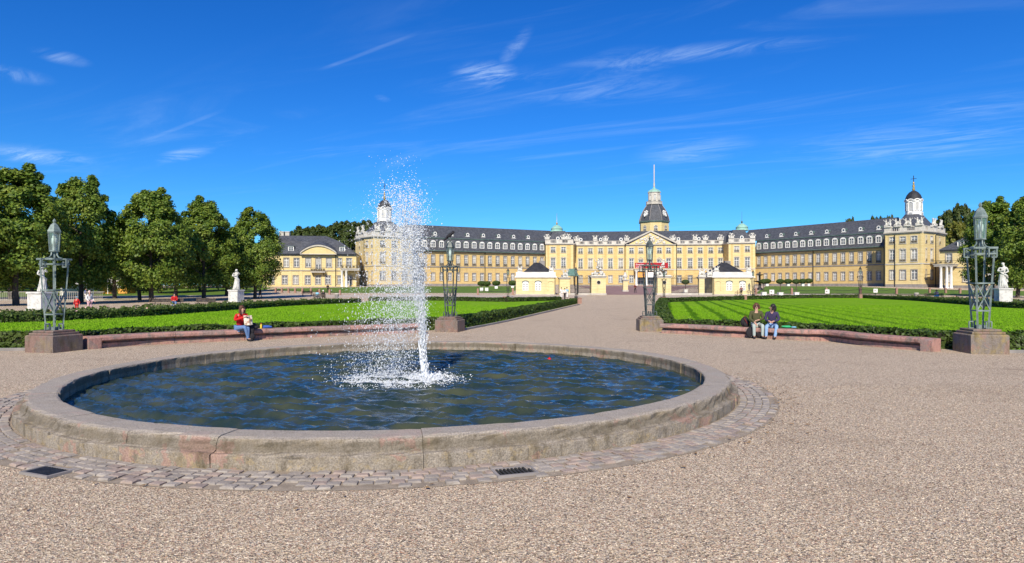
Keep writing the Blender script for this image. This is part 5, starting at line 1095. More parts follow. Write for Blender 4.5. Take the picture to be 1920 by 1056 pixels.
for x0, x1, lb, l2, sd in ((1109, 1136, 'tall yellow gate pier with a round black opening, left of the driveway', 'pile of carved arms and armour on the left gate pier', 1), (1233, 1258.5, 'tall yellow gate pier behind the avenue lamp, right of the driveway', 'pile of carved arms and armour on the right gate pier', 2)):
    o, zt = gate_pier(x0, x1, lb); st = random.getstate(); random.seed(sd); m = MB()
    for k in range(26):
        t_ = random.random(); rr_ = 1.25 * (1 - t_) + .12; a = random.uniform(0, 6.28); s_ = random.uniform(.2, .4) * (1.1 - .6 * t_); m.ell((rr_ * math.cos(a) * .8, rr_ * math.sin(a) * .8, t_ * 2.1 + .15), (s_, s_, s_ * .8), 0, 7, 5, .2)
    m.ell((.1, 0, 2.4), (.26, .24, .5), 0, 8, 6, .1); m.ell((.12, -.05, 3.0), .2, 0, 8, 6); m.tube([(.1, 0, 2.6), (.5, -.1, 2.9), (.7, -.1, 3.3)], [.1, .07, .05], 6); m.tube([(.05, 0, 2.6), (-.4, 0, 2.8), (-.6, 0, 3.4)], [.1, .07, .05], 6); m.box(-1.3, 1.3, -1.2, 1.2, 0, .18); random.setstate(st)
    tag(m.build('carved_trophy', [M_statue], None, (0, 0, 0), (o.location.x, o.location.y, zt)), l2, 'sculpture', 'carved trophies on the gate piers')
gate_pier(1311, 1321, 'narrow yellow gate pier beside the dark side gate', GZ, 519, False)
gate_pier(1049, 1069, 'short yellow wall pier with a white sculpture, right of the left gatehouse', GZ + 1, 520, False)
def small_sculpt(px, Y, z, s, lb, k, mat=None): tag(link('carved_group', TROPH[k], None, (X(px, Y), Y, z), 0, None, None), lb, 'sculpture').scale = (s, s, s)
small_sculpt(1060, GZ + 1.9, Zp(519.5, GZ + 1), .7, 'white carved figures above the left side gate', 4); small_sculpt(1316, GZ + .8, Zp(519, GZ), .85, 'dark and white carved figures above the narrow pier of the right side gate', 5)
small_sculpt(1331, GZ + .8, Zp(520, GZ), .8, 'white carved figures at the inner corner of the right gatehouse', 3)
def railing(x0, x1, lb, hh=.0, y0=GZ + .6, top=519):
    a, b = X(x0, y0), X(x1, y0); z0 = gz(y0); zt = Zp(top, y0); o = empty('gate_railing', ((a + b) / 2, y0, z0), lb, 'railing', 'iron railings of the palace gate'); w_ = b - a
    MB().box(-w_ / 2, w_ / 2, -.3, .3, -.2, .35, 0).build('base_wall', [M_trim], o, (0, 0, 0)); m = MB(); n = int(w_ / .22); H = zt - z0
    for k in range(n + 1): x = -w_ / 2 + w_ * k / n; m.bar((x, 0, .35), (x, 0, H + random.uniform(-.02, .02)), .045)
    for z in (.5, 1.3, H - .3): m.bar((-w_ / 2, 0, z), (w_ / 2, 0, z), .06)
    m.build('bars', [M_iron], o, (0, 0, 0)); m = MB()
    for k in range(int(w_ / 1.1)):
        c = (-w_ / 2 + 1.1 * (k + .5), 0, H + .1); 
        for q in range(8): m.bar((c[0] + .22 * math.cos(q * .785), 0, c[2] + .22 * math.sin(q * .785)), (c[0] + .22 * math.cos((q + 1) * .785), 0, c[2] + .22 * math.sin((q + 1) * .785)), .05)
    m.build('scrolls', [M_ironrail], o, (0, 0, 0)); return o
railing(1084, 1109, 'iron railing left of the left gate pier'); railing(1259, 1311, 'iron railing right of the right gate pier, before the clipped tree')
railing(1321, 1336.5, 'dark narrow side gate beside the right gatehouse', 0, GZ + .7, 517); railing(1069, 1079, 'dark side gate right of the left gatehouse', 0, GZ + .7, 515)
p = Vector((X(1165, 132 * K), 132 * K, 0)); o, _ = gate_pier(1168.5, 1177.5, 'small yellow bollard with a stone urn standing in the forecourt', 132 * K, 524, False); m = MB(); m.lathe([(.3, 0), (.2, .2), (.5, .5), (.55, .8), (.3, 1.0), (.35, 1.15), (.1, 1.6)], n=10); zt = Zp(524, 132 * K)
tag(m.build('stone_urn', [M_statue], None, (0, 0, 0), (o.location.x, o.location.y, zt)), 'stone urn on the small forecourt bollard', 'urn')
bth = empty('porch_booth', (X(1073, GZ + 3), GZ + 3, .4), 'small green copper canopy over the side entrance by the left gatehouse', 'canopy'); m = MB(); m.add([(-1.2, -.9, 3.6), (1.2, -.9, 3.6), (1.2, 1.2, 3.6), (-1.2, 1.2, 3.6), (-.6, .2, 5.0), (.6, .2, 5.0)], [(0, 1, 5, 4), (1, 2, 5), (2, 3, 4, 5), (3, 0, 4), (3, 2, 1, 0)]); m.build('canopy_roof', [M_oldcopper], bth, (0, 0, 0))
for x, y in ((-1.05, -.75), (1.05, -.75), (1.05, 1.05), (-1.05, 1.05)): MB().box(x - .09, x + .09, y - .09, y + .09, -.3, 3.6).build('canopy_post', [M_iron], bth, (0, 0, 0))
# ------------------------------------------------------------------ art-deco lamps on stone plinths
def lamp_parts(o, mt, H=4.55, plinth=M_plinth):
    """origin on the ground under the plinth"""
    m = MB(); s = .54; m.box(-s, s, -s, s, -.08, .60, 0, None, .035); m.build('plinth', [plinth], o, (0, 0, 0))
    m = MB(); m.box(-.47, .47, -.47, .47, .6005, .68, 0, None, .015); m.box(-.40, .40, -.40, .40, .6805, .755, 0, None, .015); m.build('plinth_step', [plinth], o, (0, 0, 0))
    z0, zt = .755, 3.28; rb, rt = .155, .27
    half = lambda z: rb + (rt - rb) * (z - z0) / (zt - z0)
    for sx, sy in ((-1, -1), (1, -1), (1, 1), (-1, 1)):
        MB().bar((sx * rb, sy * rb, z0), (sx * rt, sy * rt, zt), .044, 0, .042).build('leg', [mt], o, (0, 0, 0))
    def ringbar(z, t, nm, ex=0):
        h = half(z) + ex; m = MB()
        for (a, b), (c, d) in (((-1, -1), (1, -1)), ((1, -1), (1, 1)), ((1, 1), (-1, 1)), ((-1, 1), (-1, -1))): m.bar((a * h, b * h, z), (c * h, d * h, z), t)
        m.build(nm, [mt], o, (0, 0, 0))
    ringbar(1.32, .045, 'ring'); ringbar(2.18, .045, 'ring', .03); ringbar(3.28, .06, 'ring', .05); ringbar(3.10, .05, 'ring', .02)
    for a, b in (((-1, -1), (1, -1)), ((1, -1), (1, 1)), ((1, 1), (-1, 1)), ((-1, 1), (-1, -1))):
        m = MB(); h1, h2 = half(1.34), half(2.16); zm = 1.75; hm = half(zm)
        m.bar((a[0] * h1, a[1] * h1, 1.34), (b[0] * h2, b[1] * h2, 2.16), .03); m.bar((b[0] * h1, b[1] * h1, 1.34), (a[0] * h2, a[1] * h2, 2.16), .03); m.build('cross_brace', [mt], o, (0, 0, 0))
    # square scrolls at the corners, top and foot, turned outwards along x and y
    def scroll(sx, ax, z, w_, h_, x0, t, nm):
        m = MB(); f = (lambda u, zz_: (sx * u, -half(z) * .0, zz_)) if ax == 0 else (lambda u, zz_: (0, sx * u, zz_))
        P = [(x0, z + h_), (x0 + w_, z + h_), (x0 + w_, z), (x0 + .02, z), (x0 + .02, z + h_ * .62), (x0 + w_ * .5, z + h_ * .62)] if nm == 'top_scroll' else [(x0, z), (x0 + w_, z), (x0 + w_, z + h_), (x0, z + h_), (x0, z)]
        for p, q in zip(P, P[1:]): m.bar(f(*p), f(*q), t)
        m.build(nm, [mt], o, (0, 0, 0))
    for sx in (-1, 1):
        for ax in (0, 1): scroll(sx, ax, 3.0, .17, .28, .30, .036, 'top_scroll'); scroll(sx, ax, z0 + .02, .15, .2, rb + .02, .03, 'foot_scroll')
    m = MB(); m.box(-.13, .13, -.13, .13, z0 - .0045, z0 + .11, 0); m.build('foot_box', [mt], o, (0, 0, 0))
    m = MB(); m.tube([(0, 0, 3.1), (0, 0, 3.56)], .045, 8)
    for k in range(4): a = k * math.pi / 2; c, s_ = math.cos(a), math.sin(a); m.tube([(c * .30, s_ * .30, 3.30), (c * .18, s_ * .18, 3.33), (c * .11, s_ * .11, 3.42), (c * .10, s_ * .10, 3.55)], .025, 6)
    m.build('lantern_stem', [mt], o, (0, 0, 0))
    m = MB(); n = 6; rb2, rt2, za, zb = .138, .178, 3.58, 4.24
    P = [(math.cos(2 * math.pi * k / n + .26), math.sin(2 * math.pi * k / n + .26)) for k in range(n)]
    for k in range(n):
        a, b = P[k], P[(k + 1) % n]; m.bar((a[0] * rb2, a[1] * rb2, za), (a[0] * rt2, a[1] * rt2, zb), .026); m.bar((a[0] * rb2, a[1] * rb2, za), (b[0] * rb2, b[1] * rb2, za), .034); m.bar((a[0] * rt2, a[1] * rt2, zb), (b[0] * rt2, b[1] * rt2, zb), .038)
    m.lathe([(.165, 3.55), (.165, 3.575)], n=6, rot=.26, sm=False); cage = m.build('lantern_frame', [mt], o, (0, 0, 0))
    for k in range(n):
        a, b = P[k], P[(k + 1) % n]; q = MB(); q.add([(a[0] * rb2 * .97, a[1] * rb2 * .97, za), (b[0] * rb2 * .97, b[1] * rb2 * .97, za), (b[0] * rt2 * .97, b[1] * rt2 * .97, zb), (a[0] * rt2 * .97, a[1] * rt2 * .97, zb)], [(0, 1, 2, 3)]); q.build('glass_pane', [M_lglass], cage, (0, 0, 0))
    m = MB(); m.lathe([(.204, 4.245), (.21, 4.27), (.165, 4.38), (.11, 4.50), (.055, 4.56), (.03, 4.58), (.05, 4.61), (.055, 4.65), (.03, 4.69), (.012, 4.73)], n=6, rot=.26, sm=False); m.build('lantern_roof', [mt], o, (0, 0, 0))
    m = MB(); m.lathe([(.05, 3.58), (.05, 3.80), (.075, 3.82), (.085, 3.92), (.08, 4.02), (.05, 4.05)], n=12); m.lathe([(.06, 4.05), (.06, 4.2)], n=8); m.build('bulb', [M_bulb], o, (0, 0, 0))
def lamp(p, label, mt, rz, scale=1.0, plinth=M_plinth):
    o = empty('plinth_lamp', (p[0], p[1], 0), label, 'lamp', 'art deco lamps around the pool', rz); lamp_parts(o, mt, plinth=plinth); o.scale = (1, 1, scale); return o
def at_px(px, Y): return (X(px, Y), Y)
L1 = lamp(at_px(102, 20.9), 'green lamp with white bulb on the plinth left of the left bench', M_verd, R_(-13), .90, M_plinth2)
L4 = lamp(at_px(1838, 20.5), 'green metal lamp on lichen stained plinth right of the right bench', M_verd, R_(-8.5), 1.0)
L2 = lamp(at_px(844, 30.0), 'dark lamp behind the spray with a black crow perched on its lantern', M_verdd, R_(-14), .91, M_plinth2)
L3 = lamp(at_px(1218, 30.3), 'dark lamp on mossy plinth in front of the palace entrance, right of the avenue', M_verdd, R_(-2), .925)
# crow
cw = empty('crow', (L2.location.x + .0, L2.location.y, 4.73 * .91 - .015), 'black crow perched on the lantern behind the spray', 'bird'); m = MB(); tl = Matrix.Rotation(R_(-38), 3, 'Y')
m.ell((0, 0, .16), (.17, .085, .085), 0, 10, 8, 0, tl); m.ell((.135, 0, .295), (.065, .055, .06), 0, 10, 7); m.tube([(.10, 0, .22), (.13, 0, .29)], [.075, .055], 8); m.tube([(.18, 0, .295), (.26, 0, .275)], [.025, .005], 6)
m.tube([(-.10, 0, .08), (-.20, 0, -.03), (-.29, 0, -.10)], [.06, .045, .03], 6)
for s in (-1, 1): m.tube([(.02, s * .03, .1), (.01, s * .035, .0)], .012, 5); m.ell((-.04, s * .075, .14), (.16, .025, .07), 0, 8, 6, 0, tl)
m.build('body', [M_black], cw, (0, 0, 0)); cw.rotation_euler = (0, 0, R_(10))
# small lamps further off
def small_lamp(p, h_, lb):
    o = empty('street_lamp', (p[0], p[1], gz(p[1])), lb, 'lamp', 'black lamps before the palace'); k = h_ / 4.6
    m = MB(); m.box(-.22 * k, .22 * k, -.22 * k, .22 * k, -.1, .25 * k); 
    for sx in (-1, 1):
        for sy in (-1, 1): m.bar((sx * .11 * k, sy * .11 * k, .25 * k), (sx * .22 * k, sy * .22 * k, 3.1 * k), .055 * k)
    for z in (.9, 1.7, 3.1): 
        h = (.11 + .11 * z / 3.1) * k
        for a, b in (((-1, -1), (1, -1)), ((1, -1), (1, 1)), ((1, 1), (-1, 1)), ((-1, 1), (-1, -1))): m.bar((a[0] * h, a[1] * h, z * k), (b[0] * h, b[1] * h, z * k), .05 * k)
    m.bar((-.15 * k, -.12 * k, .9 * k), (.16 * k, -.14 * k, 1.7 * k), .04 * k); m.bar((.15 * k, -.12 * k, .9 * k), (-.16 * k, -.14 * k, 1.7 * k), .04 * k)
    for s in (-1, 1): m.bar((s * .2 * k, 0, 3.1 * k), (s * .45 * k, 0, 3.1 * k), .05 * k); m.bar((s * .45 * k, 0, 3.1 * k), (s * .45 * k, 0, 2.8 * k), .05 * k)
    m.tube([(0, 0, 3.1 * k), (0, 0, 3.5 * k)], .05 * k, 6); m.build('post', [M_iron], o, (0, 0, 0))
    g = MB(); g.lathe([(.15 * k, 3.52 * k), (.21 * k, 4.15 * k)], n=6, sm=False); g.build('lantern_glass', [M_lglass], o, (0, 0, 0)); m = MB(); m.lathe([(.16 * k, 3.48 * k), (.165 * k, 3.52 * k)], n=6); m.lathe([(.24 * k, 4.15 * k), (.10 * k, 4.42 * k), (.03 * k, 4.6 * k)], n=6, sm=False)
    for q in range(6): a = q * math.pi / 3; m.bar((.15 * k * math.cos(a), .15 * k * math.sin(a), 3.5 * k), (.215 * k * math.cos(a), .215 * k * math.sin(a), 4.17 * k), .035 * k)
    m.build('lantern_frame', [M_iron], o, (0, 0, 0))
small_lamp(G(952.5, 558), Zp(503, 110) - gz(110), 'black lamp standing left of the left gatehouse')
small_lamp(G(1080, 559), Zp(500, 102), 'black lamp right of the left gatehouse, near the standing visitors')
small_lamp(G(1245, 558.5), 4.6, 'black lamp in front of the right gate pier'); small_lamp(G(1412, 554.5), 4.7, 'black lamp at the corner of the right gatehouse'); small_lamp(G(1613, 556), 5.3, 'ornate black lamp before the right wing, at the far corner of the striped lawn')

# ------------------------------------------------------------------ bodies: one skinned surface per figure, clothes over it
def skin_mesh(nodes, edges, mats, sub=1):
    me = bpy.data.meshes.new('skin_tmp'); me.from_pydata([n[0] for n in nodes], edges, []); o = bpy.data.objects.new('skin_tmp', me); col.objects.link(o)
    md = o.modifiers.new('skin', 'SKIN'); md.use_smooth_shade = True; md.branch_smoothing = .3
    for i, n in enumerate(nodes):
        r = n[1]; me.skin_vertices[0].data[i].radius = (r, r) if not isinstance(r, tuple) else r; me.skin_vertices[0].data[i].use_root = (i == 0)
    sb = o.modifiers.new('sub', 'SUBSURF'); sb.levels = sub; sb.render_levels = sub
    dg = bpy.context.evaluated_depsgraph_get(); res = bpy.data.meshes.new_from_object(o.evaluated_get(dg)); bpy.data.objects.remove(o); res.materials.clear()
    for m in mats: res.materials.append(m)
    return res
class Sk:
    def __init__(s): s.n = []; s.e = []; s.k = {}
    def add(s, name, p, r, par=None):
        s.k[name] = len(s.n); s.n.append((tuple(p), r)); 
        if par: s.e.append((s.k[par], s.k[name]))
        return s
    def mesh(s, mats, sub=1): return skin_mesh(s.n, s.e, mats, sub)
def pose_sit(lean=.06, kneesp=.10, arms='lap', shin=.0, hand=None, turn=0):
    """sitting on a 0.42 m seat, facing -y; origin on the ground below the seat's front edge"""
    J = dict(pel=(0, .10, .50), sp=(0, .10 - lean * .4, .72), ch=(0, .09 - lean, .90), nk=(0, .08 - lean * 1.15, 1.06), hd=(0, .05 - lean * 1.3, 1.17), ht=(0, .05 - lean * 1.35, 1.29))
    for s, nm in ((-1, 'l'), (1, 'r')):
        J['sh' + nm] = (s * .185, .09 - lean, 1.0); J['hp' + nm] = (s * .10, .08, .49); J['kn' + nm] = (s * (.09 + kneesp), -.36, .50); J['an' + nm] = (s * (.08 + kneesp), -.36 + shin, .10); J['to' + nm] = (s * (.10 + kneesp), -.54 + shin, .045)
        if arms == 'lap': J['el' + nm] = (s * .25, .03 - lean, .74); J['wr' + nm] = (s * .08, -.20, .66)
        elif arms == 'read': J['el' + nm] = (s * .25, -.06 - lean, .76); J['wr' + nm] = (s * .10, -.30, .92)
    if hand: J.update(hand)
    return J
def pose_stand(step=.0, arm=.04):
    J = dict(pel=(0, 0, .93), sp=(0, -.005, 1.12), ch=(0, 0, 1.32), nk=(0, .0, 1.47), hd=(0, -.02, 1.58), ht=(0, -.02, 1.70))
    for s, nm in ((-1, 'l'), (1, 'r')):
        q = s * step; J['sh' + nm] = (s * .18, 0, 1.40); J['hp' + nm] = (s * .095, 0, .90); J['kn' + nm] = (s * .10, -q * .5 - .02, .49); J['an' + nm] = (s * .10, -q + (.02 if q < 0 else 0), .09); J['to' + nm] = (s * .12, -q - .17, .04)
        J['el' + nm] = (s * .25, .04 + q * .4, 1.13); J['wr' + nm] = (s * .26, -.05 + q * .7 - arm, .90)
    return J
def mid(a, b, t=.5): return tuple(x + (y - x) * t for x, y in zip(a, b))
def person(label, loc, rz, J, top, legs, hair=M_hairb, hairlen=.0, scale=1.0, detail=False, shoes=M_black, hood=False, extra=None, cap=None):
    o = empty('person', loc, label, 'person', None, rz); o.scale = (scale,) * 3; sub = 2 if detail else 1
    S = Sk(); S.add('pel', J['pel'], (.13, .10)).add('sp', J['sp'], (.125, .095), 'pel').add('ch', J['ch'], (.145, .10), 'sp').add('nk', J['nk'], .052, 'ch').add('hd', J['hd'], (.072, .088), 'nk').add('ht', J['ht'], .055, 'hd')
    for nm in 'lr':
        s = -1 if nm == 'l' else 1
        S.add('sh' + nm, J['sh' + nm], .058, 'ch').add('el' + nm, J['el' + nm], .042, 'sh' + nm).add('wr' + nm, J['wr' + nm], .028, 'el' + nm)
        w_ = Vector(J['wr' + nm]); d = (w_ - Vector(J['el' + nm])).normalized()
        if J.get('hdir' + nm): d = Vector(J['hdir' + nm]).normalized()
        side = d.cross(Vector((0, 0, 1))); side = side.normalized() if side.length > .1 else Vector((1, 0, 0)); up = side.cross(d).normalized()
        palm = w_ + d * .055; S.add('pa' + nm, palm, (.034, .024) if detail else .032, 'wr' + nm)
        if detail:
            for k, (off, ln) in enumerate(((-.03, .07), (-.01, .082), (.01, .078), (.03, .06))):
                b = palm + side * off + d * .035; c = b + d * ln * .5 - up * .008; e = c + d * ln * .4 - up * .028; S.add('f%d%s' % (k, nm), b, .0095, 'pa' + nm).add('g%d%s' % (k, nm), c, .0085, 'f%d%s' % (k, nm)).add('h%d%s' % (k, nm), e, .007, 'g%d%s' % (k, nm))
            b = palm - side * s * .035 - d * .01; S.add('t0' + nm, b, .012, 'pa' + nm).add('t1' + nm, b - side * s * .022 + d * .035 - up * .01, .0095, 't0' + nm)
        else: S.add('ha' + nm, palm + d * .07, .022, 'pa' + nm)
        S.add('hp' + nm, J['hp' + nm], .085, 'pel').add('kn' + nm, J['kn' + nm], .055, 'hp' + nm).add('an' + nm, J['an' + nm], .036, 'kn' + nm).add('to' + nm, J['to' + nm], .03, 'an' + nm)
    link('body', S.mesh([M_skin], sub), o)
    T = Sk(); T.add('pel', mid(J['pel'], J['sp'], .12), (.165, .135)).add('sp', J['sp'], (.155, .125), 'pel').add('ch', J['ch'], (.175, .13), 'sp').add('nk', mid(J['ch'], J['nk'], .95), .072, 'ch')
    for nm in 'lr': T.add('sh' + nm, J['sh' + nm], .080, 'ch').add('el' + nm, J['el' + nm], .062, 'sh' + nm).add('wr' + nm, mid(J['el' + nm], J['wr' + nm], .9), .044, 'el' + nm)
    link('jacket', T.mesh([top], sub), o)
    for nm in 'lr': pass
    T = Sk(); T.add('pel', J['pel'], (.155, .125))
    for nm in 'lr': T.add('hp' + nm, J['hp' + nm], .105, 'pel').add('m' + nm, mid(J['hp' + nm], J['kn' + nm]), .088, 'hp' + nm).add('kn' + nm, J['kn' + nm], .072, 'm' + nm).add('an' + nm, mid(J['kn' + nm], J['an' + nm], 1.07), .058, 'kn' + nm)
    link('trousers', T.mesh([legs], sub), o)
    for nm in 'lr':
        T = Sk(); a, t = Vector(J['an' + nm]), Vector(J['to' + nm]); heel = a + (a - t).normalized() * .03; heel.z = t.z + .01
        T.add('h', heel + Vector((0, 0, .02)), (.058, .062)).add('m', mid(heel, t, .5), (.058, .056), 'h').add('t', t, (.052, .042), 'm').add('e', t + (t - heel).normalized() * .05, .025, 't'); link('shoe', T.mesh([shoes], 1), o)
    h = Vector(J['hd']); ht = Vector(J['ht']); face = Matrix.Rotation(J.get('look', 0), 3, 'Z'); c = h.lerp(ht, .45); m = MB()
    if cap: m.ell(c + Vector((0, .0, .045)), (.095, .105, .075), 0, 10, 7); m.ell(c + face @ Vector((0, -.10, .04)), (.07, .06, .012), 0, 8, 4); m.build('cap', [cap], o, (0, 0, 0))
    else:
        m.ell(c + face @ Vector((0, .042, .042)), (.100, .094, .098), 0, 14, 9, .03)
        if hairlen:
            m.ell(c + face @ Vector((0, .075, -hairlen * .4)), (.10, .055, .06 + hairlen * .62), 0, 12, 8, .05)
            for s in (-1, 1): m.tube([c + face @ Vector((s * .085, .0, .06)), c + face @ Vector((s * .105, .0, -.05)), c + face @ Vector((s * .10, -.01, -hairlen))], [.035, .04, .025], 7)
        m.build('hair', [hair], o, (0, 0, 0))
    if detail:
        m = MB(); f = lambda x, y, z: c + face @ Vector((x, y, z))
        m.ell(f(0, -.098, -.018), (.014, .022, .022), 0, 8, 6); [m.ell(f(s * .082, .0, -.005), (.012, .022, .03), 0, 8, 5) for s in (-1, 1)]; m.build('nose_and_ears', [M_skin], o, (0, 0, 0))
        m = MB(); [m.ell(f(s * .032, -.083, .012), (.013, .008, .009), 0, 8, 5) for s in (-1, 1)]; m.build('eyes', [M_dark], o, (0, 0, 0)); m = MB(); m.ell(f(0, -.086, -.055), (.026, .008, .008), 0, 8, 5); m.build('mouth', [M_dred], o, (0, 0, 0))
        if extra == 'glasses':
            m = MB(); [m.ell(f(s * .034, -.096, .014), (.03, .008, .022), 0, 10, 6) for s in (-1, 1)]; m.bar(f(-.03, -.10, .018), f(.03, -.10, .018), .008); [m.bar(f(s * .062, -.092, .018), f(s * .086, .0, .016), .006) for s in (-1, 1)]; m.build('sunglasses', [M_dark], o, (0, 0, 0))
    return o
def seat_on(bench, px, Y, facing, back=.10):
    return Vector((X(px, Y), Y, 0))
# the woman in red reading on the left bench
pw = G(454, 639.1); pw = Vector((pw.x, pw.y - .10, 0)); J = pose_sit(.12, .02, 'read', .02); J['look'] = R_(14); J['knl'] = (-.03, -.40, .55); J['knr'] = (.09, -.38, .52); J['anl'] = (.13, -.33, .10); J['tol'] = (.19, -.48, .045)
J['ell'] = (-.26, -.04, .80); J['wrl'] = (-.02, -.36, .93); J['elr'] = (.26, -.08, .78); J['wrr'] = (.17, -.36, .84)
wom = person('woman in red top and jeans reading a paper on the left bench', pw, R_(48), J, M_redtop, M_jeans, M_hairb, .20, 1.0, True)
def held(name, parent_p, lb, cat): return empty(name, parent_p, lb, cat)
Mw = Matrix.Translation(pw) @ Matrix.Rotation(R_(48), 4, 'Z')
nb = MB(); vs = []
for k in range(5):
    for q in range(4): x = -.06 + .32 * k / 4; z = .62 + .36 * q / 3; vs.append(Mw @ Vector((x, -.47 - .05 * abs(k - 2) * -.5 + .10 * q / 3 + .015 * math.sin(k * 2 + q), z)))
fq = [(k * 4 + q, (k + 1) * 4 + q, (k + 1) * 4 + q + 1, k * 4 + q + 1) for k in range(4) for q in range(3)]
vb = [Vector(v) + Vector((0, .006, 0)) for v in vs]; nb.add(vs, fq); nb.add(vb, [tuple(reversed(f)) for f in fq]); tag(nb.build('magazine', [M_paper], None, tuple(pw), tuple(pw)), 'open printed paper held by the woman in red', 'magazine')
# her dark coat, hanging over the bench beside her legs
bag = MB(); cw_ = Mw @ Vector((.36, -.12, 0)); 
for c, r in (((.0, .0, .56), (.2, .19, .13)), ((.02, -.18, .36), (.15, .09, .24)), ((.05, -.22, .16), (.17, .10, .16)), ((.12, .02, .52), (.17, .15, .08))): bag.ell(c, r, 0, 12, 8, .07)
tag(bag.build('coat', [M_black], None, (0, 0, 0), tuple(cw_)), 'black coat hanging over the bench beside the woman in red', 'coat')
def on_bench(px, py, back): p = G(px, py); return Vector((p.x, p.y + back, .42))
b_ = on_bench(485, 637, .25); bt = empty('drink_bottle', b_, 'small yellow drink bottle with red cap on the left bench', 'bottle'); m = MB(); m.lathe([(.035, 0), (.037, .01), (.037, .12), (.02, .16), (.016, .18)], n=12); m.build('bottle_body', [M_yel], bt, (0, 0, 0)); m = MB(); m.lathe([(.018, .18), (.018, .21)], n=10); m.build('cap', [M_redtop], bt, (0, 0, 0))
b_ = on_bench(496, 636.5, .25); m = MB(); [m.ell(c, r, 0, 10, 7, .12) for c, r in (((0, 0, .06), (.17, .1, .06)), ((.11, .02, .05), (.1, .08, .05)), ((-.09, .0, .05), (.09, .07, .07)))]; tag(m.build('cloth_bag', [M_blue], None, (0, 0, 0), tuple(b_)), 'crumpled blue cloth bag beside the yellow bottle', 'bag')
# the couple on the right bench
pc = G(1416, 633.3); pc = Vector((pc.x, pc.y - .14, 0)); J = pose_sit(.03, .07, 'lap'); J['look'] = R_(-4); J['wrr'] = (.04, -.16, .70); J['wrl'] = (-.10, -.25, .60); J['hdirl'] = (.3, -.8, -.5); J['hdirr'] = (-.8, -.4, -.1)
person('woman in sunglasses, olive jacket and striped trousers on the right bench', pc, R_(-10), J, M_olive, M_stripe, M_hairb, .10, 1.04, True, extra='glasses')
Mc = Matrix.Translation(pc) @ Matrix.Rotation(R_(-10), 4, 'Z')
pd2 = G(1445, 634.3); pd2 = Vector((pd2.x, pd2.y - .14, 0)); J = pose_sit(.10, .09, 'lap'); J['look'] = R_(-75); J['anl'] = (-.20, -.40, .10); J['tol'] = (-.24, -.58, .045); J['anr'] = (.12, -.46, .10); J['tor'] = (.08, -.64, .045); J['wrl'] = (-.08, -.22, .68); J['wrr'] = (.05, -.24, .68)
hp = person('dark haired person in violet hooded jacket and jeans on the right bench', pd2, R_(-24), J, M_navy, M_jeansl, M_hairk, .12, 1.02, True)
m = MB(); m.ell((0, .11, 1.02), (.13, .08, .09), 0, 12, 7, .05); m.build('hood', [M_navy], hp, (0, 0, 0))
m = MB(); m.add([(-.07, -.02, 1.065), (.07, -.02, 1.065), (.11, -.075, .99), (0, -.085, 1.01), (-.11, -.075, .99)], [(0, 1, 2, 3), (0, 3, 4)]); 
bp = on_bench(1401, 633, .26); k_ = empty('backpack', bp, 'dark backpack with purple trim on the bench left of the woman in sunglasses', 'backpack'); m = MB(); m.ell((0, 0, .19), (.18, .13, .22), 0, 12, 9, .05); m.ell((.02, -.11, .12), (.13, .06, .12), 0, 10, 7, .05); m.build('pack', [M_black], k_, (0, 0, 0)); m = MB(); m.tube([(-.08, -.12, .36), (-.02, -.17, .24), (.06, -.16, .1)], .022, 6); m.tube([(.05, -.06, .4), (.0, -.02, .45), (-.06, -.04, .41)], .015, 6); m.build('strap', [M_dred], k_, (0, 0, 0))
for q, (dx_, nm) in enumerate(((-.25, 'round black bag leaning on the bench left of the striped trousers'), (.12, 'round black bag on the ground between the seated couple'))):
    m = MB(); m.ell((0, 0, .22), (.19, .09, .23), 0, 14, 9, .03); bo_ = tag(m.build('black_bag', [M_black], None, (0, 0, 0), tuple(Mc @ Vector((dx_, -.16, 0)))), nm, 'bag')
gp = on_bench(1481, 636, .25); m = MB(); [m.ell(c, r, 0, 10, 6, .15) for c, r in (((0, 0, .05), (.2, .12, .055)), ((-.1, .02, .05), (.12, .1, .05)))]; tag(m.build('plastic_bag', [M_greenc], None, (0, 0, 0), tuple(gp)), 'green plastic bag lying on the right bench', 'bag')
m = MB(); m.ell((0, 0, .035), (.11, .08, .035), 0, 10, 6, .12); tag(m.build('plastic_bag', [M_cyan], None, (0, 0, 0), (gp.x + .25, gp.y - .04, gp.z)), 'pale blue plastic bag next to the green one', 'bag')
# everyone else, small in the distance
def far(px, py, label, rz, pose, top, legs, hair=M_hairk, sc_=1.0, cap=None, hl=0):
    p = G(px, py); return person(label, p, R_(rz), pose, top, legs, hair, hl, sc_, cap=cap)
ste, stn = pose_stand(.22), pose_stand(.02); sit = pose_sit(.08, .05, 'lap')
far(168, 586, 'pale haired person in white bending over the rose bed', 70, pose_stand(.05, .2), M_whitec, M_pink, M_bloom, .98)
far(144, 586, 'small child in red with a pale blue cap in the rose bed', 20, stn, M_redtop, M_redtop, M_hairb, .72, M_cyan)
far(161, 563, 'person in blue shirt standing behind the linden trunk', 100, stn, M_blue, M_whitec)
far(208, 551, 'dark walker on the left of the pair near the orange kiosk', 60, ste, M_black, M_black); far(217, 551, 'dark walker on the right of the pair near the orange kiosk', 60, ste, M_black, M_black)
far(488, 560, 'dark silhouette walking at the edge of the linden row', -80, ste, M_black, M_black, M_hairk, 1.08); far(614.5, 548.5, 'small dark figure before the wall of the left house', 30, ste, M_black, M_black, M_hairk, 1.0)
far(1191, 549, 'dark figure walking across the palace driveway', 10, ste, M_dred, M_black, M_hairb, 1.05)
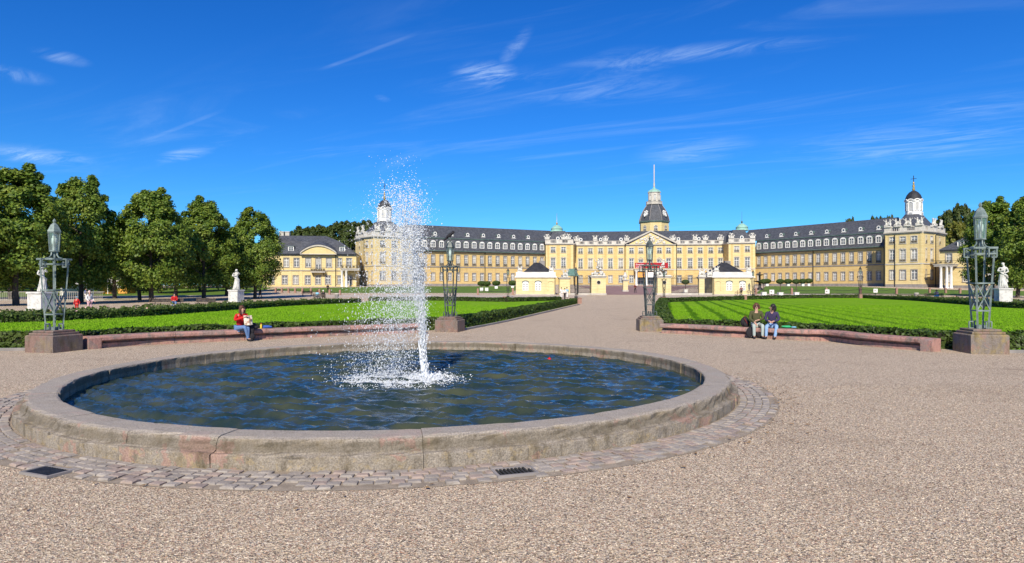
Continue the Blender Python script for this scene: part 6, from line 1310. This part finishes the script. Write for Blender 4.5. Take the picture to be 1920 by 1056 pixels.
far(1059, 561.5, 'visitor in white shirt and black skirt, front one of the group by the gatehouse', 160, ste, M_whitec, M_black); far(1052.5, 559, 'visitor in white with brown hair, left of the group by the gatehouse', 200, stn, M_whitec, M_whitec, M_hairb); far(1063, 558.5, 'visitor in pale blue, right of the group by the gatehouse', 170, ste, M_cyan, M_whitec)
far(1390, 554.5, 'person in dark red jacket standing by the parked bicycles', 160, stn, M_dred, M_black)
# benches far off
def park_bench(p, rz, lb, L=1.9):
    o = empty('park_bench', p, lb, 'bench', 'dark park benches', rz)
    for k in range(4): MB().box(-L / 2, L / 2, .0 + k * .11, .09 + k * .11, .41, .445).build('seat_slat', [M_bark], o, (0, 0, 0))
    for k in range(3): MB().box(-L / 2, L / 2, .44 + k * .03, .47 + k * .03, .52 + k * .13, .62 + k * .13).build('back_slat', [M_bark], o, (0, 0, 0))
    for s in (-1, 1): m = MB(); x = s * L * .4; m.box(x - .03, x + .03, .02, .09, 0, .41); m.box(x - .03, x + .03, .36, .44, 0, .41); m.bar((x, .44, .3), (x, .54, .92), .05); m.build('leg', [M_iron], o, (0, 0, 0))
    return o
q = G(327, 577.5); person('woman in red top sitting on the dark bench by the left rose bed', q, R_(25), sit, M_redtop, M_jeans, M_hairk, .05, 1.05); park_bench(q + Vector((-.9, .05, 0)), 0, 'dark bench with the seated woman in red', 3.0); park_bench(q + Vector((2.2, 1.2, 0)), 0, 'empty dark bench right of the seated woman in red')
q = G(595, 563); person('person in pale blue sitting with back to the lawn near the litter bin', q, R_(170), sit, M_cyan, M_jeansl, M_hairb, .08, 1.08); q2 = G(606, 563); person('person in black sitting beside the one in pale blue', q2, R_(185), sit, M_black, M_black, M_whitec, 0, 1.1); park_bench(q.lerp(q2, .5) + Vector((0, -.05, 0)), math.pi, 'dark bench under the seated pair near the left litter bin'); park_bench(G(575, 555), 0, 'empty dark bench before the left house')
q = G(1757, 561); person('person in pink top and blue trousers reading on a bench by the right rose bed', q, R_(-60), pose_sit(.16, .05, 'read'), M_pink, M_cyan, M_hairk, .05, 1.1); park_bench(q + Vector((-.2, .1, 0)), R_(-10), 'dark bench with the person in pink', 2.8)
q = G(1405, 553); person('person in dark red sitting between the bicycles', q, R_(10), sit, M_dred, M_black, M_hairk, 0, 1.05); park_bench(q + Vector((-.6, .05, 0)), 0, 'white painted bench with bicycles before the right gatehouse', 2.4)
# bicycles
def bicycle(p, rz, lb):
    o = empty('bicycle', p, lb, 'bicycle', 'bicycles parked at the right gatehouse', rz)
    for x in (-.52, .52):
        w_ = empty('wheel', (x, 0, .34)); w_.parent = o; N = 18
        m = MB(); [m.bar((.33 * math.cos(2 * math.pi * k / N), 0, .33 * math.sin(2 * math.pi * k / N)), (.33 * math.cos(2 * math.pi * (k + 1) / N), 0, .33 * math.sin(2 * math.pi * (k + 1) / N)), .045) for k in range(N)]; m.build('tyre', [M_black], w_, (0, 0, 0)); m = MB(); [m.bar((0, 0, 0), (.31 * math.cos(k * .785), 0, .31 * math.sin(k * .785)), .008) for k in range(8)]; m.build('spokes', [M_grey], w_, (0, 0, 0))
    m = MB(); a, b, c, d = (-.52, 0, .34), (-.08, 0, .32), (-.18, 0, .82), (.38, 0, .80); [m.bar(p_, q_, .035) for p_, q_ in ((a, b), (a, c), (b, c), (b, d), (c, d), (d, (.52, 0, .34)), (d, (.36, 0, .98)))]; m.build('frame', [M_dred], o, (0, 0, 0))
    m = MB(); m.bar((.34, -.25, 1.0), (.34, .25, 1.0), .03); m.build('handlebar', [M_iron], o, (0, 0, 0)); m = MB(); m.ell((-.2, 0, .88), (.14, .07, .04), 0, 8, 5); m.build('saddle', [M_black], o, (0, 0, 0))
bicycle(G(1384.5, 554), R_(25), 'bicycle parked left of the white bench at the right gatehouse'); bicycle(G(1410, 553.3), R_(-20), 'bicycle parked right of the white bench at the right gatehouse')

# ------------------------------------------------------------------ statues
def statue(p, label, seed, ph, pw_, H, lean):
    o = empty('statue', (p.x, p.y, p.z + ph), label, 'statue', 'white garden statues'); k = H / 1.75
    S = Sk(); s = lean; V_ = lambda x, y, z: (x * k, y * k, z * k)
    S.add('pel', V_(.05 * s, 0, .92), (.17 * k, .14 * k)).add('sp', V_(.0, 0, 1.12), .125 * k, 'pel').add('ch', V_(-.05 * s, 0, 1.30), (.16 * k, .11 * k), 'sp').add('nk', V_(-.04 * s, -.01, 1.46), .05 * k, 'ch').add('hd', V_(0, -.03, 1.58), .085 * k, 'nk').add('ht', V_(.02 * s, -.02, 1.69), .055 * k, 'hd')
    S.add('shl', V_(-.2, 0, 1.38), .065 * k, 'ch').add('ell', V_(-.30, -.06, 1.15), .05 * k, 'shl').add('wrl', V_(-.08 * s, -.2, 1.18), .038 * k, 'ell').add('hal', V_(.0, -.22, 1.22), .03 * k, 'wrl')
    S.add('shr', V_(.18, 0, 1.39), .065 * k, 'ch').add('elr', V_(.28, -.08, 1.22 + .1 * s), .05 * k, 'shr').add('wrr', V_(.14, -.2, 1.45 if s > 0 else 1.05), .036 * k, 'elr').add('har', V_(.08, -.2, 1.52 if s > 0 else 1.0), .03 * k, 'wrr')
    S.add('th', V_(.07 * s, -.02, .65), (.20 * k, .17 * k), 'pel').add('kn', V_(.02 * s, -.06, .42), (.19 * k, .17 * k), 'th').add('hem', V_(-.02 * s, 0, .06), (.26 * k, .22 * k), 'kn')
    link('figure', S.mesh([M_marble], 2), o); m = MB(); random.seed(seed)
    for q in range(13):
        a = q * .49; r0, r1 = .155 * k, .24 * k; m.tube([V_(.05 * s + .15 * math.cos(a) * .9, .14 * math.sin(a), .95), V_(.04 * s + .19 * math.cos(a + .15), .17 * math.sin(a + .15), .5), V_(.25 * math.cos(a + .3), .22 * math.sin(a + .3), .03)], [.03 * k, .04 * k, .045 * k], 6)
    m.tube([V_(-.25, .02, 1.2), V_(-.05, -.15, 1.0), V_(.2, -.1, .85), V_(.24, .05, .7)], [.05 * k, .06 * k, .06 * k, .05 * k], 7); m.tube([V_(.18, .05, 1.4), V_(.05, .13, 1.15), V_(.1, .15, .8), V_(.2, .15, .4)], [.05 * k, .08 * k, .09 * k, .08 * k], 7); m.build('drapery', [M_marble], o, (0, 0, 0))
    m = MB(); m.ell(V_(.02 * s, 0, 1.655), (.10 * k, .11 * k, .085 * k), 0, 12, 8, .05); m.ell(V_(0, .09, 1.64), .055 * k, 0, 8, 6); m.build('hair', [M_marble], o, (0, 0, 0))
    pe = empty('pedestal', p, label.split(',')[0].replace('statue', 'pedestal') if False else 'white stone pedestal under the ' + label, 'pedestal', 'statue pedestals'); h = pw_ / 2
    m = MB(); m.box(-h, h, -h, h, .16, ph - .17, 0, None, .02); m.build('block', [M_marble], pe, (0, 0, 0)); m = MB(); m.box(-h - .12, h + .12, -h - .12, h + .12, -.1, .159, 0, None, .03); m.build('foot', [M_marble], pe, (0, 0, 0)); m = MB(); m.box(-h - .07, h + .07, -h - .07, h + .07, ph - .169, ph, 0, None, .03); m.build('top', [M_marble], pe, (0, 0, 0))
    return o, pe
a_, b_ = statue(G(79, 582), 'draped white statue left of the left lamp', 1, 1.58, 1.45, 2.25, 1); a_.rotation_euler.z = R_(60); b_.rotation_euler.z = R_(-14)
a_, b_ = statue(G(443, 567.5), 'draped white statue standing before the linden row', 2, 1.6, 1.3, 2.6, 1); a_.rotation_euler.z = R_(20); b_.rotation_euler.z = R_(-14)
p = PD(1881, 68); a_, b_ = statue(p, 'draped white statue right of the right lamp', 3, 1.85, 1.2, 2.7, -1); a_.rotation_euler.z = R_(-40); b_.rotation_euler.z = R_(-14)
# dark bronze sculpture and two-tier fountain before the right wing
o = empty('bronze_sculpture', G(1709, 545), 'dark bronze seated sculpture on the lawn before the right corner pavilion', 'sculpture'); m = MB(); random.seed(5); m.ell((0, 0, .5), (1.3, .9, .6), 0, 10, 6, .2); m.ell((.2, 0, 1.5), (.6, .5, .9), 0, 9, 6, .12); m.ell((.3, -.1, 2.6), (.4, .35, .5), 0, 9, 6, .1); m.ell((.25, -.2, 3.2), (.25, .25, .28), 0, 9, 6); m.tube([(.2, -.1, 2.2), (-.6, -.3, 1.6), (-1.1, -.3, .9)], [.22, .16, .12], 7); m.tube([(.5, -.1, 2.4), (1.0, -.2, 1.6), (1.1, -.3, .8)], [.2, .16, .12], 7); m.build('figure', [M_iron], o, (0, 0, 0))
o = empty('garden_fountain', PD(1424.5, 150), 'dark two-tiered garden fountain left of the clipped trees on the right', 'fountain'); m = MB(); m.lathe([(.7, 0), (.6, .4), (.3, .6), (.28, 1.6), (.4, 1.7)], n=12); m.build('column', [M_iron], o, (0, 0, 0)); m = MB(); m.lathe([(.3, 1.7), (1.5, 2.0), (1.6, 2.15), (.3, 2.1)], n=16); m.lathe([(.22, 2.1), (.2, 3.3), (.8, 3.5), (.85, 3.62), (.15, 3.6), (.25, 4.0), (.05, 4.2)], n=14); m.build('bowls', [M_iron], o, (0, 0, 0))
# ------------------------------------------------------------------ chain posts, bins, boards
def chain_row(pxs, label, h_=1.0, mt=M_post):
    prev = None
    for px, py in pxs:
        p = G(px, py); m = MB(); m.box(-.17, .17, -.17, .17, -.05, h_, 0, None, .03); m.lathe([(.17, h_), (.12, h_ + .08), (.03, h_ + .13)], n=8); o = tag(m.build('chain_post', [mt], None, (0, 0, 0), tuple(p)), label, 'post', 'stone posts with chains')
        if prev is not None and (p - prev).length < 40:
            pts = [prev.lerp(p, k / 8) + Vector((0, 0, h_ * .85 - .35 * (1 - (2 * k / 8 - 1) ** 2))) for k in range(9)]; c = MB(); c.tube(pts, .035, 5); tag(c.build('chain', [M_iron], None, tuple(prev), tuple(prev)), 'iron chain hanging between the stone posts', 'chain', 'chains between the stone posts')
        prev = p
chain_row([(1417.5, 552.0), (1484.5, 551.8), (1549.5, 551.4), (1613, 551.2), (1681, 551.5)], 'red sandstone post of the chain row before the right wing', 1.15)
chain_row([(1743, 549.5), (1773, 549.8), (1800, 550.5)], 'stone post of the chain row before the right house', 1.0)
chain_row([(517, 548.5), (528.5, 549), (541, 549.5), (553.5, 549.5), (567, 550), (583, 550.5), (599, 551.5), (618, 552.5), (637.5, 553.5)], 'stone post of the chain row before the left house', .9)
chain_row([(896, 553.5), (961.5, 553)], 'red sandstone post of the chain row before the left wing', 1.15)
def bin_(p, lb):
    o = empty('litter_bin', p, lb, 'bin', 'grey litter bins'); m = MB(); m.lathe([(.30, 0), (.30, .85)], n=14); m.build('drum', [M_grey], o, (0, 0, 0)); m = MB(); m.lathe([(.34, .85), (.34, .97), (.2, 1.0)], n=14); m.build('lid', [M_trim], o, (0, 0, 0))
bin_(G(631.5, 563), 'grey litter bin near the left house beside the seated pair'); bin_(G(1718.5, 561), 'grey litter bin left of the bench with the person in pink')
def board(p, w_, h_, lb): o = empty('notice_board', p, lb, 'sign', 'white signs before the right wing'); m = MB(); m.box(-w_ / 2, w_ / 2, -.05, .05, .5, .5 + h_); m.build('panel', [M_white], o, (0, 0, 0)); m = MB(); m.box(-.05, .05, .051, .12, -.1, .5 + h_); m.build('stake', [M_iron], o, (0, 0, 0)); m = MB(); m.ell((-.1, -.055, .5 + h_ * .5), (w_ * .2, .006, h_ * .2), 0, 8, 4); m.build('print', [M_grey], o, (0, 0, 0))
board(G(1551, 542.5), 0.75, .7, 'white sign on the lawn before the middle of the right wing'); board(G(1641.5, 541.5), 0.75, .7, 'white sign on the lawn near the right corner pavilion'); board(G(1447, 543), .8, .7, 'small white sign behind the clipped trees on the right')
# ------------------------------------------------------------------ trees
def egg(rng_, n, H, W, base, lobes, leaf, skew=0):
    """lobes on an egg-shaped crown, each a loose ball of leaves"""
    C = []; R = []; N = []
    for k in range(lobes):
        t = rng_.random() ** .8; prof = (math.sin(math.pi * min(1, (t * .86 + .10)) ** .80)) ** .62; a = rng_.uniform(0, 6.283); q = rng_.uniform(.4, .95) ** .55
        C.append((W * .5 * prof * q * math.cos(a), W * .5 * prof * q * math.sin(a), base + (H - base) * t * .93)); R.append(W * rng_.uniform(.085, .165) * (1.15 - .62 * t))
    for k in range(16):   # upright shoots along the outline
        t = rng_.uniform(.55, 1.0); prof = (math.sin(math.pi * min(1, (t * .86 + .10)) ** .80)) ** .62; a = rng_.uniform(0, 6.283); C.append((W * .5 * prof * .9 * math.cos(a), W * .5 * prof * .9 * math.sin(a), base + (H - base) * min(1.0, t * .95 + .045))); R.append(W * .048)
    lobes = len(C)
    C = np.array(C); R = np.array(R); i = rng_.integers(0, lobes, n); d = rng_.normal(0, 1, (n, 3)); d /= np.linalg.norm(d, axis=1, keepdims=True); r = R[i] * (.45 + .85 * rng_.random(n) ** .9)
    P = C[i] + d * r[:, None] * np.array([1, 1, .9]); ax = P.copy(); ax[:, 2] = (P[:, 2] - (base + (H - base) * .45)) * .8; ax /= np.maximum(np.linalg.norm(ax, axis=1, keepdims=True), .1)
    return P, d * .5 + ax * .6 + np.array([0, 0, .35])
def limbs(m, H, base, W, tr, rs):
    rs_ = random.Random(rs); m.tube([(0, 0, -.2), (0, 0, .15), (rs_.uniform(-.08, .08), rs_.uniform(-.08, .08), base * .7), (rs_.uniform(-.2, .2), rs_.uniform(-.2, .2), base + (H - base) * .3), (rs_.uniform(-.3, .3), 0, base + (H - base) * .72)], [tr * 1.7, tr * 1.15, tr, tr * .6, tr * .15], 10)
    for k in range(9):
        a = k * 2.4 + rs_.random(); z = base * .85 + (H - base) * .06 * k; L = W * .38 * rs_.uniform(.7, 1.1); m.tube([(0, 0, z), (math.cos(a) * L * .5, math.sin(a) * L * .5, z + L * .35), (math.cos(a) * L, math.sin(a) * L, z + L * .8)], [tr * .4, tr * .25, tr * .07], 6)
def tree_proto(seed, H, W, base, lobes, n, leaf, mat, tr=.28):
    r = np.random.default_rng(seed); P, Nn = egg(r, n, H, W, base, lobes, leaf); V, Fq = quads(P, Nn, np.full(len(P), leaf), 1.45, .55); me = fast_mesh('crown', V, Fq, [mat]); m = MB(); limbs(m, H, base, W, tr, seed); return m.mesh('trunk', [M_bark]), me
T_L = [tree_proto(20 + k, 16, 9.0, 2.6, 130, 34000, .235, M_leaf) for k in range(3)]
T_W = [tree_proto(40 + k, 20, 14, 3.0, 70, 8000, .62, M_leafd, .4) for k in range(2)]
T_Y = tree_proto(60, 15, 12, 2.0, 60, 7000, .55, M_leafy, .35)
def tree(pr, p, H0, H, W0, W, rz, label, group, cat='tree', name='linden_tree'):
    o = empty(name, p, label, cat, group, rz); o.scale = (W / W0, W / W0, H / H0); link('trunk', pr[0], o); link('crown', pr[1], o); return o
lind = [(-60, 575, 300, 165, 'tall linden at the left edge of the picture, left of the other lindens', 0), (30, 573, 308, 165, 'tallest linden of the left row, behind the left statue', 1), (152, 568, 328, 128, 'linden with a straight trunk just right of the left lamp', 2), (284, 566.5, 352, 128, 'linden between the orange kiosk and the dark bench', 0), (382, 563, 371, 112, 'linden just left of the second statue', 1), (478, 560.5, 390, 96, 'linden at the palace end of the left row', 2)]
for k, (px, py, top, wpx, lb, v) in enumerate(lind):
    p = G(px, py); H = Zp(top, p.y) - p.z; W = wpx / F * p.y; tree(T_L[v], p, 16, H, 9.0, W * .99, k * 1.3, lb, 'lindens left of the lawn')
RL = ['shaded linden behind the gap between the left lamp and left statue', 'shaded linden right behind the orange kiosk side of the front row', 'small linden whose trunk stands just left of the dark bench', 'shaded linden behind the gap left of the second statue', 'shaded linden right behind the second statue', 'shaded linden behind the tallest linden', 'shaded linden behind the railing at the left edge', 'rear linden beyond the white tent', 'rear linden far behind the empty dark bench', 'rear linden far behind the linden left of the second statue', 'rear linden beyond the orange kiosk', 'small rear linden nearest to the left house', 'rear linden deep in the grove behind the left statue'] + ['linden in the dark depth of the grove'] * 11
for k, (px, Y, H, W, v) in enumerate([(95, 100, 15, 9, 0), (215, 104, 14, 9, 1), (262, 93, 12.5, 7.5, 2), (330, 108, 14, 9, 1), (425, 118, 14, 9, 2), (20, 95, 15, 9, 2), (-40, 100, 16, 10, 1), (120, 125, 15, 10, 2), (300, 130, 15, 10, 0), (375, 140, 14.5, 10, 1), (215, 140, 14, 10, 2), (455, 138, 13, 8, 0), (60, 140, 15, 11, 1), (160, 150, 15, 12, 0), (250, 155, 15, 12, 1), (340, 160, 15, 12, 2), (420, 165, 14, 11, 0), (-20, 150, 16, 12, 2), (-90, 130, 16, 12, 0), (15, 165, 16, 13, 1), (110, 170, 16, 13, 2), (205, 175, 16, 13, 0), (300, 178, 16, 13, 1), (385, 182, 16, 13, 2)]):
    tree(T_L[v], PD(px, Y), 16, H - 1.6, 9.0, W, k * 2.1, RL[k], 'lindens of the rear rows')
for k, (px, Y, top, wpx, v, lb) in enumerate([(1862, 92, 371, 100, 1, 'linden behind the right lamp, left of the last tree'), (1935, 84, 362, 112, 0, 'linden at the right edge of the picture'), (2030, 80, 350, 125, 2, 'linden beyond the right edge, partly in view'), (1908, 108, 395, 100, 2, 'smaller linden behind the two right lindens')]):
    p = PD(px, Y); tree(T_L[v], p, 16, Zp(top, Y) - p.z, 9.0, wpx / F * Y, k * 1.9 + .5, lb, 'lindens right of the lawn')
WL = ['lowest dark tree at the left end of the wood, above the left chimney', 'dark tree second from the left in the wood behind the left house', 'dark wood tree above the middle of the left house roof', 'dark wood tree above the right slope of the left house roof', 'tallest dark wood tree, just left of the left corner pavilion', 'dark wood tree partly behind the left corner pavilion', 'nearer wood tree just showing over the left house ridge', 'nearer wood tree filling the gap beside the left corner pavilion', 'dark wood tree behind the left belfry and the spray']
for k, (px, Y, top, wpx) in enumerate([(545, 285, 432, 40), (570, 280, 424, 56), (605, 280, 419, 62), (640, 275, 414, 62), (672, 275, 412, 60), (700, 270, 414, 55), (590, 260, 432, 60), (655, 258, 426, 60), (740, 285, 424, 60)]):
    p = PD(px, Y); tree(T_W[k % 2], p, 20, Zp(top, Y) - p.z, 14, wpx / F * Y * 1.25, k * 1.7, WL[k], 'wood behind the left house', name='wood_tree')
TL = ['dark tree next to the right corner pavilion, left of the tallest one', 'tallest dark tree between the right corner pavilion and the right lamp', 'dark tree behind the lantern of the right lamp', 'dark tree touching the statues of the right corner pavilion', 'yellowing tree low beside the right corner pavilion', 'yellowing tree low above the right house roof']
for k, (px, Y, top, wpx, pr) in enumerate([(1781, 225, 388, 34, 0), (1803, 222, 381, 40, 1), (1828, 225, 392, 46, 0), (1768, 230, 402, 34, 1), (1790, 205, 416, 52, 2), (1815, 206, 424, 46, 2)]):
    p = PD(px, Y); tree(T_Y if pr == 2 else T_W[pr], p, 15 if pr == 2 else 20, Zp(top, Y) - p.z, 12 if pr == 2 else 14, wpx / F * Y * 1.2, k * 1.1, TL[k], 'trees beyond the right pavilion', name='wood_tree')
for k, (px, top) in enumerate([(1594, 405), (1640, 405), (1655, 403), (1668, 403)]):
    p = PD(px, 290); tree(T_W[k % 2], p, 20, Zp(top, 290) - p.z, 14, 30 / F * 290, k * 1.4, ['tree top alone above the middle of the right wing roof', 'leftmost tree top of the three near the right belfry', 'middle tree top of the three near the right belfry', 'rightmost tree top of the three near the right belfry'][k], 'tree tops above the right wing', name='wood_tree')
# clipped ball trees in white tubs
r = np.random.default_rng(5); d = r.normal(0, 1, (1500, 3)); d /= np.linalg.norm(d, axis=1, keepdims=True); V, Fq = quads(d * (.9 + .12 * r.random((1500, 1))) * np.array([1, 1, .62]), d, np.full(1500, .20), 1.4, .5); cm_ = fast_mesh('crown', V, Fq, [M_hedge])
ci = MB().ell((0, 0, 0), (.86, .86, .52), 0, 12, 8).mesh('twigs', [M_core]); tk = MB().tube([(0, 0, .7), (0, 0, 2.6)], .06, 6).mesh('trunk', [M_bark]); tb_ = MB().box(-.42, .42, -.42, .42, .08, .82, 0, None, .02).box(-.47, .47, -.47, .47, .821, .90).mesh('tub', [M_white]); tb_f = tb_
def ball(px, py, topy, lb, wpx=19):
    p = G(px, py); H = Zp(topy, p.y) - p.z; o = empty('clipped_tree', p, lb, 'clipped tree', 'clipped ball trees in white tubs'); k = wpx / 2 / F * p.y; link('tub', tb_, o, (0, 0, 0), 0, (.85, .85, .9)); link('trunk', tk, o, (0, 0, 0), 0, (1, 1, H / 3.2)); c = link('crown', cm_, o, (0, 0, H - k * .62), 0, k); link('twigs', ci, c)
for px, py, ty, lb in ((903, 547.5, 527, 'clipped ball tree, left of the pair before the left wing'), (912.5, 547.5, 527.5, 'clipped ball tree, right of the pair before the left wing'), (930.5, 547, 526.5, 'clipped ball tree alone before the left wing'), (961, 546.5, 526, 'clipped ball tree half hidden by the left gatehouse'), (1432, 543, 523.5, 'clipped ball tree next to the two-tiered garden fountain'), (1438, 545.3, 523, 'clipped ball tree in front of its neighbour beside the garden fountain'), (1463, 543.5, 523.5, 'clipped ball tree standing alone before the right wing, left of the gap'), (1477.5, 545, 523.3, 'clipped ball tree before the right wing, right of the gap'), (1493, 543.3, 523.5, 'clipped ball tree, first of the three touching trees before the right wing'), (1505, 545, 523, 'clipped ball tree in the middle of the three touching trees'), (1516, 544.5, 522.5, 'clipped ball tree, last of the three touching trees before the right wing'), (1285.5, 550, 524.5, 'clipped ball tree behind the gate railing')):
    ball(px, py, ty, lb, 15 if px < 1000 else 14)
# grove furniture behind the left trees
o = empty('metal_railing', PD(95, 90), 'grey railing running behind the left statue', 'railing'); m = MB(); x0, x1 = X(-40, 90), X(196, 90)
for z in (.15, 1.25): m.bar((x0 - o.location.x, 0, z), (x1 - o.location.x, 0, z), .06)
for k in range(int((x1 - x0) / .28)): m.bar((x0 + .28 * k - o.location.x, 0, 0), (x0 + .28 * k - o.location.x, 0, 1.25), .045)
m.build('bars', [M_trim], o, (0, 0, 0))
def tent(px, Y, w_, h_, mt, lb): o = empty('market_tent', PD(px, Y), lb, 'tent', 'tents behind the lindens'); m = MB(); m.add([(-w_, -2, h_ * .62), (w_, -2, h_ * .62), (w_, 2, h_ * .62), (-w_, 2, h_ * .62), (0, 0, h_)], [(0, 1, 4), (1, 2, 4), (2, 3, 4), (3, 0, 4)]); m.box(-w_, w_, 1.9, 2, 0, h_ * .62); m.build('canvas', [mt], o, (0, 0, 0)); [MB().box(x - .05, x + .05, y - .05, y + .05, 0, h_ * .62).build('tent_pole', [M_white], o, (0, 0, 0)) for x in (-w_, w_) for y in (-2, 1.85)]
tent(132, 118, 3.0, 3.4, M_white, 'white tent behind the linden trunk right of the left lamp'); tent(193, 128, 2.2, 3.4, M_white, 'white tent left of the orange kiosk')
o = empty('kiosk', PD(222, 130), 'orange kiosk with pale roof seen under the lindens', 'kiosk'); m = MB(); m.box(-2.6, 2.6, -1.5, 1.5, 0, 2.3, 0); m.build('wall', [M_orange], o, (0, 0, 0)); m = MB(); m.add([(-3, -2, 2.31), (3, -2, 2.31), (3, 2, 2.31), (-3, 2, 2.31), (-1.5, 0, 3.6), (1.5, 0, 3.6)], [(0, 1, 5, 4), (1, 2, 5), (2, 3, 4, 5), (3, 0, 4)]); m.build('roof', [M_trim], o, (0, 0, 0)); m = MB(); m.box(-1.6, 1.6, -1.56, -1.505, 1.0, 2.0); m.build('hatch', [M_white], o, (0, 0, 0))
o = empty('parasol', PD(1842, 118), 'tan parasol beside the right house, behind the right lamp', 'parasol'); m = MB(); m.lathe([(2.6, 2.2), (1.3, 3.0), (.1, 3.5)], n=8, sm=False); m.build('canopy', [pm('tan_canvas', (.42, .30, .16), (.36, .26, .14), 3)], o, (0, 0, 0)); m = MB(); m.tube([(0, 0, 0), (0, 0, 3.4)], .05, 6); m.build('pole', [M_white], o, (0, 0, 0))
print('objects', len(bpy.data.objects), 'tris', sum(len(o.data.polygons) for o in bpy.data.objects if o.type == 'MESH'))
